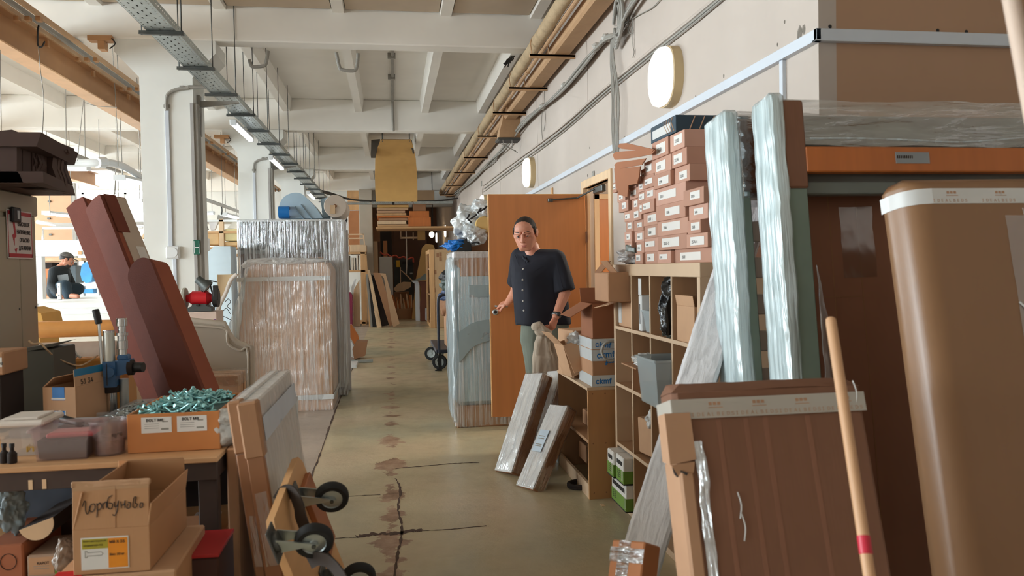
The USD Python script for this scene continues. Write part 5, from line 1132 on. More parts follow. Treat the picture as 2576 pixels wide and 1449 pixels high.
# bubble-wrapped post leaning to the right
pa, pb2 = at(1790, 690, 2.93), at(1560, 1400, 2.56); pz = (pa-pb2)/np.linalg.norm(pa-pb2); p0 = pb2-pz*((pb2[2]-.004)/pz[2]); pz = pz*((1.75)/pz[2])
t = thing('wrapped_post', 'white bubble-wrapped board leaning across the near end of the cube shelf', 'board', mz(p0, (1, -.4, 0), pz)); L = float(np.linalg.norm(pz))
obj('board', sub(box(0, .13, 0, .09, 0, L, .012), .1), m_bubw, t, smooth=40)
obj('wrap_edge', shell(.13, .09, L, .004, .003, .04, 51, fr=16), film('film_bubble', (30, 30, 8), .1, .5, .92, tint=(238, 236, 238), gl=.05, rough=.3), t, smooth=True)
# small taped carton leaning in front of it
p0, p1 = A([.43, 1.93, .004]), at(1540, 1357, 2.2)
t = thing('taped_carton', 'narrow orange-brown carton with clear tape at the bottom edge of the view', 'cardboard box', mz(p0, at(1640, 1412, 2.05)-p1, p1-p0)); L = float(np.linalg.norm(p1-p0))
obj('body', box(0, .125, 0, .07, 0, L, .004), mat('carton_orange', (182, 116, 70), .6, var=.08), t)
obj('tape', [box(.03, .075, -.001, 0, 0, L, 0), box(-.001, .126, -.0014, 0, L-.06, L-.02, 0)], film('tape_clear', (9, 9, 60), .4, .66, .75, gl=.3), t)
obj('sticker', box(.06, .105, -.0022, -.0014, L-.15, L-.105, 0), m_paper, t); obj('lettering', text('484-1', .014, mx((.062, -.0026, L-.135)), False, .0004), m_ink, t)
# poles
m_pole = mat('pole_wood', (206, 160, 120), .5, var=.1, vs=4, st=(5, 5, .6))
p0, p1 = at(2187, 1449, 1.36), at(2089, 800, 1.60); d = (p1-p0)/np.linalg.norm(p1-p0); p0 = p0-d*(p0[2]-.012)/d[2]
t = thing('wooden_pole', 'pale wooden broom pole with a red band in front of the front carton', 'pole', mz(p0, (1, 0, 0), d)); L = float(np.linalg.norm(p1-p0))
obj('shaft', tf(lathe([(0, 0), (.0115, 0), (.0115, L-.01), (.0105, L-.003), (.008, L), (0, L)], 20), np.eye(4)), m_pole, t, smooth=50)
z = float((at(2173, 1372, 1.389)-p0)@d); obj('band', lathe([(.0118, z-.017), (.0125, z-.016), (.0125, z+.016), (.0118, z+.017)], 20), mat('red_tape', (206, 44, 66), .4), t, 'red tape band')
p1 = at(2533, -60, 1.12); p0 = at(2576, 170, 1.08); d = (p1-p0)/np.linalg.norm(p1-p0); p0 = p1-d*(p1[2]-.015)/d[2]; L = float(np.linalg.norm(p1-p0))
t = thing('white_pole', 'blurred pale pole slanting across the upper right corner', 'pole', mz(p0, (1, 0, 0), d))
obj('shaft', lathe([(0, 0), (.0125, 0), (.0125, L), (0, L)], 16), mat('pole_pale', (214, 190, 172), .5), t, smooth=50)
# ------------------------------------------------------------------ left foreground: the workbench and what is on it
m_bench = mat('bench_top', (206, 158, 112), .55, var=.14, vs=3, st=(.6, 5, 5)); m_iron = mat('bench_iron', (70, 54, 46), .6, .2, var=.2, vs=5)
BX0, BX1, BY0, BY1, BZ = -1.70, -.565, 2.63, 3.5, .86
t = thing('workbench', 'workbench with a plywood top on a dark steel frame', 'workbench', A([-1.1, 3.0, 0]))
obj('top', box(BX0, BX1, BY0, BY1, BZ-.018, BZ, .003), m_bench, t)
obj('apron', box(BX0, BX1-.005, BY0+.012, BY0+.03, BZ-.078, BZ-.018, .002), m_iron, t); obj('apron', box(BX1-.03, BX1-.008, BY0+.03, BY1-.03, BZ-.078, BZ-.018, .002), m_iron, t); obj('apron', box(BX0, BX1-.005, BY1-.03, BY1-.012, BZ-.078, BZ-.018, .002), m_iron, t)
for x in (BX0, BX1-.07):
    for y in (BY0+.03, BY1-.08): obj('leg', box(x, x+.06, y, y+.05, 0, BZ-.078, .003), m_iron, t)
obj('lower_shelf', box(BX0+.06, BX1-.08, BY0+.04, BY1-.06, .455, .475, .002), m_ply, t)
obj('shelf_lip', box(BX0+.06, BX1-.25, BY0+.02, BY0+.04, .45, .478, .002), m_ply, t)
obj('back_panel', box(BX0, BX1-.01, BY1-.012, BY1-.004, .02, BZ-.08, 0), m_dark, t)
obj('paint_drip', [box(x, x+.012, BY0+.0105, BY0+.012, BZ-.075, BZ-.045, 0) for x in (-1.135, -1.095)], m_pale, t)
def onb(px, py): return fl(px, py, BZ)
# orange crate with bolts
m_crate = mat('crate_orange', (198, 126, 68), .55, var=.1, vs=4)
a, b = at(320, 1100, 2.74), at(553, 1100, 2.74); ow, od, oh = b[0]-a[0], .40, at(430, 1040, 2.74)[2]-BZ
Mo = mx((a[0], 2.74, BZ+.001))
t = thing('bolt_crate', 'orange wooden crate full of teal zinc bolts on the workbench', 'crate', Mo)
tk = .008
obj('front_board', box(0, ow, 0, tk, 0, oh, .002), m_crate, t); obj('back_board', box(0, ow, od-tk, od, 0, oh, .002), m_crate, t)
obj('side_board', box(0, tk, tk, od-tk, 0, oh, .002), m_crate, t); obj('side_board', box(ow-tk, ow, tk, od-tk, 0, oh, .002), m_crate, t); obj('bottom_board', box(tk, ow-tk, tk, od-tk, 0, .006, 0), m_cardin, t)
obj('corner_post', box(tk, tk+.03, od-.06, od-tk, .006, oh-.01, .002), m_crate, t)
for i, (x, z) in enumerate(((.045, .07), (ow-.135, .07))):
    obj('sticker', box(x, x+.095, -.001, 0, z-.005, z+.047, 0), m_paper, t)
    obj('lettering', text('BOLT M8', .009, mx((x+.015, -.0016, z+.033)), True, .0005), m_ink, t)
    obj('print', [box(x+.01, x+.055, -.0014, -.001, z+.024-.007*j, z+.0255-.007*j, 0) for j in range(3)]+[box(x+.066, x+.084, -.0014, -.001, z+.03, z+.034, 0), box(x+.062, x+.086, -.0014, -.001, z+.004, z+.01, 0)], m_grey, t)
m_zinc = mat('zinc_teal', (150, 204, 204), .28, .55, var=.15, vs=30)
heap = lambda x, y: oh-.022+.05*max(0, 1-((x-ow*.55)/(ow*.55))**2)*max(0, 1-((y-od*.5)/(od*.55))**2)
gx, gy = np.meshgrid(np.linspace(tk+.001, ow-tk-.001, 14), np.linspace(tk+.001, od-tk-.001, 14), indexing='ij')
hv = [(x, y, heap(x, y)-.014) for x, y in zip(gx.ravel(), gy.ravel())]; ff = []
for i in range(13):
    for j in range(13): k = i*14+j; ff += [[k, k+14, k+15], [k, k+15, k+1]]
obj('bolt_bed', TM(hv, ff), mat('bolt_bed', (84, 112, 114), .4, .4, var=.5, vs=120), t, kind='stuff')
bolt = None; rb = random.Random(11)
bl = 'teal zinc-plated bolt lying in the heap in the orange crate'
for k in range(230):
    x, y = rb.uniform(.03, ow-.03), rb.uniform(.03, od-.03); z = heap(x, y)+rb.uniform(-.012, .008)
    yaw_, pt_ = rb.uniform(0, 6.283), rb.gauss(0, .4)
    d = A([math.cos(yaw_)*math.cos(pt_), math.sin(yaw_)*math.cos(pt_), math.sin(pt_)]); o = (Mo @ A([x, y, z, 1]))[:3]-d*.02
    Mk = mx(o, np.cross(d, [.3, .2, .9]), d)
    if bolt is None:
        bolt = thing('bolt', bl, 'bolt', Mk, 'zinc bolts heaped in the orange crate')
        obj('shank', lathe([(0, 0), (.0036, 0), (.0036, .046), (0, .046)], 8), m_zinc, bolt, smooth=50); obj('head', lathe([(0, .044), (.0066, .044), (.0068, .050), (0, .0505)], 6), m_zinc, bolt)
    else: dup(bolt, Mk)
# washers
def washers(t, x0, x1, y0, y1, z, n, seed, mt=None):
    ms = []; r = random.Random(seed); w_ = lathe([(.005, -.0009), (.0105, -.0009), (.0105, .0009), (.005, .0009), (.005, -.0009)], 10)
    for _ in range(n): ms.append(tf(w_, mx((r.uniform(x0, x1), r.uniform(y0, y1), z+r.uniform(0, .012)), (1, r.uniform(-1, 1), r.gauss(0, .4)), (r.gauss(0, .5), r.gauss(0, .5), 1))))
    obj('washers', ms, mt or m_steel, t, 'loose washers heaped in the tub', kind='stuff')
m_tubw = pane('tub_white', (226, 224, 222), milky=.14, gl=.08, rough=.2); m_tubp = pane('tub_pink', (232, 206, 206), milky=.08, gl=.08, rough=.2)
a, b = at(243, 1055, 2.98), at(352, 1055, 2.98)
t = tub('plastic_tub', 'translucent tub heaped with washers behind the orange crate', mx((a[0], 2.98, BZ+.001)), b[0]-a[0]-.008, .45, .075, .012, m_tubw, .8, mat('washer_bed', (150, 148, 144), .4, .5, var=.4, vs=90))
washers(t, .015, b[0]-a[0]-.02, .02, .4, .066, 150, 3)
a, b = at(120, 1060, 2.96), at(236, 1060, 2.96)
tub('plastic_tub', 'clear tub of grey hardware under the screwdriver', mx((a[0], 2.96, BZ+.001)), b[0]-a[0], .2, .055, .01, m_clear, .9, mat('grey_bits', (96, 98, 98), .5, .2, var=.5, vs=80))
a, b = at(188, 1020, 3.22), at(238, 1020, 3.22)
tub('plastic_tub', 'small low plastic tray between the blue-taped carton and the washers', mx((a[0], 3.2, BZ+.001), (1, .1, 0)), .09, .12, .045, .008, m_tubw)
a, b = at(80, 1100, 2.68), at(226, 1100, 2.68)
t = tub('plastic_tub', 'clear pinkish tub of black plastic parts at the bench front', mx((a[0]-.005, 2.68, BZ+.001), (1, .03, 0)), b[0]-a[0], .17, .105, .012, m_tubp, .62, mat('black_bits', (46, 50, 54), .5, var=.5, vs=70))
obj('red_part', box(.03, .17, .04, .14, .066, .08, .004), mat('pink_red', (206, 96, 104), .5), t)
c = at(271, 1100, 2.74)
t = thing('round_tub', 'round clear tub of dark parts left of the orange crate', 'plastic tub', mx((c[0], 2.76, BZ+.001)))
obj('tub', lathe([(0, 0), (.047, 0), (.058, .105), (.062, .107), (.062, .113), (.055, .113), (.044, .004), (0, .004)], 28), m_tubp, t); obj('contents', crumple(lathe([(0, .005), (.04, .006), (.046, .05), (.03, .062), (0, .055)], 20), .006, 60, 3), mat('mixed_bits', (120, 96, 92), .5, var=.6, vs=60), t, kind='stuff')
for k, (dx, dy) in enumerate(((.02, -.02), (.03, .0))): obj('dark_part', box(dx-.008, dx+.008, dy-.006, dy+.006, .02, .07, .002), m_ink, t)
a, b = at(18, 1100, 2.80), at(98, 1100, 2.80)
t = thing('white_bucket', 'white lidded plastic bucket with yellow clips inside at the bench front', 'bucket', mx((a[0]-.02, 2.78, BZ+.001)))
w_ = b[0]-a[0]+.035
obj('bucket', hull([(x, y, 0) for x in (.014, w_-.014) for y in (.014, .136)]+[(x, y, .1) for x in (0, w_) for y in (0, .15)]), pane('bucket_white', (226, 220, 212), milky=.36, gl=.08, rough=.2), t)
obj('lid', [box(-.012, w_+.012, -.012, .162, .098, .118, .008), box(.012, w_-.012, .01, .14, .118, .126, .004)], mat('lid_white', (226, 216, 206), .45), t)
obj('clips', [box(w_*.62+.006*k, w_*.62+.004+.006*k, -.001+.012*.9, .016, .012+.006*(k % 3), .032+.005*(k % 2), 0) for k in range(6)], mat('clip_yellow', (206, 160, 50), .5), t)
for i, (px, y, l) in enumerate(((10, 2.70, 'small dark bottle at the left edge of the bench'), (30, 2.69, 'second small dark bottle beside the white bucket'))):
    c = at(px, 1130, y); t = thing('small_bottle', l, 'bottle', mx((c[0], y, BZ+.001)))
    obj('body', lathe([(0, 0), (.013, 0), (.014, .003), (.014, .03), (.006, .04), (.006, .05), (0, .05)], 14), m_dark, t); obj('cap', lathe([(0, .05), (.0075, .05), (.0075, .062), (0, .062)], 12), m_ink, t)
# screwdriver
p0, p1 = A([*at(150, 1040, 3.0)[:2], BZ+.085]), A([*at(206, 1060, 2.93)[:2], BZ+.073]); d = (p1-p0)/np.linalg.norm(p1-p0)
t = thing('screwdriver', 'black-handled screwdriver lying across the clear tub', 'screwdriver', mz(p0, (0, 0, 1), d)); L = float(np.linalg.norm(p1-p0))
obj('handle', lathe([(0, 0), (.011, .003), (.0145, .012), (.013, L*.6), (.011, L*.72), (.0145, L*.82), (.0145, L*.95), (.008, L), (0, L)], 16), m_black, t, smooth=50); obj('shaft', rod((0, 0, L), (0, 0, L+.1), .003), m_dsteel, t)
# carton with blue tape
c = at(103, 1035, 3.22)
Mc = mx((c[0], 3.24, BZ+.001), (.96, -.26, 0)); w_, d_, h_ = .135, .2, .165
t = open_carton('cardboard_box', 'open brown carton with blue printed tape on the bench', Mc, w_, d_, h_, {'r': (.065, -3), 'b': (.05, -60), 'l': (.06, -50)}, m_card2)
obj('blue_tape', box(.04, .09, -.0012, 0, 0, .075, 0), m_blue, t, 'blue printed tape strip'); obj('blue_tape', box(.04, .09, -.0012, 0, .115, h_, 0), m_blue, t, 'blue printed tape strip')
obj('tape_edge', [box(.036, .04, -.0014, 0, 0, .075, 0), box(.09, .094, -.0014, 0, 0, .075, 0), box(.036, .094, -.0014, 0, .012, .02, 0), box(.036, .094, -.0014, 0, .118, .124, 0)], m_paper, t)
obj('lettering', text('Pочта', .016, mx((.076, -.0018, .016), (0, 0, 1), (-1, 0, 0)), False, .0005), m_paper, t)
obj('emblem', tube([(.055+.008*math.cos(a), -.0014, .064+.008*math.sin(a)) for a in np.linspace(0, 6.28, 14)], .002, 5), m_paper, t)
K = mx((w_, 0, h_), (0, 1, 0), (-.05, 0, 1))
obj('flap_tape', tf(box(.0, d_, -.001, .0, .04, .068, 0), K), mat('tape_teal', (44, 120, 160), .35), t); obj('lettering', tf(text('51 34', .02, mx((.03, -.0016, .006)), False, .0005), K), m_ink, t)
obj('leather_sheet', crumple(sub(box(at(50, 1030, 3.2)[0], at(128, 1030, 3.2)[0], 3.1, 3.42, BZ+.001, BZ+.03, .01), .04), .012, 9, 2), mat('oxblood', (92, 52, 46), .5, var=.2), None, 'folded dark oxblood leather sheet on the bench left of the carton', 'leather')
obj('card_scrap', tf(box(0, .2, 0, .18, 0, .012, .002), mx((-1.60, 3.12, BZ+.001), (1, -.15, 0))), m_ply, None, 'torn plywood-coloured card scrap at the left end of the bench', 'scrap')
# the blue press
c = at(283, 990, 3.4); X, Y = c[0], 3.40
m_cast = mat('cast_blue', (54, 96, 140), .4, var=.1, bump=.08, bs=60); m_chrome = mat('chrome', (204, 206, 206), .14, 1.0, var=.03)
t = thing('hand_press', 'blue cast-iron hand press with chrome columns and a black-handled lever', 'press', A([X, Y, BZ]))
pz = lambda py: at(283, py, Y)[2]
x1, x2 = at(278, 900, Y)[0], at(303, 900, Y)[0]
obj('base', box(X-.07, X+.11, Y-.07, Y+.09, BZ+.001, BZ+.03, .006), m_cast, t)
obj('column', rod((x1, Y, BZ+.03), (x1, Y, pz(985)), .02, 18), m_chrome, t); obj('column', rod((x2+.004, Y+.02, BZ+.03), (x2+.004, Y+.02, pz(955)), .018, 18), m_steel, t)
obj('collar', lathe([(0, 0), (.028, 0), (.03, .004), (.03, .026), (.026, .03), (0, .03)], 20).apply_transform(mx((x1, Y, pz(987)))), m_dark, t)
hz0, hz1 = pz(972), pz(908)
obj('body', [hull([(x1-.026+dx, Y-.03+dy, z) for z in (hz0, hz1) for dx in (.004, .052) for dy in (0, .05)]+[(x1-.03, Y, hz0+.05), (x1-.03, Y, hz1)]), hull([(x1+.01, Y-.02, hz0+.04), (x1+.01, Y-.02, hz1), (x2+.045, Y-.02, hz0+.055), (x2+.04, Y-.02, hz1+.005), (x1+.01, Y+.03, hz0+.04), (x2+.045, Y+.04, hz0+.06), (x2+.04, Y+.04, hz1+.005), (x1+.01, Y+.03, hz1)]),
             rod((x1+.005, Y-.03, hz1-.04), (x1+.005, Y-.045, hz1-.04), .022, 18), box(x2-.012, x2+.03, Y-.01, Y+.04, hz1, pz(893), .006)], m_cast, t)
obj('slot', box(x1-.002, x1+.001, Y-.0475, Y-.045, hz0+.01, hz1-.005, 0), m_ink, t)
obj('knob', [rod((x2+.045, Y, hz0+.075), (x2+.09, Y-.01, hz0+.075), .02, 18)], m_black, t); obj('knob_collar', rod((x2+.03, Y, hz0+.075), (x2+.05, Y, hz0+.075), .032, 20), m_dark, t)
obj('clear_cylinder', rod((x1-.004, Y, hz1), (x1-.004, Y, pz(836)), .0215, 22), mat('aluminium', (206, 206, 196), .3, .5, var=.05), t); obj('cylinder_cap', rod((x1-.004, Y, pz(836)), (x1-.004, Y, pz(831)), .0225, 22), m_chrome, t)
prof = []
for py, r in ((893, .017), (880, .017), (879, .021), (858, .021), (857, .018), (846, .018), (845, .023), (838, .023), (837, .015), (822, .015), (821, .021), (803, .021), (801, .019), (800, 0)): prof.append((r, pz(py)-pz(893)))
obj('ram', lathe([(0, 0)]+prof, 24).apply_transform(mx((x2+.006, Y+.01, pz(893)))), m_chrome, t)
l0, l1, l2 = A([x1-.045, Y-.02, pz(935)]), at(249, 815, Y-.02), at(240, 778, Y-.02)
obj('lever', rod(l0+A([.02, 0, 0]), l1, .006, 12), m_chrome, t); obj('lever_grip', tube([l1, l1+(l2-l1)*.1, l2-(l2-l1)*.06, l2], [.011, .013, .0135, .010], 14), m_black, t); obj('pivot', rod((x1-.06, Y-.02, pz(936)), (x1-.02, Y-.02, pz(936)), .013, 14), m_chrome, t)
c = at(556, 1085, 2.76)
t = thing('plastic_bag', 'knotted white plastic bag between the orange crate and the wrapped boards', 'bag', A([c[0], 2.78, BZ]))
obj('bag', crumple(tf(blob((.05, .06, .055), 4, .3, 1.3, 21), mx((c[0]-.0, 2.80, BZ+.05))), .006, 22, 5), mat('bag_cream', (222, 218, 210), .35, var=.12, vs=30, transmission_weight=.3), t, smooth=60)
obj('knot', crumple(tf(blob((.03, .04, .03), 4, .3, 1.6, 22), mx((c[0]+.01, 2.78, BZ+.1))), .003, 40, 6), mat('bag_cream', (222, 218, 210), .35), t, smooth=60)
# under the bench
SZ = .476
def small(px0, px1, py, y, d, h, name, label, m, z=SZ, **k):
    a, b = at(px0, py, y), at(px1, py, y)
    return carton(name, label, mx((a[0], y, z)), b[0]-a[0], d, h, m, **k), b[0]-a[0]
t, w_ = small(-40, 58, 1400, 2.72, .3, .115, 'cardboard_box', 'brown box with a drawn circle under the bench at the left', mat('carton_red', (170, 104, 72), .7))
obj('drawn_circle', tube([(w_*.62+.024*math.cos(a), -.001, .06+.026*math.sin(a)) for a in np.linspace(0, 6.28, 20)], .0012, 5), m_ink, t)
bag('plastic_bag', 'clear bag standing on the circle-marked box under the bench', A([at(15, 1300, 2.8)[0], 2.83, SZ+.117+.075]), (.045, .045, .075), 33, material=mat('bag_blueish', (150, 166, 170), .3, var=.2, transmission_weight=.4))
t, w_ = small(66, 160, 1375, 2.72, .2, .075, 'parts_box', 'flat printed box with a green stripe under the bench', mat('carton_grey', (178, 150, 128), .7))
obj('sticker', box(.006, w_-.03, -.001, 0, .012, .068, 0), m_card2, t); obj('lettering', text('KAPOT', .008, mx((.03, -.0016, .045)), True, .0004), m_ink, t); obj('green_stripe', box(w_-.028, w_-.022, -.0012, 0, .01, .072, 0), m_green, t)
obj('print', [box(.02, w_-.045, -.0014, -.001, .03+.008*k, .032+.008*k, 0) for k in range(2)], m_grey, t)
c = at(95, 1300, 2.76); t = thing('dark_roll', 'dark roll with a pale half-round end under the bench', 'roll', mx(at(90, 1318, 2.74), (1, 0, .35), (0, 0, 1)))
obj('roll', mv(ext([(.055*math.cos(a), .055*math.sin(a)+.0) for a in np.linspace(math.pi, 2*math.pi, 14)], .3), 0, .004, 0), m_dark, t); obj('end', mv(ext([(.054*math.cos(a), .054*math.sin(a)) for a in np.linspace(math.pi, 2*math.pi, 14)], .004), 0, 0, 0), m_pale, t)
t = carton('cardboard_box', 'dark carton tilted behind the half-round roll under the bench', mx(A([at(120, 1330, 3.0)[0], 3.02, SZ+.055]), (.75, 0, -.5), (.5, 0, .75)), .22, .22, .12, mat('carton_dark', (70, 52, 44), .8))
obj('cloth_sheet', crumple(sub(box(-1.45, -1.2, 3.2, 3.28, SZ, SZ+.27, .02), .05), .04, 5, 6), mat('slate_cloth', (70, 78, 90), .8), None, 'dark slate cloth hanging under the bench', 'cloth')
obj('film_bundle', crumple(tf(blob((.06, .05, .1), 3, .5, 2.4, 9), mx((-1.42, 3.0, SZ+.12+.09))), .01, 30, 4), mat('teal_film', (92, 130, 140), .25, var=.2, transmission_weight=.4), None, 'bluish translucent film bundle under the bench at the left edge', 'film')
bag('plastic_bag', 'clear lumpy bag beside the box with handwriting', A([at(166, 1365, 2.70)[0], 2.71, SZ+.065]), (.03, .05, .06), 41, material=mat('bag_clearish', (186, 166, 150), .2, var=.3, vs=20, transmission_weight=.4))
a = at(468, 1340, 2.9); tub('plastic_tub', 'white ribbed plastic crate on the lower shelf at the right', mx((a[0], 2.88, SZ+.001)), .075, .2, .075, .006, m_white, .9, m_dark)
obj('card_flap', tf(box(0, .09, 0, .003, 0, .05, 0), mx((a[0]-.02, 2.87, SZ+.075), (1, 0, 0), (0, .2, 1))), m_card, None, 'brown card flap behind the ribbed crate', 'cardboard')
# the handwritten box and the boxes it stands on
m_box1 = mat('carton_tan', (190, 142, 100), .7, var=.07, vs=5, bump=.04, bs=200, bst=(1, 1, .05))
FY = 2.18
a, b = at(184, 1400, FY), at(378, 1400, FY); zb = at(280, 1441, FY)[2]; w_, d_ = b[0]-a[0], .36; h_ = at(280, 1328, FY)[2]-zb
Mh = mx((a[0], FY, zb), (1, -.01, 0))
t = open_carton('cardboard_box', 'open tan carton with a handwritten word on its raised flap and a yellow label', Mh, w_, d_, h_, {'f': (.122, -4), 'b': (.1, -6), 'r': (.06, 8), 'l': (.1, -14)}, m_box1, m_cardin)
K = mx((0, 0, h_), (1, 0, 0), (0, .07, 1))
obj('torn_edge', tf(crumple(sub(box(-.002, w_+.004, -.002, .006, .108, .124, .003), .012), .003, 60, 3), K), m_card2, t); obj('tape', tf(box(0, w_, -.001, 0, .1, .121, 0), K), m_tapeclear, t)
HW = [[(.0, .5), (.03, .75), (.055, .72), (.05, .35), (.07, .12), (.1, .15), (.12, .5)], [(.14, .55), (.12, .3), (.17, .2), (.21, .4), (.2, .6), (.14, .58)], [(.24, .62), (.25, .3), (.24, -.1)], [(.245, .5), (.29, .64), (.32, .45), (.28, .28), (.245, .32)], [(.34, .62), (.345, .3)], [(.34, .55), (.4, .68), (.4, .35)], [(.5, 1.0), (.43, .85), (.42, .4), (.48, .3), (.5, .55), (.44, .6)], [(.53, .65), (.54, .4), (.58, .45), (.6, .7), (.58, .2), (.54, -.05), (.5, .0)], [(.64, .65), (.65, .3)], [(.65, .45), (.7, .5), (.71, .7), (.71, .3)], [(.76, .5), (.74, .3), (.79, .3), (.8, .55), (.76, .58)], [(.84, .35), (.86, .8), (.9, .82), (.88, .55), (.92, .45), (.88, .28), (.84, .35)], [(.97, .5), (.96, .3), (1.0, .3), (1.01, .5), (.97, .52)]]
obj('handwriting', [tf(tube(curve([(.025+x*w_*.78, -.0014, .035+z*.05) for x, z in s], 4), .0011, 5), K) for s in HW], m_ink, t, 'black handwritten word')
obj('flap_crease', tf(box(w_*.56, w_*.565, -.0012, 0, .0, .12, 0), K), m_cardin, t)
lw, lh = .118, .085
obj('label_sheet', box(.02, .02+lw, -.0016, -.0004, .012, .012+lh, .0004), m_paper, t, 'white label with a yellow and an orange field')
obj('label_field', box(.023, .023+.064, -.0022, -.0016, .012+lh*.65, .012+lh-.004, 0), mat('label_olive', (176, 162, 44), .5), t); obj('label_field', box(.023+.064, .02+lw-.003, -.0022, -.0016, .015, .012+lh-.004, 0), mat('label_orange', (238, 146, 26), .5), t)
obj('lettering', text('M8 X 35', .007, mx((.09, -.0028, .012+lh*.8)), True, .0005), m_print, t); obj('lettering', text('Вес: 20 кг', .0055, mx((.09, -.0028, .012+lh*.42)), True, .0005), m_print, t)
obj('lettering', text('Болт с шестигранной', .004, mx((.026, -.0028, .012+lh*.87)), False, .0005), m_print, t); obj('lettering', text('головкой DIN 933', .004, mx((.026, -.0028, .012+lh*.74)), False, .0005), m_print, t)
obj('picture', [tube([(.03, -.002, .045), (.03, -.002, .062), (.035, -.002, .062), (.035, -.002, .058), (.07, -.002, .058), (.074, -.002, .0535), (.07, -.002, .049), (.035, -.002, .049), (.035, -.002, .045), (.03, -.002, .045)], .0007, 4)], m_grey, t)
t = carton('cardboard_box', 'pale carton with a red corner under the handwritten one', mx((a[0]-.05, FY-.015, .3), (1, .03, 0)), w_+.115, .38, zb-.302, m_card2)
obj('red_band', box(.0, .07, .0, .05, zb-.302, zb-.3, 0), m_red, t)
carton('cardboard_box', 'big carton at the bottom of the pile in front of the bench', mx((a[0]-.08, FY, .001)), w_+.18, .4, .297, m_card)
c0, c1 = at(462, 1400, 2.38), at(553, 1400, 2.38)
carton('cardboard_box', 'dark box with a red lid in front of the right bench leg', mx((c0[0], 2.36, .001)), c1[0]-c0[0], .22, at(500, 1384, 2.4)[2]-.012, mat('box_dark', (70, 44, 40), .7))
obj('red_lid', box(c0[0]-.002, c1[0]+.002, 2.358, 2.582, at(500, 1384, 2.4)[2]-.01, at(500, 1384, 2.4)[2], .001), mat('lid_red', (176, 38, 40), .5), None, 'flat red lid on the dark box by the bench leg', 'lid')
a, b = at(557, 1200, 2.72), at(600, 1200, 2.72)
carton('cardboard_box', 'tall plain carton standing between the bench end and the wrapped boards', mx((BX1+.004, 2.74, .001)), b[0]-BX1-.01, .5, .86, mat('carton_mid', (176, 126, 88), .7))
# two film-wrapped boards leaning on the bench end
B0, B1 = at(612, 1012, 2.47), at(728, 938, 3.26)
up_ = A([-.125, 0, 1.0])
def leanboard(name, label, near, far, th):
    h = near[2]/up_[2]; o = near-up_*h; o[2] = .003
    M = mx(o, far*A([1, 1, 0])-near*A([1, 1, 0]), up_)       # x runs away from the camera, y to the left
    t = thing(name, label, 'package', M); L = float(np.linalg.norm((far-near)[:2])); H_ = float(np.linalg.norm(up_))*h-.003
    return t, L, H_
t, L, H_ = leanboard('wrapped_board', 'nearer of two film-wrapped boards leaning at the bench end', at(641, 1012, 2.47), at(729, 938, 3.26), .055)
obj('board', box(0, L, 0, .048, 0, H_, .006), mat('board_pale', (232, 224, 216), .5, var=.05), t); obj('edge_card', box(-.006, .02, -.003, .05, 0, H_-.16, .004), m_wrapcard, t, 'brown cardboard edge'); obj('corner_card', box(-.01, .05, -.006, .054, H_-.17, H_+.004, .006), m_card, t, 'cardboard corner cap')
obj('tape_band', box(.04, L, -.0085, -.007, H_-.13, H_-.055, 0), mat('tape_bluish', (202, 210, 222), .3), t); obj('stretch_film', shell(L, .048, H_, .006, .006, .06, 61, fr=8), f_soft, t, smooth=True)
t, L, H_ = leanboard('wrapped_board', 'farther of two film-wrapped boards leaning at the bench end', at(603, 1010, 2.50), at(700, 934, 3.28), .04)
obj('board', box(0, L, 0, .034, 0, H_, .006), mat('board_pale', (232, 224, 216), .5), t); obj('edge_card', box(-.006, .02, -.003, .036, 0, H_-.16, .004), m_wrapcard, t); obj('corner_card', box(-.01, .05, -.005, .039, H_-.16, H_+.004, .006), m_card, t); obj('stretch_film', shell(L, .034, H_, .006, .006, .06, 62, fr=8), f_soft, t, smooth=True)
obj('backing_board', box(at(740, 1050, 3.35)[0]-.2, at(748, 1050, 3.35)[0], 3.36, 3.40, .002, at(748, 992, 3.36)[2], .012), m_white, None, 'white rounded panel standing behind the wrapped boards', 'board')
# the moving dolly with four castors
pc, pf, pb = at(684, 1318, 2.12), at(770, 1182, 2.62), at(738, 1449, 2.14)
zx = (pc-pb)/np.linalg.norm(pc-pb); xx = (pf-pc); xx = xx-zx*(xx@zx); Ld = float(np.linalg.norm(xx))
Md = mx(pc-zx*(pc[2]/zx[2]*.995), xx, zx); Hd = pc[2]/zx[2]*.995
t = thing('moving_dolly', 'plywood moving dolly with black castors leaning on the wrapped boards', 'dolly', Md)
m_dol = mat('dolly_ply', (214, 164, 112), .55, var=.12, vs=3, st=(.6, 4, 4))
dpoly = [(0, 0), (Ld, 0), (Ld, Hd-.03), (Ld-.03, Hd), (.03, Hd), (0, Hd-.03)]
obj('board', ext(dpoly, .022), m_dol, t)
obj('block', box(Ld-.16, Ld-.03, -.018, 0, Hd-.3, Hd-.06, .002), mat('dolly_block', (168, 100, 58), .5), t)
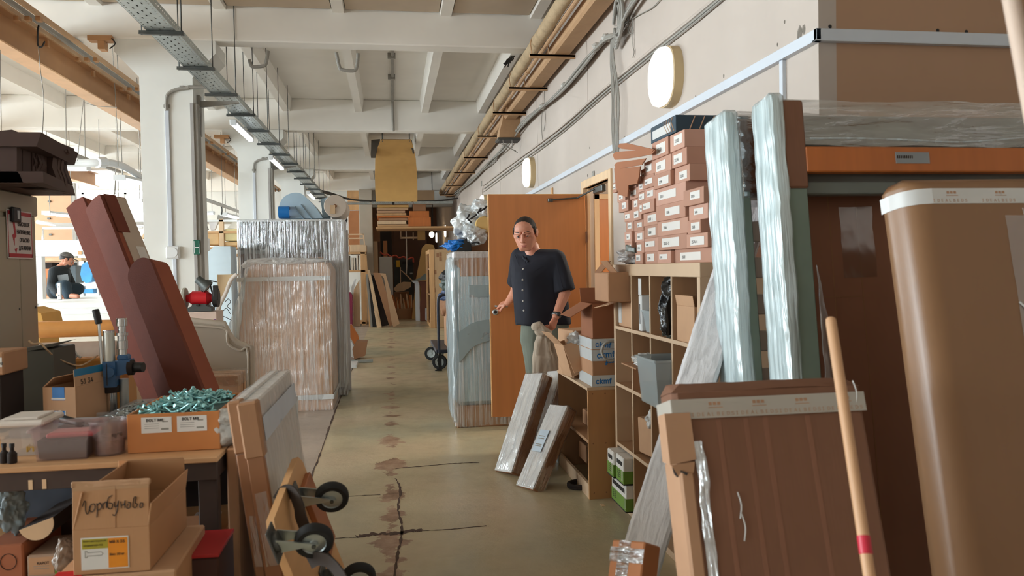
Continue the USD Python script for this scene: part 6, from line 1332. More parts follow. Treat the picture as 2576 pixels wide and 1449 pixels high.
def castor(t, x, z, dirv):
    pth = obj('castor', [box(x-.035, x+.035, -.006, 0, z-.045, z+.045, .002), tf(lathe([(.0, 0), (.028, 0), (.028, .012), (.0, .012)], 20), mx((x, -.006, z), (1, 0, 0), (0, -1, 0))),
        ], m_dsteel, t)
    c = A([x+dirv[0]*.035, -.095, z+dirv[1]*.035]); ax_ = A([dirv[1], 0, -dirv[0]]); ax_ = ax_/np.linalg.norm(ax_)
    for s in (-1, 1):
        o = ax_*s*.021; q = [A([x+dirv[0]*.02, -.015, z+dirv[1]*.02])+o, A([x-dirv[0]*.022, -.015, z-dirv[1]*.022])+o, c+o+A([0, -.014, 0]), c+o+A([.006, 0, .006])]
        obj('fork', hull([p+ax_*e for p in q for e in (-.0015, .0015)]), m_steel, pth)
    M = mx(c, (0, 1, 0), ax_)
    obj('tyre', tf(lathe([(.032, -.014), (.045, -.016), (.050, -.010), (.051, 0), (.050, .010), (.045, .016), (.032, .014)], 32), M), m_rubber, pth, smooth=50)
    obj('wheel_hub', tf(lathe([(0, -.018), (.01, -.018), (.012, -.012), (.03, -.01), (.033, -.014), (.033, .014), (.03, .01), (.012, .012), (.01, .018), (0, .018)], 28), M), m_steel, pth)
    obj('axle', rod(c-ax_*.026, c+ax_*.026, .006, 10), m_dsteel, pth)
Mi = np.linalg.inv(Md)
for px, py, y in ((835, 1250, 2.62), (790, 1360, 2.3), (903, 1452, 2.5)):
    for _ in range(30):                                 # slide the wheel centre along the sight line until it sits 95 mm off the board
        q = (Mi @ np.append(at(px, py, y), 1))[:3]; y += (-.095-q[1])*-.6 if False else 0
        e = 1e-3; q2 = (Mi @ np.append(at(px, py, y+e), 1))[:3]; y += (-.095-q[1])/((q2[1]-q[1])/e)
    dv = A([.25, -.97]); castor(t, q[0]-dv[0]*.035, q[2]-dv[1]*.035, dv)
m_strap = mat('strap', (62, 52, 46), .8, var=.15)
def strap(label, pts, w=.022):
    c = curve(pts, 6); n = len(c); v = []; f = []
    for i in range(n):
        tt = c[min(i+1, n-1)]-c[max(i-1, 0)]; s_ = np.cross(tt, A([.6, .8, .1])); s_ /= np.linalg.norm(s_)
        nn = np.cross(tt, s_); nn /= np.linalg.norm(nn)
        v += [c[i]+s_*w-nn*.002, c[i]-s_*w-nn*.002, c[i]-s_*w+nn*.002, c[i]+s_*w+nn*.002]
    for i in range(n-1):
        for j in range(4): k = (j+1) % 4; f += [[i*4+j, i*4+k, i*4+4+k], [i*4+j, i*4+4+k, i*4+4+j]]
    obj('strap', TM(v, f), m_strap, None, label, 'strap')
strap('dark carrying strap looped over the top edge of the dolly', [at(700, 1262, 2.36), at(716, 1240, 2.36), at(735, 1240, 2.33), at(750, 1268, 2.3), at(757, 1300, 2.28), at(768, 1330, 2.28)])
strap('brown strap hanging in a loop below the castors', [at(778, 1415, 2.1), at(800, 1405, 2.08), at(830, 1415, 2.05), at(858, 1449, 2.02), at(880, 1500, 2.0)], .018)
strap('second strap curling behind the lower castor', [at(820, 1400, 2.2), at(845, 1430, 2.18), at(860, 1470, 2.16), at(855, 1520, 2.14)], .016)
# ------------------------------------------------------------------ left: cabinet, mouldings, leaning boards, headboard, grinder
m_cab = mat('cabinet_beige', (176, 166, 144), .5, var=.05, vs=3)
EX, EZ = -1.735, float(at(85, 491, 4.15)[2])
EY0, EY1 = 3.30, float(ax(96, 600, EX)[1])
t = thing('electric_cabinet', 'beige grey electric cabinet with a danger sign at the left edge', 'cabinet', A([-2.1, 3.4, 0]))
obj('body', box(-2.45, EX-.012, EY0, EY1, 0, EZ-.09, .004), m_cab, t); obj('hood', box(-2.46, EX, EY0-.01, EY1+.005, EZ-.1, EZ, .006), m_cab, t)
obj('door_panel', box(EX-.012, EX-.002, EY0+.02, EY1-.20, .05, EZ-.12, .003), m_cab, t); obj('door_panel', box(EX-.012, EX-.004, EY1-.19, EY1-.03, .05, EZ-.12, .003), m_cab, t)
obj('screw', [tf(blob((.003, .006, .006), 1, 0), mx((EX-.001, y, z))) for y, z in ((EY1-.22, 1.3), (EY1-.05, 1.3), (EY1-.22, .9))], m_dsteel, t)
def onx(px, py, x=EX): return ax(px, py, x)
s0, s1 = onx(14, 525), onx(78, 545); s2 = onx(20, 650)
zt_, zb_ = s0[2]-.0, s2[2]; ya_, yb_ = s0[1], s1[1]
t = thing('danger_sign', 'white and red high voltage warning sign on the electric cabinet', 'sign', mx((EX, ya_, zb_), (0, 1, 0)))
w_, h_ = yb_-ya_, zt_-zb_
m_sw, m_sr = mat('sign_white', (222, 214, 208), .45, var=.02), mat('sign_red', (186, 44, 54), .45, var=.03)
obj('plate', box(0, w_, -.004, 0, 0, h_, .001), m_sw, t)
obj('border', [box(.006, w_-.006, -.0046, -.004, h_-.024, h_-.006, 0), box(.006, w_-.006, -.0046, -.004, .006, .024, 0), box(.006, .012, -.0046, -.004, .006, h_-.006, 0), box(w_-.012, w_-.006, -.0046, -.004, .006, h_-.006, 0)], m_sr, t)
def fit(s, x0, x1, z, h):
    q = text(s, h, np.eye(4), True, .0005); b_ = q.bounds; k = (x1-x0)/(b_[1][0]-b_[0][0])
    v = A(q.vertices); v[:, 0] = (v[:, 0]-b_[0][0])*k; return tf(TM(v, q.faces), mx((x0, -.0048, z)))
for k, (s, a, b) in enumerate((('ВЫСОКОЕ', .40, .88), ('НАПРЯЖЕНИЕ', .36, .90), ('ОПАСНО', .46, .86), ('ДЛЯ ЖИЗНИ', .42, .90))):
    obj('lettering', fit(s, w_*a, w_*b, h_*(.68-.165*k), h_*.085), m_ink, t)
bz = [(.2, .80), (.26, .52), (.18, .48), (.3, .16), (.255, .2), (.27, .42), (.34, .46), (.28, .78)]
obj('lightning', mv(ext([(x*w_, z*h_) for x, z in bz], .0006), 0, -.0048, 0), m_sr, t); obj('arrow_head', mv(ext([(.25*w_, .2*h_), (.36*w_, .22*h_), (.31*w_, .1*h_)], .0006), 0, -.0048, 0), m_sr, t)
c = onx(34, 541); t = thing('cabinet_latch', 'black plastic latch over the corner of the danger sign', 'latch', A([EX, c[1], c[2]]))
obj('housing', box(EX+.005, EX+.022, c[1]-.05, c[1]+.03, c[2]-.035, c[2]+.035, .006), m_black, t); obj('opening', box(EX+.0215, EX+.023, c[1]-.012, c[1]+.012, c[2]-.02, c[2]+.02, 0), m_steel, t)
# dark mouldings stacked on the cabinet
m_mould = mat('moulding_dark', (74, 52, 44), .75, var=.14, vs=5)
def pz_(pts, y): return [(p[0], p[2]) for p in (at(px, py, y) for px, py in pts)]
mould = [
 ('dark brown moulding block with plain faces at the left edge', 3.62, .30, [(-60, 335), (28, 326), (55, 338), (60, 352), (40, 356), (40, 430), (48, 440), (56, 455), (56, 478), (-60, 470)]),
 ('wavy dark brown moulding next to the plain block', 3.78, .12, [(40, 335), (92, 352), (104, 362), (98, 378), (84, 384), (92, 408), (82, 430), (92, 452), (102, 468), (100, 484), (40, 480), (48, 452), (40, 430)]),
 ('wavy dark brown moulding, widest of the row', 3.92, .12, [(95, 353), (145, 360), (150, 376), (135, 384), (132, 400), (130, 420), (140, 446), (142, 458), (140, 488), (100, 486), (103, 470), (92, 448), (98, 425), (90, 400), (98, 380)]),
 ('thin wavy dark moulding behind the widest one', 4.06, .05, [(140, 358), (160, 366), (163, 378), (150, 388), (146, 400), (150, 425), (158, 450), (152, 462), (158, 490), (130, 488), (132, 380)]),
 ('rearmost thin wavy dark moulding with a broken edge', 4.13, .04, [(150, 360), (177, 371), (176, 380), (168, 390), (160, 396), (158, 412), (162, 432), (174, 462), (166, 466), (176, 470), (174, 491), (140, 490), (145, 380)])]
for l, y, d, pts in mould:
    q = pz_(pts, y); zlo = min(z for x, z in q); q = [(x, EZ+.001 if z < zlo+.045 else max(z, EZ+.002)) for x, z in q]
    t = thing('carved_block', l, 'carved block', A([q[0][0], y, EZ]))
    n = max(1, int(d/.03)); r = random.Random(int(y*100))
    for k in range(n): obj('layer', mv(ext(q, d/n-.003), r.uniform(-.006, .006), y+d/n*k, 0), m_mould, t)
xr_ = at(173, 480, 4.12)[0]
obj('dark_slab', hull([(-2.3, 3.62, EZ+.002), (at(110, 490, 3.62)[0], 3.62, EZ+.002), (xr_, 4.2, EZ+.002), (-2.3, 4.2, EZ+.002), (-2.3, 3.62, EZ+.05), (at(110, 490, 3.62)[0], 3.62, EZ+.05), (xr_-.01, 4.2, EZ+.05), (-2.3, 4.2, EZ+.05)]), m_mould, None, 'flat dark brown board under the row of wavy mouldings', 'board')
zc0, zc1 = at(120, 386, 3.8)[2], at(120, 352, 3.8)[2]
obj('dark_slab', hull([(x, y, z) for z, e in ((zc0, 0), (zc1, .02)) for x, y in ((-2.3, 3.60), (at(92, 370, 3.6)[0]+e, 3.60), (at(176, 376, 4.15)[0]+e, 4.2), (-2.3, 4.2))]), m_mould, None, 'dark brown cap board lying over the row of wavy mouldings', 'board')
# three upholstered boards leaning to the left
m_terra = mat('terracotta_shaded', (116, 58, 42), .85, var=.08, vs=8, bump=.08, bs=120)  # front faces: shade put into the cloth colour, darker than the sides
m_terra2 = mat('terracotta_lit', (150, 82, 58), .85, var=.06, vs=8)  # same cloth, painted paler where the sides look lit
def padded(label, y0, y1, tl, tr, bl, th, round_=False, dy=.13):
    """tl, tr: pixels of the front face's top corners (tl at depth y1, tr nearer by dy); bl: a pixel low on its left edge"""
    p1, p2, pb_ = at(*tl, y1), at(*tr, y1-dy), at(*bl, (y0*2+y1)/3)
    z = p1-pb_; z /= np.linalg.norm(z); o = p1-z*((p1[2]-.004)/z[2]); x = p2-p1
    M = mz(o, x, z); w_ = float(np.linalg.norm(x-z*(x@z))); L = float(np.linalg.norm(p1-o)); t = thing('padded_board', label, 'board', M)
    if round_:
        n = 10; prof = [(0, 0), (w_, 0)]+[(w_*.5+w_*.5*math.cos(a), L-w_*.45+w_*.45*math.sin(a)) for a in np.linspace(0, math.pi*.95, 2*n)]
    else: prof = [(0, 0), (w_, 0), (w_, L-.012), (w_*.6, L), (0, L-.01)]
    obj('front_pad', ext(prof, .02), m_terra, t, smooth=40); obj('body', mv(ext(prof, th-.021), 0, .021, 0), m_terra2, t, smooth=40)
    return t, w_, L
t, w_, L = padded('terracotta padded board, leftmost of the three leaning left', 4.25, 4.98, (165, 521), (216, 515), (350, 985), .11, dy=.06)
t, w_, L = padded('middle terracotta padded board with a paper sticker on its pale side', 3.98, 4.62, (213, 524), (260, 513), (392, 985), .15, dy=.10)
obj('side_lining', box(w_, w_+.004, .045, .15, .4, L-.02, 0), mat('lining_beige', (196, 178, 160), .7), t, 'pale uncovered side')
obj('cloth_tab', box(w_+.004, w_+.007, .02, .09, L-.26, L-.01, 0), m_terra, t); obj('sticker', box(w_+.004, w_+.006, .09, .14, L-.46, L-.35, 0), m_paper, t)
t, w_, L = padded('shorter terracotta padded board with a rounded top, on the right', 3.84, 4.30, (312, 680), (392, 690), (430, 985), .12, True, .12)
# headboard
m_head = mat('headboard_paint', (186, 176, 160), .5, var=.03, vs=2)
HY = 5.3
hp = [(330, 800), (400, 801), (470, 806), (564, 815), (571, 834), (582, 852), (597, 864), (614, 870), (631, 873)]
q = pz_(hp, HY); xr = q[-1][0]
poly = q+[(xr, .003), (q[0][0], .003)]
t = thing('headboard', 'painted headboard with a scooped corner standing behind the workbench', 'headboard', A([q[4][0], HY, 0]))
obj('panel', mv(ext(poly, .035), 0, HY, 0), m_head, t)
obj('moulding', tube(curve([A([x-(.02 if i > 2 else 0), HY-.004, z-.03]) for i, (x, z) in enumerate(q[2:])]+[A([xr-.025, HY-.004, .6]), A([xr-.025, HY-.004, .05])], 5), .008, 8), mat('headboard_edge', (206, 196, 180), .5), t, 'raised moulding along the edge', smooth=60)
obj('edge_strip', tube([A([x, HY+.016, z]) for x, z in q]+[A([xr, HY+.016, .02])], .02, 8), mat('headboard_edge', (206, 196, 180), .5), t, smooth=60)
# slats, foam, rolls and the grey box behind the bench
a, b = at(470, 962, 4.75), at(600, 962, 4.75); zt2 = a[2]+.035
t = thing('slat_bundle', 'bundle of wrapped wooden slats behind the orange crate', 'bundle', A([(a[0]+b[0])/2, 4.85, 0]))
r = random.Random(4)
for k in range(5): obj('slat', box(a[0]+r.uniform(0, .03), b[0]-r.uniform(0, .02), 4.75+.05*k, 4.79+.05*k, .003, zt2-r.uniform(0, .014), .004), m_card2, t)
obj('film', crumple(sub(box(a[0]-.01, b[0]+.01, 4.74, 5.01, zt2-.07, zt2+.008, .01), .04), .008, 16, 2), film('film_amber', (20, 20, 20), .45, .75, .5, tint=(226, 196, 150), gl=.2), t, smooth=True)
t = thing('grey_box', 'dark grey metal box standing beside the electric cabinet', 'box', A([-1.5, 3.7, 0]))
g0, g1 = at(27, 880, 3.56), at(133, 880, 3.56)
obj('body', box(g0[0], g1[0], 3.56, 3.8, .002, at(80, 880, 3.56)[2], .004), mat('box_grey', (98, 98, 90), .5, .2, var=.06), t); obj('lid', hull([(g0[0]-.005, 3.55, at(27, 886, 3.55)[2]-.01), (g1[0]+.004, 3.55, at(133, 866, 3.55)[2]-.01), (g0[0]-.005, 3.81, at(27, 886, 3.55)[2]), (g1[0]+.004, 3.81, at(133, 866, 3.55)[2]), (g0[0]-.005, 3.55, at(27, 886, 3.55)[2]+.004), (g1[0]+.004, 3.55, at(133, 866, 3.55)[2]+.004)]), mat('box_grey', (98, 98, 90), .5), t)
a = at(0, 925, 3.2); t = carton('cardboard_box', 'carton with a handwritten white label on the dark stand at the left edge', mx((a[0]-.12, 3.15, at(0, 940, 3.2)[2])), .155, .2, .085, m_card)
obj('sticker', box(.04, .15, -.001, 0, .03, .065, 0), m_paper, t); obj('lettering', text('N в цехе', .014, mx((.075, -.0016, .038)), False, .0004), m_ink, t)
obj('stand', box(a[0]-.12, a[0]+.02, 3.16, 3.34, BZ+.001, at(0, 940, 3.2)[2]-.001, .003), m_dark, None, 'dark block under the labelled carton at the left edge', 'stand')
f0, f1 = at(128, 960, 4.1), at(262, 960, 4.1); zf = at(200, 903, 4.1)[2]
t = thing('foam_board', 'thick orange foam board standing behind the hand press', 'foam', A([(f0[0]+f1[0])/2, 4.1, 0]))
obj('board', box(f0[0], f1[0]+.08, 4.1, 4.22, .003, zf, .012), mat('foam_orange', (212, 146, 72), .8, var=.05), t); obj('offcut', box(f0[0], f0[0]+.05, 4.1, 4.2, zf+.001, zf+.045, .006), mat('foam_yellow2', (226, 176, 96), .8), t)
t = thing('rope_loop', 'white cord looped on top of the orange foam board', 'rope', A([(f0[0]+f1[0])/2, 4.08, zf]))
obj('loop', tube(curve([at(px, py, 4.06) for px, py in ((166, 897), (168, 885), (178, 879), (188, 884), (192, 896), (183, 899), (176, 888), (181, 880), (190, 890), (204, 899))], 5), .0065, 7), m_paper, t)
obj('cord', tube(curve([at(px, py, y) for px, py, y in ((72, 857, 3.54), (84, 865, 3.54), (102, 864, 3.52), (118, 880, 3.52), (140, 899, 3.6), (170, 913, 3.7), (198, 920, 3.8), (220, 912, 3.9), (245, 895, 4.06))], 5), .004, 6), mat('cord_buff', (206, 176, 140), .7), t)
def roll(name, label, p0, p1, r, m, lean=None):
    p0, p1 = A(p0), A(p1); t = thing(name, label, 'roll', mx(p0, (0, 0, 1), p1-p0)); L = float(np.linalg.norm(p1-p0))
    obj('roll', lathe([(0, 0), (r*.96, 0), (r, .01), (r, L-.01), (r*.96, L), (0, L)], 24), m, t, smooth=50); obj('core', lathe([(r*.25, -.003), (r*.35, -.003), (r*.35, .002)], 16), m_cardin, t); return t
zr1, zr2 = at(200, 885, 4.9)[2], at(200, 851, 5.1)[2]
roll('wrapped_roll', 'grey film-wrapped roll lying behind the foam board', (at(60, 885, 4.9)[0], 4.9, zr1), (at(300, 885, 4.9)[0], 4.9, zr1), .06, mat('roll_grey', (176, 160, 146), .35, var=.1, vs=8))
t = roll('wrapped_roll', 'orange film-wrapped roll lying above the grey one', (at(60, 851, 5.1)[0], 5.06, zr1+.125), (at(300, 851, 5.1)[0], 5.06, zr1+.125), .05, mat('roll_orange', (226, 160, 88), .35, var=.1, vs=8))
carton('packing_case', 'low plywood case carrying the wrapped rolls', mx((at(60, 885, 4.9)[0], 4.8, .003)), at(300, 885, 4.9)[0]-at(60, 885, 4.9)[0], .4, zr1-.064, m_ply, category='case')
c = at(97, 790, 5.5); q = pz_([(60, 775), (103, 788), (110, 815), (100, 850)], 5.5); obj('foam_edge', mv(ext(q+[(q[3][0], .003), (q[0][0], .003)], .3), 0, 5.5, 0), mat('foam_yellow2', (226, 176, 96), .8), None, 'yellow foam edge peeping out beside the electric cabinet', 'foam')
# bench grinder with its lamp on a stand in front of the column
GY = 6.9
a, b, zb = at(466, 800, GY), at(545, 800, GY), at(505, 805, GY)[2]
carton('grinder_stand', 'narrow wooden stand under the bench grinder', mx((a[0], GY, .003)), b[0]-a[0]-.01, .26, zb-.05, m_pale, category='stand')
t = carton('purple_box', 'flat carton with purple and white print under the grinder', mx((a[0]-.005, GY-.01, zb-.045)), b[0]-a[0]+.01, .26, at(505, 784, GY)[2]-zb+.043, mat('carton_pinkpale', (214, 190, 176), .6), category='box')
m_purple = mat('print_purple', (116, 60, 122), .5); wq = b[0]-a[0]
for x0, x1 in ((.02, .085), (.155, .18), (.235, .275)): obj('print', box(x0, min(x1, wq), -.0015, 0, .012, .05, 0), m_purple, t)
obj('white_print', box(.09, .15, -.0012, 0, .012, .05, 0), m_paper, t); obj('lettering', text('Feder', .016, mx((.095, -.002, .024)), False, .0006), m_ink, t)
gz = at(505, 784, GY)[2]
P2 = lambda px, py: at(px, py, GY+.08)
t = thing('bench_grinder', 'red bench grinder with a grey wheel on the flat purple box', 'grinder', A([P2(505, 780)[0], GY+.1, gz]))
bx0, bx1 = P2(473, 783)[0], P2(535, 783)[0]; mzc = P2(500, 750)[2]; X0, X1 = P2(482, 750)[0], P2(522, 750)[0]
obj('base', [mv(ext([(bx0, gz+.001), (bx1, gz+.001), (bx1, gz+.03), (bx1-.04, gz+.045), (bx1-.045, mzc-.05), (bx0+.045, mzc-.05), (bx0+.04, gz+.045), (bx0, gz+.03)], .14), 0, GY+.03, 0)], mat('grinder_grey', (72, 76, 74), .5), t)
obj('switch', rod((X0+.06, GY+.02, gz+.055), (X0+.06, GY+.03, gz+.055), .012, 12), m_black, t)
ML = mx((X0, GY+.1, mzc), (0, 1, 0), (1, 0, 0)); Lm = X1-X0
obj('motor', tf(lathe([(0, -.05), (.03, -.05), (.034, -.03), (.055, -.0), (.06, .004), (.06, Lm-.004), (.055, Lm), (.034, Lm+.03), (.03, Lm+.05), (0, Lm+.05)], 26), ML), mat('grinder_red', (206, 30, 40), .35), t, smooth=40)
obj('wheel', tf(lathe([(0, -.085), (.012, -.085), (.012, -.075), (.085, -.075), (.09, -.07), (.09, -.05), (.085, -.045), (0, -.045)], 32), ML), mat('grind_wheel', (176, 172, 160), .8), t)
obj('axle_nut', tf(lathe([(0, -.1), (.008, -.1), (.008, -.085), (0, -.085)], 6), ML), m_steel, t)
obj('wheel_guard', tf(lathe([(0, Lm+.045), (.075, Lm+.045), (.08, Lm+.05), (.08, Lm+.085), (0, Lm+.085)], 28), ML), m_black, t)
g = P2(545, 730); obj('eye_shield', [box(g[0]-.02, g[0]+.02, GY+.02, GY+.06, mzc-.02, P2(540, 718)[2], .004), rod(P2(533, 735), P2(527, 705), .006), rod(P2(527, 706), P2(545, 709), .005)], m_black, t)
lh_, l1_ = P2(512, 735), P2(505, 700)
t2 = thing('work_lamp', 'dark desk lamp head on a gooseneck above the red grinder', 'lamp', lh_)
obj('gooseneck', tube(curve([A([lh_[0], GY+.12, mzc+.058]), P2(510, 735), P2(506, 722)], 5), .007, 8), m_black, t2)
d = P2(524, 722)-P2(495, 700); d = d/np.linalg.norm(d); d = d*.8+A([0, -.45, 0])
obj('shade', tf(lathe([(0, 0), (.028, .0), (.036, .008), (.038, .06), (.05, .075), (.055, .12), (.05, .12), (.035, .06), (0, .05)], 26), mx(P2(495, 701), (0, 1, .0), d)), mat('lamp_grey', (84, 90, 88), .4, .3), t2, smooth=50)
obj('bulb', tf(lathe([(0, .118), (.045, .116), (.046, .112)], 22), mx(P2(495, 701), (0, 1, 0), d)), mat('bulb', (196, 196, 190), .2), t2)
# ------------------------------------------------------------------ far end of the passage
def blk(name, label, cat_, r, y, d, m, b=.006, z0=None, parent=None, x1=None):
    """a box whose front shows the pixels r = (x0, y0, x1, y1) at depth y"""
    a, c = at(r[0], r[1], y), at(r[2], r[3], y)
    q = box(a[0], c[0], y, y+d, (c[2] if z0 is None else z0), a[2], b)
    return obj(name, q, m, parent, None if parent else label, None if parent else cat_)
def ppoly(name, label, cat_, pts, y, d, m, parent=None):
    q = [(p[0], p[2]) for p in (at(px, py, y) for px, py in pts)]; lo, hi = min(z for x, z in q), max(z for x, z in q)
    if -.2 < lo < .35: q = [(x, z-(lo-.003)*(1-(z-lo)/(hi-lo))) for x, z in q]          # stands on the floor
    return obj(name, mv(ext(q, d), 0, y, 0), m, parent, None if parent else label, None if parent else cat_)
m_dim = mat('far_brown', (104, 72, 56), .85, var=.15, vs=1.5)
# shelf rack at the left of the opening
SY = 21.2
t = thing('wooden_rack', 'wooden rack of white boards left of the grey column', 'rack', A([at(890, 800, SY)[0], SY, 0]))
for px in (868, 914): c = at(px, 700, SY); obj('post', box(c[0]-.06, c[0]+.06, SY, SY+.1, .002, at(px, 634, SY)[2]), m_ply, t); obj('post', box(c[0]-.06, c[0]+.06, SY+.7, SY+.8, .002, at(px, 634, SY)[2]), m_ply, t)
for py in (634, 680, 806): a, b = at(862, py, SY), at(920, py, SY); z = a[2] if py < 800 else .1; obj('shelf', box(a[0], b[0], SY, SY+.8, z-.06, z, .004), m_plyx, t)
zsh = at(890, 680, SY)[2]
for k, (x0, x1, ya, yb) in enumerate(((863, 871, 643, 674), (872, 879, 643, 674), (883, 888, 648, 674), (889, 894, 648, 674), (896, 901, 642, 674), (904, 910, 641, 674))):
    a, b = at(x0, ya, SY), at(x1, yb, SY); obj('white_board', box(a[0], b[0], SY+.05, SY+.6, zsh+.002, a[2], .004), mat('board_white', (222, 210, 192), .6), None, ('first', 'second', 'third', 'fourth', 'fifth', 'sixth')[k]+' white board from the left standing on the wooden rack', 'board')
a, b = at(863, 639, SY), at(884, 639, SY); obj('white_board', box(a[0], b[0], SY+.02, SY+.6, a[2]-.02, a[2]+.02, .004), mat('board_white', (222, 210, 192), .6), None, 'white board lying across the upright ones on the rack', 'board')
ztop = at(890, 634, SY)[2]
a, b = at(880, 625, SY), at(922, 631, SY); obj('timber', box(a[0], b[0], SY+.05, SY+.6, ztop+.002, at(890, 618, SY+.4)[2]-.002, .004), m_pale, None, 'pale timber lying on top of the wooden rack', 'timber')
for k, (x0, x1, y0, y1, l, m) in enumerate(((872, 912, 464, 500, 'top plywood sheet of the tall stack against the end wall', m_ply), (874, 914, 498, 528, 'second plywood sheet of the tall stack', m_ply), (876, 916, 530, 585, 'lower reddish plywood sheet of the tall stack', mat('ply_red', (176, 116, 72), .6, var=.1)))):
    a, b = at(x0, y0, 22.3), at(x1, y1, 22.3); obj('plywood_sheet', box(a[0], b[0], 22.3+.06*(2-k), 22.35+.06*(2-k), ztop+.002 if k == 2 else b[2], a[2], .006), m, None, l, 'plywood')
t = thing('small_ladder', 'small ladder-like wooden frame standing on the rack', 'frame', at(890, 625, SY+.4))
for px in (874, 912): obj('upright', hull([at(px, 588, SY+.4), at(px+3, 588, SY+.4), at(px+(4 if px > 900 else 0), 618, SY+.4), at(px+3+(4 if px > 900 else 0), 618, SY+.4)]+[p+A([0, .05, 0]) for p in (at(px, 588, SY+.4), at(px+3, 588, SY+.4), at(px+(4 if px > 900 else 0), 618, SY+.4), at(px+3+(4 if px > 900 else 0), 618, SY+.4))]), m_pale, t)
for py in (588, 598, 616): a, b = at(874, py, SY+.4), at(915, py+3, SY+.4); obj('rung', box(a[0], b[0], SY+.4, SY+.45, b[2], a[2]), m_pale, t)
ppoly('dark_roller', 'dark tube leaning at the corner of the tall wrapped cabinet', 'tube', [(866, 560), (872, 548), (874, 552), (868, 590), (864, 940), (858, 940), (861, 600)], 10.6, .05, m_dark)
# under the rack and along the floor
ppoly('magenta_roll', 'dark magenta cloth roll standing at the left of the rack', 'roll', [(868, 735), (880, 735), (886, 742), (886, 812), (882, 818), (868, 812)], 20.6, .3, mat('magenta', (128, 30, 62), .7))
for k, (pts, y, l, m) in enumerate([([(888, 728), (904, 704), (906, 806), (888, 806)], 20.9, 'pale board with a slanted top under the rack', m_pale), ([(884, 722), (892, 702), (896, 702), (890, 728), (888, 760), (884, 760)], 20.8, 'narrow white board leaning under the rack', m_white), ([(866, 690), (882, 718), (878, 736), (866, 724)], 20.7, 'white angular offcut at the left under the rack', m_white), ([(866, 720), (876, 722), (872, 745), (866, 742)], 20.65, 'second white offcut at the left under the rack', m_white)]):
    ppoly('offcut', l, 'board', pts, y, .05, m)
for k, (pts, y, l, m) in enumerate([([(916, 640), (922, 640), (934, 812), (928, 813)], 20.6, 'thin brown sheet leaning against the rack', m_ply), ([(920, 690), (925, 690), (937, 813), (932, 813)], 20.5, 'thin grey sheet leaning beside the rack', m_grey), ([(924, 679), (930, 679), (960, 810), (949, 812)], 20.2, 'long pale timber leaning in front of the black panels', m_pale), ([(926, 690), (932, 690), (948, 812), (937, 813)], 20.45, 'black panel leaning beside the grey sheet', m_black), ([(934, 690), (952, 700), (985, 808), (960, 812)], 20.6, 'dark brown panel behind the cardboard panels', m_dark), ([(941, 782), (946, 783), (960, 812), (948, 813)], 20.1, 'short pale block at the foot of the leaning timber', m_pale),
    ([(938, 686), (957, 687), (996, 800), (980, 809)], 20.35, 'cardboard panel leaning behind the front one', m_card), ([(954, 687), (970, 688), (1005, 798), (990, 806), (986, 800), (966, 698)], 20.15, 'front cardboard panel with rounded corner leaning in the passage', mat('panel_card', (186, 150, 116), .7, var=.05))]):
    ppoly('leaning_panel', l, 'panel', pts, y, .05, m)
# litter at the foot of the left packages
for pts, y, d, l, m in (([(872, 818), (884, 816), (900, 830), (906, 844), (896, 850), (880, 840), (872, 830)], 14.6, .1, 'curved orange plywood offcut on the floor', m_orangewood), ([(860, 820), (872, 832), (898, 862), (892, 874), (870, 866), (860, 872)], 13.2, .2, 'white wedge-shaped box on the floor by the packages', m_white), ([(886, 866), (896, 858), (924, 858), (918, 872), (890, 876)], 13.1, .3, 'low brown carton on the floor by the packages', m_cardin)):
    ppoly('offcut', l, 'offcut', pts, y, d, m)
a, b = fl(862, 884), fl(945, 878); obj('metal_bar', tf(box(0, b[0]-a[0], 0, .06, .003, .05, .004), mx((a[0], 12.55, 0))), m_steel, None, 'grey perforated metal bar lying on the floor', 'bar')
carton('flat_carton', 'flattened white carton under the metal bar', mx((a[0], 11.9, .003)), .36, .5, .05, m_tapew, category='carton')
obj('grey_tube', rod((at(868, 800, 9.6)[0], 9.75, .004), (at(868, 800, 9.6)[0], 9.75, 1.95), .05, 16), mat('tube_grey', (176, 170, 168), .5), None, 'upright pale grey tube at the right of the wrapped cabinet', 'tube')
# overhead board store on the opening
YO = 20.9
m_yell = mat('fibreboard_yellow', (204, 160, 96), .7, var=.06)
def bent():
    pts = [(1000, 352, 15.5), (1000, 372, 15.9), (1000, 400, 16.3), (1000, 440, 16.8), (1000, 480, 17.1), (1000, 507, 17.3)]
    ws = [(958, 1034), (950, 1040), (944, 1046), (943, 1049), (944, 1050), (946, 1050)]
    c = []
    for (px, py, y), (a, b) in zip(pts, ws): c += [at(a, py, y), at(b, py, y)]
    v = c+[p+A([0, .02, .015]) for p in c]; n = len(pts); f = []
    for i in range(n-1):
        a = 2*i; f += [[a, a+2, a+3], [a, a+3, a+1], [2*n+a, 2*n+a+1, 2*n+a+3], [2*n+a, 2*n+a+3, 2*n+a+2], [a, 2*n+a, 2*n+a+2], [a, 2*n+a+2, a+2], [a+1, a+3, 2*n+a+3], [a+1, 2*n+a+3, 2*n+a+1]]
    f += [[0, 1, 2*n+1], [0, 2*n+1, 2*n], [2*n-2, 4*n-2, 4*n-1], [2*n-2, 4*n-1, 2*n-1]]
    return TM(v, f)
t = thing('bent_sheet', 'big yellowish fibreboard sheet bent down from the ceiling beam', 'sheet', at(1000, 430, 16.5)); obj('sheet', bent(), m_yell, t, smooth=60)
for px in (962, 1030): c = at(px, 356, 15.55); obj('hanger', rod(c, (c[0], c[1], ZS), .012, 6), m_dsteel, t)
ppoly('dark_duct', 'dark opening behind the bent fibreboard sheet at the beam', 'duct', [(934, 352), (956, 350), (948, 375), (944, 394), (933, 394)], 15.9, .2, mat('duct_dark', (84, 76, 66), .7))
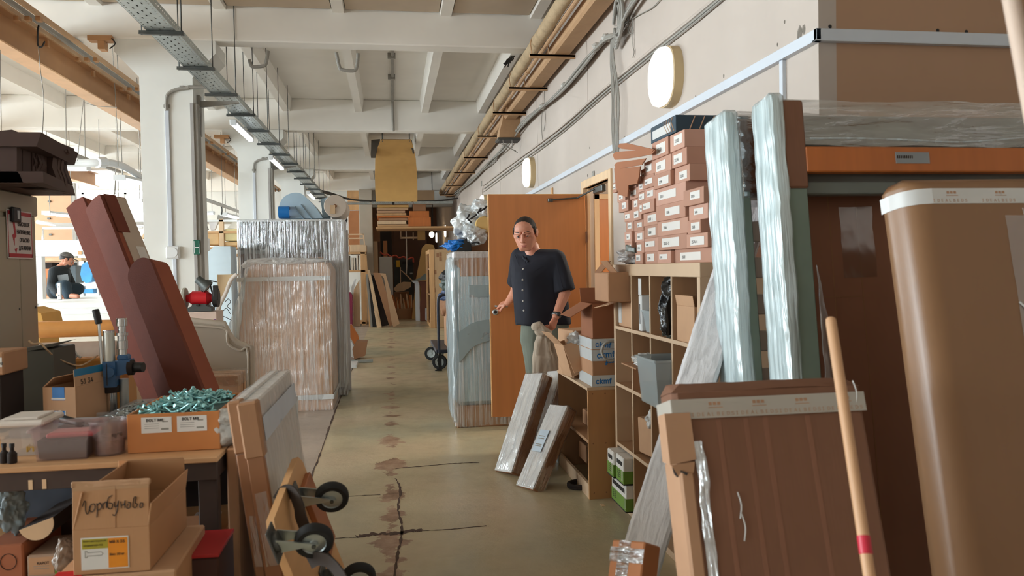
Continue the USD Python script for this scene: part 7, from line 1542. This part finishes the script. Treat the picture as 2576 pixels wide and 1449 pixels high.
ppoly('dark_duct', 'dark strip right of the bent sheet at the beam', 'duct', [(1028, 352), (1036, 353), (1042, 382), (1040, 385), (1032, 365)], 15.9, .2, mat('duct_dark', (84, 76, 66), .7))
t = thing('board_loft', 'timber loft over the opening carrying stacked boards', 'loft', A([.5, YO, 2.9]))
zl = at(1000, 570, YO)[2]
obj('deck', box(at(946, 570, YO)[0], XW-.02, YO, 22.4, zl-.05, zl, .004), m_plyx, t)
for px in (950, 1096): c = at(px, 570, YO); obj('hanger', rod((c[0], YO+1.38, zl), (c[0], YO+1.38, ZS), .012, 8), m_dsteel, t)
r = random.Random(8); z = zl+.003
cols = [m_plyx, m_pale, m_card, m_orangewood, m_ply, m_card2, m_brownpipe, m_yell, m_card, m_plyx]
names = 'lowest second third fourth fifth sixth seventh eighth ninth topmost'.split()
for k in range(10):
    a, b = at(948+r.uniform(0, 8), 560, YO), at(1026+r.uniform(-8, 8), 560, YO); hgt = r.uniform(.05, .085)
    obj('stacked_board', tf(box(0, b[0]-a[0], 0, 1.2, 0, hgt, .004), mx((a[0], YO-.05+r.uniform(0, .1), z), (1, 0, 0))), cols[k], None, names[k]+' board of the stack on the loft', 'board'); z += hgt+.008
z = zl+.003
for k, (x0, x1, hh, m) in enumerate(((1027, 1084, .24, m_orangewood), (1030, 1080, .16, m_orangewood), (1040, 1072, .22, m_cardin), (1048, 1094, .32, mat('carton_dull', (156, 128, 98), .75)))):
    a, b = at(x0, 560, YO), at(x1, 560, YO)
    carton('loft_box', ('long orange box on the loft deck', 'second orange box on the long one', 'brown carton above the orange boxes', 'dull carton on top of the loft boxes')[k], mx((a[0], YO, z)), b[0]-a[0], .8, hh, m, category='box'); z += hh+.003
t = thing('folding_frame', 'pale wooden frame hanging under the loft', 'frame', at(1010, 600, 23.5))
for r_ in ((1006, 571, 1010, 600), (1006, 596, 1064, 600), (1038, 585, 1041, 604)): blk('bar', None, None, r_, 23.5, .05, m_pale, parent=t)
c = at(1008, 571, 23.5); obj('hanger', rod((c[0], 23.52, c[2]-.05), (c[0], 23.52, ZS), .012, 6), m_dsteel, t)
t = thing('ochre_board', 'rounded ochre board hanging beyond the loft by the wall lamps', 'board', at(1060, 604, 23.2)); blk('board', None, None, (1050, 570, 1070, 604), 23.2, .1, m_yell, parent=t); c = at(1060, 570, 23.2); obj('hanger', rod((c[0], 23.25, c[2]-.1), (c[0], 23.25, ZS), .012, 6), m_dsteel, t)
# inside the store
for k, (r_, y, d, m, l) in enumerate([((956, 566, 990, 812), 26.6, .3, m_dark, 'dark upright timber pack at the left of the store'), ((937, 607, 954, 812), 22.75, .2, m_pale, 'pale upright board at the left jamb of the store'), ((936, 548, 956, 607), 22.8, .2, m_cardin, 'brown panel above the pale board at the left jamb'), ((954, 646, 989, 720), 24.5, .1, m_white, 'white panel standing in the far store'), ((964, 606, 976, 700), 26.2, .1, mat('ply_red', (176, 116, 72), .6), 'reddish board in front of the dark timber pack'), ((990, 572, 1075, 700), 29.6, .3, mat('store_brown', (86, 60, 48), .85), 'brown cupboards at the back of the store')]):
    a = at(r_[2], r_[3], y); blk('store_board', l, 'board', r_, y, d, m, z0=.003 if r_[3] > 690 else None)
t = thing('boring_machine', 'dark machine with a yellow plate in the far store', 'machine', at(1015, 760, 25.5))
blk('body', None, None, (990, 650, 1042, 760), 25.6, .8, mat('machine_dark', (56, 58, 56), .5, var=.2), parent=t, z0=.003); blk('yellow_plate', None, None, (997, 655, 1007, 672), 25.5, .08, mat('plate_yellow', (206, 160, 40), .5), parent=t); blk('arm', None, None, (1012, 658, 1040, 664), 25.4, .15, m_black, parent=t)
blk('gauge', None, None, (1031, 686, 1038, 690), 25.5, .05, m_steel, parent=t)
a = at(1022, 655, 25.3); obj('air_hose', tube(curve([at(px, py, 25.3) for px, py in ((956, 634), (966, 641), (975, 640), (984, 646), (995, 643), (1004, 649), (1016, 646), (1026, 652), (1038, 648), (1040, 660))], 4), .03, 6), mat('hose_red', (196, 80, 60), .5), t, 'thin red air hose')
obj('pull_cord', tube([at(1023, 650, 25.2)*A([1, 1, 0])+A([0, 0, ZS]), at(1023, 650, 25.2), at(1023, 670, 25.2), at(1022, 690, 25.2)], .02, 6), m_paper, None, 'white pull cord hanging before the machine', 'cord')
ppoly('diagonal_board', 'pale lath leaning diagonally in the far store', 'board', [(1008, 680), (1011, 680), (1050, 716), (1080, 799), (1074, 799), (1046, 718)], 24.4, .05, m_pale)
blk('upright_lath', 'pale upright lath in the far store', 'board', (1006, 672, 1009, 712), 24.3, .05, m_pale)
# basket of turned legs
LY = 23.6
c = at(1015, 760, LY); rb_ = (at(1042, 780, LY)[0]-at(990, 780, LY)[0])/2
t = thing('leg_basket', 'round basket of turned chair legs with a bowl-shaped board on top', 'basket', A([c[0], LY, 0]))
obj('basket', lathe([(0, .003), (rb_*.9, .003), (rb_, .3), (rb_*1.02, .32), (rb_*.97, .32), (rb_*.88, .02), (0, .02)], 24).apply_transform(mx((c[0], LY, 0))), m_card, t)
r = random.Random(2)
for k in range(16):
    x = c[0]-rb_*.9+rb_*1.8*k/15; h_ = r.uniform(.45, .75); obj('turned_leg', tube([(x, LY-rb_*.45, .03), (x+r.uniform(-.04, .04), LY-rb_*.4, h_*.5), (x+r.uniform(-.06, .06), LY-rb_*.3, h_)], [.025, .035, .02], 7), m_pale if k % 2 else m_orangewood, t)
blk('drum', None, None, (992, 735, 1030, 770), LY+.5, .3, m_cardin, parent=t, z0=.003)
ppoly('bowl_board', None, None, [(990, 727), (1000, 715), (1015, 709), (1034, 710), (1034, 722), (1015, 732), (996, 734)], LY+.35, .12, m_pale, parent=t)
# right side of the far passage
for pts, y, d, l, m in (([(1036, 708), (1050, 706), (1055, 712), (1056, 786), (1046, 786), (1044, 712)], 22.4, .4, 'white open carton beside the round-backed panel', m_white), ([(1054, 708), (1078, 706), (1078, 786), (1058, 786), (1056, 760), (1060, 722)], 22.2, .2, 'dark red-brown round-cut panel', mat('panel_rust', (116, 66, 46), .7)), ([(1036, 706), (1056, 700), (1070, 688), (1078, 694), (1078, 704), (1050, 706)], 22.1, .3, 'crumpled grey wrap on the white carton', m_greyp), ([(1074, 712), (1079, 711), (1080, 792), (1070, 788), (1070, 764), (1075, 764)], 21.8, .1, 'narrow white box by the plywood cabinet', m_white), ([(1036, 796), (1046, 700), (1062, 622), (1072, 613), (1090, 616), (1096, 630), (1078, 700), (1072, 796)], 22.9, .1, 'curved ochre plywood back leaning on the wall', m_yell)):
    ppoly('store_piece', l, 'panel', pts, y, d, m)
PYc = 19.5; a, b = at(1079, 628, PYc), at(1112, 628, PYc)
t = thing('plywood_cabinet', 'tall plywood cabinet with an open side beyond the trolley', 'cabinet', A([a[0]+.1, PYc, 0]))
zc = a[2]
obj('side_panel', box(a[0]+.12, XW-.3, PYc, PYc+.04, .002, zc, .004), mat('ply_dull', (190, 156, 116), .6, var=.1), t); obj('back_panel', box(a[0], XW-.3, PYc+1.9, PYc+1.95, .002, zc), m_shelfin, t); obj('frame', [box(a[0], a[0]+.12, PYc-.02, PYc+.06, .002, zc, .003), box(a[0], a[0]+.06, PYc, PYc+1.95, zc-.1, zc, .003), box(a[0], a[0]+.06, PYc, PYc+1.95, .002, .1, .003), box(a[0], a[0]+.05, PYc+1.85, PYc+1.95, .1, zc-.1, .003)], m_ply, t)
for z in (.8, 1.45): obj('shelf', box(a[0]+.02, XW-.3, PYc+.05, PYc+1.9, z, z+.03, .003), m_shelfin, t)
for px, py in ((1101, 642), (1108, 640), (1108, 652), (1095, 685), (1092, 730)): p = at(px, py, PYc); obj('screw_hole', box(p[0]-.03, p[0]+.03, PYc-.004, PYc, p[2]-.05, p[2]+.05, 0), m_cardin, t)
# platform trolley with packed goods
TYc = 11.6
c = at(1085, 882, 12.6); wr_ = 17*12.6/1975
t = thing('platform_trolley', 'platform trolley with a dark blue push bar behind the bubble-wrapped package', 'trolley', A([at(1105, 880, 12)[0], 12, 0]))
def wheel(c, r, par):
    M = mx(c, (1, -.3, 0), (.3, 1, 0)); p = obj('castor', [box(c[0]-.03, c[0]+.09, c[1]-.05, c[1]+.05, c[2]+r*1.15, c[2]+r*1.3, .004), hull([c+A([.0, -.03, -.01]), c+A([.0, .03, -.01]), c+A([.02, -.04, r*1.2]), c+A([.07, .04, r*1.2]), c+A([.03, 0, .0])])], m_steel, par)
    obj('tyre', tf(lathe([(r*.6, -.025), (r*.95, -.025), (r, -.015), (r, .015), (r*.95, .025), (r*.6, .025)], 26), M), m_rubber, p, smooth=50); obj('wheel_hub', tf(lathe([(0, -.028), (r*.2, -.028), (r*.25, -.02), (r*.62, -.022), (r*.62, .022), (0, .022)], 22), M), m_steel, p)
w0 = A([c[0], 12.6, wr_]); wheel(w0, wr_, t); wheel(A([c[0]+.75, 12.6, wr_]), wr_, t); wheel(A([c[0]+.06, 11.4, wr_]), wr_, t)
obj('platform', box(c[0]-.0, c[0]+.9, 11.2, 12.8, wr_*2.35, wr_*2.35+.05, .006), mat('trolley_blue', (44, 50, 66), .4), t)
bb = at(1100, 745, 11.2)[2]
obj('push_bar', tube(curve([(c[0]+.04, 11.15, wr_*2.4), (c[0]+.04, 11.15, bb-.1), (c[0]+.08, 11.15, bb), (c[0]+.2, 11.15, bb+.02), (c[0]+.8, 11.15, bb+.02), (c[0]+.84, 11.15, bb-.05), (c[0]+.84, 11.15, wr_*2.4)], 5), .02, 8), mat('trolley_blue', (44, 50, 66), .4), t)
zp = wr_*2.35+.052
for k, (px, py, rr_, m) in enumerate(((1106, 770, .16, m_cardin), (1108, 715, .15, mat('bag_greenish', (66, 78, 70), .5, var=.3)), (1108, 695, .12, m_black), (1106, 745, .12, mat('bag_bluedark', (56, 74, 110), .5, var=.3)))):
    q = at(px, py, 11.7); obj('packed_bag', crumple(tf(blob((.2, .25, rr_), 3, .3, 2.5, k), mx((q[0]+.19, 11.8, q[2]))), .02, 12, k), m, None, ('brown sack', 'greenish bag', 'black bag', 'dark blue bag')[k]+' piled on the platform trolley', 'bag', smooth=60)
carton('cardboard_box', 'carton at the bottom of the pile on the platform trolley', mx((c[0]+.18, 11.5, zp)), .5, .6, .62, m_card)
ppoly('tyre_guard', 'dark curved plate on the floor in front of the trolley', 'plate', [(1104, 890), (1110, 885), (1112, 938), (1094, 938), (1104, 930), (1100, 910)], 11.2, .03, m_rubber)
# the bare bulb glaring among the far wall lamps; unseen tube lamps added to brighten the store
c = at(1086, 590, 26.5); t = thing('bare_bulb', 'bare glaring bulb among the far wall lamps', 'lamp', c)
obj('bulb', ball(c, (.09, .09, .1)), emit('bulb_glow', (255, 226, 180), 30.0), t, smooth=60); obj('socket', rod(c+A([0, 0, .09]), c+A([0, 0, .22]), .035, 10), m_black, t); obj('cord', rod(c+A([0, 0, .2]), (c[0], c[1], ZS), .01, 6), m_black, t)
m_tube3 = emit('tube_warm', (255, 224, 184), 14.0)
for k, y in enumerate((24.2, 27.0)): batten('added_store_lamp', (-.6, y, 4.0), (.9, y, 4.0), ('warm tube lamp added unseen on the store ceiling near the loft', 'warm tube lamp added unseen deeper in the store')[k], .06, m_tube3)
for k, y in enumerate((24.2, 27.0)):
    for x in (-.4, .7): obj('hanger', rod((x, y, 4.04), (x, y, ZS), .008, 6), m_dsteel, '/World/added_store_lamp' + ('_001' if k else ''))
# ------------------------------------------------------------------ the daylit wing
# worktable with the seated man
TYW = 12.4
zt_w = at(160, 754, TYW)[2]
t = thing('padded_table', 'long white padded worktable in the bright wing', 'table', A([-4.5, 13, 0]))
ta, tb = at(60, 757, TYW), at(440, 757, TYW)
m_wh = mat('white_vinyl', (232, 232, 228), .5, var=.02)
obj('top_pad', box(ta[0], tb[0]+.6, TYW, TYW+2.2, zt_w-.06, zt_w, .02), m_wh, t); obj('frame', box(ta[0]+.03, tb[0]+.5, TYW+.04, TYW+2.1, zt_w-.16, zt_w-.062, .004), mat('frame_grey', (176, 176, 174), .5), t)
for x in (ta[0]+.1, tb[0]+.3):
    for y in (TYW+.1, TYW+1.9): obj('leg', box(x, x+.08, y, y+.08, .002, zt_w-.16, .004), mat('frame_grey', (176, 176, 174), .5), t)
for k, (x0, y0, x1, y1, y, d, l) in enumerate(((96, 762, 420, 776, 11.2, .9, 'upper white upholstered frame stacked in front of the worktable'), (100, 776, 420, 792, 11.1, 1.0, 'second white upholstered frame of the stack'), (104, 792, 420, 806, 11.0, 1.1, 'lowest pale frame of the stack in front of the worktable'))):
    a, b = at(x0, y0+1, y), at(x1, y1-1, y); obj('upholstered_frame', box(a[0], b[0], y, y+d, b[2], a[2], .02), m_wh, None, l, 'bed frame')
a = at(104, 806, 11.0); obj('trestle', [box(a[0], at(420, 806, 11)[0], 11.05, 11.15, .002, a[2]-.004, 0), box(a[0], at(420, 806, 11)[0], 11.9, 12.0, .002, a[2]-.004, 0)], m_pale, None, 'pale trestle boards under the stacked white frames', 'trestle')
a, b = at(100, 812, 9.2), at(430, 850, 9.2); obj('headboard', box(a[0], b[0], 9.2, 9.3, .003, a[2], .02), mat('beige_vinyl', (206, 196, 180), .55), None, 'beige padded headboard standing before the white frames', 'headboard')
t = thing('aluminium_bracket', 'aluminium upright bracket on the edge of the worktable', 'bracket', A([*at(138, 750, TYW)[:2], zt_w]))
a, b = at(133, 712, TYW-.1), at(144, 755, TYW-.1); obj('upright', box(a[0], b[0], TYW+.03, TYW+.07, zt_w+.001, a[2], .004), m_steel, t)
obj('hole', [rod(((a[0]+b[0])/2, TYW+.026, z), ((a[0]+b[0])/2, TYW+.03, z), .008, 8) for z in (a[2]-.06, zt_w+.06)], m_ink, t)
# the seated man
SYm = 13.2
Q = lambda px, py, y=SYm: at(px, py, y)
pelv = A([*Q(146, 738)[:2], zt_w+.12]); chst, neck = Q(150, 690), Q(160, 666)
HM2 = mx(Q(167, 655), (.35, -.94, 0), (.1, .0, 1)); fy2 = HM2[:3, 1]
if fy2[0] < 0: HM2 = mx(Q(167, 655), (-.35, .94, 0), (.1, 0, 1))
HM2 = HM2 @ mx((0, 0, 0), (1, 0, 0), (0, .35, 1))
p_ = head_parts(HM2, 1.0)
shl, shr = Q(136, 684, SYm-.12), Q(164, 684, SYm+.2)
elb, wri = Q(130, 718, SYm-.2), Q(148, 742, SYm-.35)
elr, wrr = Q(180, 716, SYm+.2), Q(188, 740, SYm+.05)
kn1, an1 = Q(163, 720, SYm-.3), A([*Q(172, 748, SYm-.4)[:2], zt_w+.05])
kn2, an2 = A([*Q(196, 736, SYm+.1)[:2], zt_w+.14]), A([*Q(170, 750, SYm-.05)[:2], zt_w+.05])
bd = chain((neck, .055), (up(neck, chst, .3), .06)) + [bone(HM2[:3, 3]-A([0, 0, .06]), .055, neck, .055), m3.Manifold.batch_hull([ball(shl, .06), ball(shr, .06), ball(neck, .05)]), m3.Manifold.batch_hull([ball(shl, .06), ball(shr, .06), ball(chst, .12), ball(up(chst, pelv, .5), .13), ball(pelv, .14)])]
bd += chain((shl, .055), (elb, .045), (wri, .035)) + chain((shr, .055), (elr, .045), (wrr, .035)) + chain((pelv, .12), (kn1, .075), (an1, .045)) + chain((pelv, .12), (kn2, .075), (an2, .045))
bd += [bone(an1, .04, an1+A([.16, -.08, -.015]), .03), bone(an2, .04, an2+A([.16, -.05, -.015]), .03)]
bm2 = man_of(soft(fuse(bd), .03, 6)) + man_of(p_[0])
for w0_, e0_ in ((wri, elb), (wrr, elr)): bm2 = bm2 + man_of(hand(mx(w0_, w0_-e0_, (0, -.5, .8)), .6))
t = thing('person', 'seated man in a black sweatshirt and cap working cross-legged on the white table', 'person', A([pelv[0], SYm, zt_w]))
obj('body', bm2, m_skin, t, smooth=60); obj('hair', p_[1], m_hair, t, smooth=60); obj('eyes', p_[2], mat('eye_white', (214, 206, 200), .3), t); obj('eyebrows', p_[4], m_hair, t); obj('lips', p_[5], mat('lips', (176, 104, 92), .5), t)
bdk = SPH.scale((.062, .05, .055)).translate((0, .045, -.07)); q = bdk.to_mesh(); obj('beard', tf(TM(q.vert_properties[:, :3], q.tri_verts), HM2), m_hair, t, 'dark short beard', smooth=60)
cp_ = SPH.scale((.088, .108, .09)).translate((0, -.012, .04)).trim_by_plane((0, -.15, .99), .055) + SPH.scale((.06, .05, .008)).translate((0, .12, .06)); q = cp_.to_mesh()
obj('cap', tf(TM(q.vert_properties[:, :3], q.tri_verts), HM2), mat('cap_grey', (96, 92, 88), .7, var=.5, vs=30), t, 'grey patterned cap', smooth=60)
m_blk = mat('black_cloth', (34, 40, 44), .85, var=.15, vs=9)
swt = [m3.Manifold.batch_hull([ball(shl, .08), ball(shr, .08), ball(neck-A([0, 0, .05]), .07)]), m3.Manifold.batch_hull([ball(shl, .08), ball(shr, .08), ball(chst, .14), ball(up(chst, pelv, .5), .15), ball(pelv, .16)])] + chain((shl, .075), (elb, .065), (up(elb, wri, .8), .05)) + chain((shr, .075), (elr, .065), (up(elr, wrr, .8), .05))
obj('sweatshirt', soft(fuse(swt), .03, 6), m_blk, t, 'black long-sleeved sweatshirt with a grey print', smooth=60)
c = Q(159, 699, SYm-.17); obj('print', tf(box(-.08, .08, -.003, .003, -.05, .05, .001), mx(c, (.95, -.1, .1), (-.1, -.1, 1))), mat('print_grey', (120, 124, 126), .8), t)
jn = chain((pelv, .145), (kn1, .095), (an1, .065)) + chain((pelv, .145), (kn2, .095), (an2, .065))
obj('jeans', soft(fuse(jn), .03, 6), mat('jeans_dark', (36, 54, 66), .85, var=.15, vs=9), t, 'dark blue jeans', smooth=60)
# second man behind the column edge
S2 = 15.5; HM3 = mx(at(352, 655, S2), (-.35, .94, 0), (0, 0, 1)); p3 = head_parts(HM3, 1.05)
if HM3[0, 1] > 0: HM3 = mx(at(352, 655, S2), (.35, -.94, 0), (0, 0, 1)); p3 = head_parts(HM3, 1.05)
hc = HM3[:3, 3]; t = thing('person', 'man with dark hair and a headset partly hidden by the near column', 'person', A([hc[0], S2, 0]))
b3 = chain((hc-A([0, 0, .06]), .055), (hc-A([0, 0, .2]), .06), (hc-A([0, 0, .7]), .15), (A([hc[0], S2, .9]), .15)) + [bone(hc-A([.18, 0, .28]), .07, hc-A([-.18, 0, .28]), .07)] + chain((A([hc[0]-.1, S2, .9]), .1), (A([hc[0]-.1, S2, .08]), .06)) + chain((A([hc[0]+.1, S2, .9]), .1), (A([hc[0]+.1, S2, .08]), .06))
obj('body', man_of(soft(fuse(b3), .03, 5)) + man_of(p3[0]), m_skin, t, smooth=60); obj('hair', p3[1], m_hair, t, smooth=60); obj('beard', tf(TM(bdk.to_mesh().vert_properties[:, :3], bdk.to_mesh().tri_verts), HM3), m_hair, t, smooth=60)
s3 = [bone(hc-A([.18, 0, .29]), .09, hc-A([-.18, 0, .29]), .09), m3.Manifold.batch_hull([ball(hc-A([.16, 0, .35]), .1), ball(hc-A([-.16, 0, .35]), .1), ball(hc-A([0, 0, .75]), .19)]), bone(hc-A([0, 0, .75]), .19, A([hc[0], S2, .85]), .19)]
obj('shirt', soft(fuse(s3), .04, 5), mat('shirt_dark', (70, 72, 70), .85), t, smooth=60)
s4 = chain((A([hc[0]-.1, S2, .92]), .12), (A([hc[0]-.1, S2, .1]), .08)) + chain((A([hc[0]+.1, S2, .92]), .12), (A([hc[0]+.1, S2, .1]), .08))
obj('trousers', soft(fuse(s4), .04, 5), m_dark, t, smooth=60)
obj('headset', tube(curve([hc+A([-.02, -.09, .0]), hc+A([-.02, -.08, .1]), hc+A([-.02, 0, .14]), hc+A([-.02, .08, .1])], 5), .01, 6), mat('teal_plastic', (110, 176, 170), .4), t); obj('ear_cup', tf(lathe([(0, .02), (.04, .015), (.045, 0)], 16), mx(hc+A([-.02, -.085, 0]), (1, 0, 0), (0, -1, 0))), mat('red_paint', (200, 34, 36), .4), t)
# partitions, shelves and panels behind
m_bright = mat('bright_white', (236, 238, 236), .6, var=.02)
a, b = at(60, 605, 16.5), at(470, 640, 16.5); t = thing('white_partition', 'long white boxed gallery behind the seated man', 'partition', A([a[0], 16.5, 0]))
obj('fascia', box(a[0]-1.5, b[0]+.4, 16.5, 16.7, b[2], a[2], .004), m_bright, t)
for px in (92, 280, 420): c = at(px, 640, 16.5); obj('post', box(c[0]-.08, c[0]+.08, 16.52, 16.68, .002, b[2], .004), m_bright, t)
t = thing('store_shelf', 'open shelf with dark and orange goods behind the seated man', 'shelf', A([at(150, 700, 17.2)[0], 17.2, 0]))
for r_, m in (((104, 660, 132, 676), m_dark), ((104, 676, 150, 700), m_orangewood), ((104, 700, 132, 745), m_cardin), ((176, 668, 192, 712), mat('slate_panel', (92, 104, 112), .7)), ((150, 660, 178, 745), mat('slate_panel', (92, 104, 112), .7))): blk('goods', None, None, r_, 17.2, .4, m, parent=t)
obj('frame', [box(at(96, 656, 17.1)[0], at(205, 656, 17.1)[0], 17.1, 17.7, .002, .9, .004), box(at(96, 656, 17.1)[0], at(205, 656, 17.1)[0], 17.1, 17.7, at(96, 658, 17.1)[2], at(96, 650, 17.1)[2], .004)], m_pale, t)
m_sky = mat('blue_film', (60, 156, 220), .4, var=.2, vs=4)
ppoly('blue_bag', 'bright blue bag hanging right of the seated man', 'bag', [(205, 668), (212, 660), (226, 658), (232, 690), (230, 708), (216, 712), (206, 706), (202, 690)], 15.6, .25, m_sky); ppoly('blue_bag', 'low blue bundle below the blue bag', 'bag', [(205, 728), (232, 726), (236, 738), (206, 738)], 15.5, .25, m_sky)
c = at(207, 705, 15.6); obj('side_table', [box(at(196, 712, 15.4)[0], at(245, 712, 15.4)[0], 15.4, 16.2, at(207, 716, 15.4)[2]-.03, at(207, 716, 15.4)[2], .004), box(at(200, 712, 15.4)[0], at(204, 712, 15.4)[0], 15.5, 15.6, .002, at(207, 716, 15.4)[2]-.03, 0), box(at(238, 712, 15.4)[0], at(242, 712, 15.4)[0], 15.5, 15.6, .002, at(207, 716, 15.4)[2]-.03, 0)], m_bright, None, 'white side table under the blue bag', 'table')
a = at(180, 492, 19.0); t = thing('plywood_gate', 'tall brown board door at the left by the window', 'panel', A([a[0]-.6, 19.0, 0])); obj('board', box(a[0]-2.2, a[0], 19.0, 19.06, .003, 3.55, .004), mat('board_tan', (186, 148, 116), .7, var=.05), t); obj('edge_rail', box(a[0], a[0]+.08, 18.98, 19.08, .003, 3.55, .004), m_grey, t)
obj('bolt', [box(at(px, py, 19)[0]-.03, at(px, py, 19)[0]+.03, 18.96, 19.0, at(px, py, 19)[2]-.02, at(px, py, 19)[2]+.02, .003) for px, py in ((125, 507), (124, 550), (128, 590))], m_dsteel, t)
# lamps hanging in the wing
m_tube2 = emit('tube_glow2', (246, 252, 255), 4.0)
def wl(label, a, b, ya, yb, w=.07):
    p, q = at(*a, ya), at(*b, yb); t = batten('linear_lamp', p, q, label, w, m_tube2); L = float(np.linalg.norm(q-p))
    for x in (.12*L, .88*L): obj('hanger', rod((x, 0, .04), (x+(.0), 0, ZS-p[2]), .006, 5), m_grey, t)
    return t
wl('long lit lamp slanting left of the near column head', (300, 449), (362, 462), 10.2, 12.0)
wl('lit lamp under the white pipe behind the mouldings', (160, 424), (222, 425), 11.0, 11.0)
wl('lit lamp in the middle of the bright window wall', (290, 506), (360, 506), 17, 17)
wl('lit lamp slanting above the dark panel at the far left', (116, 537), (190, 545), 14.5, 16)
wl('lit lamp just right of the near column', (500, 537), (538, 537), 16.5, 16.5)
wl('lit lamp on the pipe left of the second column', (563, 540), (600, 549), 16.5, 18.5)
wl('long pale lamp trough across the end wall', (176, 481), (362, 481), 20, 20, .1)
t = thing('white_pipe', 'white hanging pipe with an elbow joint in the bright wing', 'pipe', at(250, 410, 9.5))
obj('pipe', tube(curve([at(120, 412, 9.6), at(200, 410, 9.6), at(246, 409, 9.6), at(262, 408, 9.7), at(300, 415, 10.2), at(330, 430, 11), at(362, 452, 12)], 5), .045, 10), m_white, t); obj('elbow', tube([at(244, 409, 9.58), at(264, 408, 9.68)], .062, 12), m_white, t)
t = thing('grey_pipe', 'thin grey rail slanting behind the white pipe', 'pipe', at(200, 390, 12)); obj('pipe', tube([at(150, 375, 10), at(240, 410, 12), at(300, 432, 14)], .03, 8), m_grey, t)
t = thing('lamp_rail', 'thin white lamp rail hanging right of the near column', 'rail', at(550, 510, 15)); c = at(560, 517, 15.5); obj('hanger', rod(c, (c[0], c[1], ZS), .006, 5), m_grey, t); obj('rail', tube([at(498, 495, 13.5), at(560, 517, 15.5), at(602, 533, 17.5)], .035, 8), m_white, t); obj('hook', tube(curve([at(556, 515, 15.4), at(558, 528, 15.4), at(557, 540, 15.4)], 4), .015, 6), m_dsteel, t)
t = thing('window_rail', 'white railing pipe in front of the end windows', 'rail', at(220, 570, 18)); obj('pipe', [tube([at(92, 558, 17), at(140, 566, 17), at(360, 562, 18)], .04, 8), tube([at(108, 605, 18), at(108, 574, 18), at(360, 572, 18)], .03, 8)], m_white, t)
c = at(262, 516, 18); t = thing('security_camera', 'small dark camera hanging before the end wall', 'camera', c); obj('body', rod(c-A([.06, 0, 0]), c+A([.05, -.05, .02]), .035, 12), m_black, t); obj('bracket', tube(curve([c, at(272, 500, 18), at(288, 486, 18), at(288, 486, 18)*A([1, 0, 0])+A([0, 18.1, 3.7]), at(288, 486, 18)*A([1, 0, 0])+A([0, 18.1, ZS])], 4), .012, 6), m_grey, t)
c = at(566, 305, 20); 
# shelf with packed goods between the columns
YS = 18.5; t = thing('goods_rack', 'wooden rack with boxes between the two columns', 'rack', A([at(552, 600, YS)[0], YS, 0]))
for px in (502, 556, 602): c = at(px, 560, YS); obj('post', box(c[0]-.05, c[0]+.05, YS, YS+.1, .002, at(px, 550, YS)[2], .004), m_pale, t)
for py in (553, 582, 622, 640): a, b = at(500, py, YS), at(604, py, YS); obj('shelf', box(a[0], b[0], YS, YS+.9, a[2]-.05, a[2], .004), m_plyx if py != 553 else m_bright, t)
for k, (r_, m, l) in enumerate((((512, 584, 552, 616), mat('paper_tan', (226, 190, 140), .7), 'pale tan sack on the rack between the columns'), ((562, 576, 600, 606), mat('foam_cream', (226, 212, 160), .8), 'cream foam block on the rack between the columns'), ((505, 625, 540, 638), m_cardin, 'brown box on the lowest visible rack shelf'), ((562, 608, 598, 620), mat('paper_tan', (226, 190, 140), .7), 'tan box under the cream foam block'))):
    a, b = at(r_[0], r_[1], YS), at(r_[2], r_[3], YS); carton('packed_goods', l, mx((a[0], YS+.05, b[2])), b[0]-a[0], .6, a[2]-b[2], m, category='box', b=.03)
for k, (pts, l, m) in enumerate((([(502, 555), (506, 553), (515, 577), (512, 579)], 'thin dark frame leaning on the rack, left one', m_dark), ([(511, 556), (515, 555), (523, 577), (519, 579)], 'thin dark frame leaning on the rack, right one', m_dark), ([(524, 556), (550, 556), (540, 578), (530, 579)], 'crumpled clear sheet on the rack', m_bubw), ([(548, 540), (600, 548), (600, 553), (546, 553)], 'grey flat packs on the top of the rack', m_grey), ([(572, 574), (588, 556), (603, 560), (603, 576)], 'pale cloth heap on the rack', mat('cloth_cream', (226, 222, 210), .8)))): ppoly('rack_goods', l, 'goods', pts, YS+.1, .1, m)
t = thing('wood_trestle', 'pale wooden trestle in the haze left of the near column', 'trestle', at(340, 640, 17.6)); ppoly('post', None, None, [(336, 582), (345, 582), (350, 826), (340, 826)], 17.6, .2, m_pale, parent=t); ppoly('brace', None, None, [(345, 612), (362, 585), (362, 596), (349, 620)], 17.6, .1, m_pale, parent=t)
blk('plywood_block', 'small plywood plate fixed to the white gallery', 'plate', (196, 632, 206, 640), 16.47, .03, m_ply)
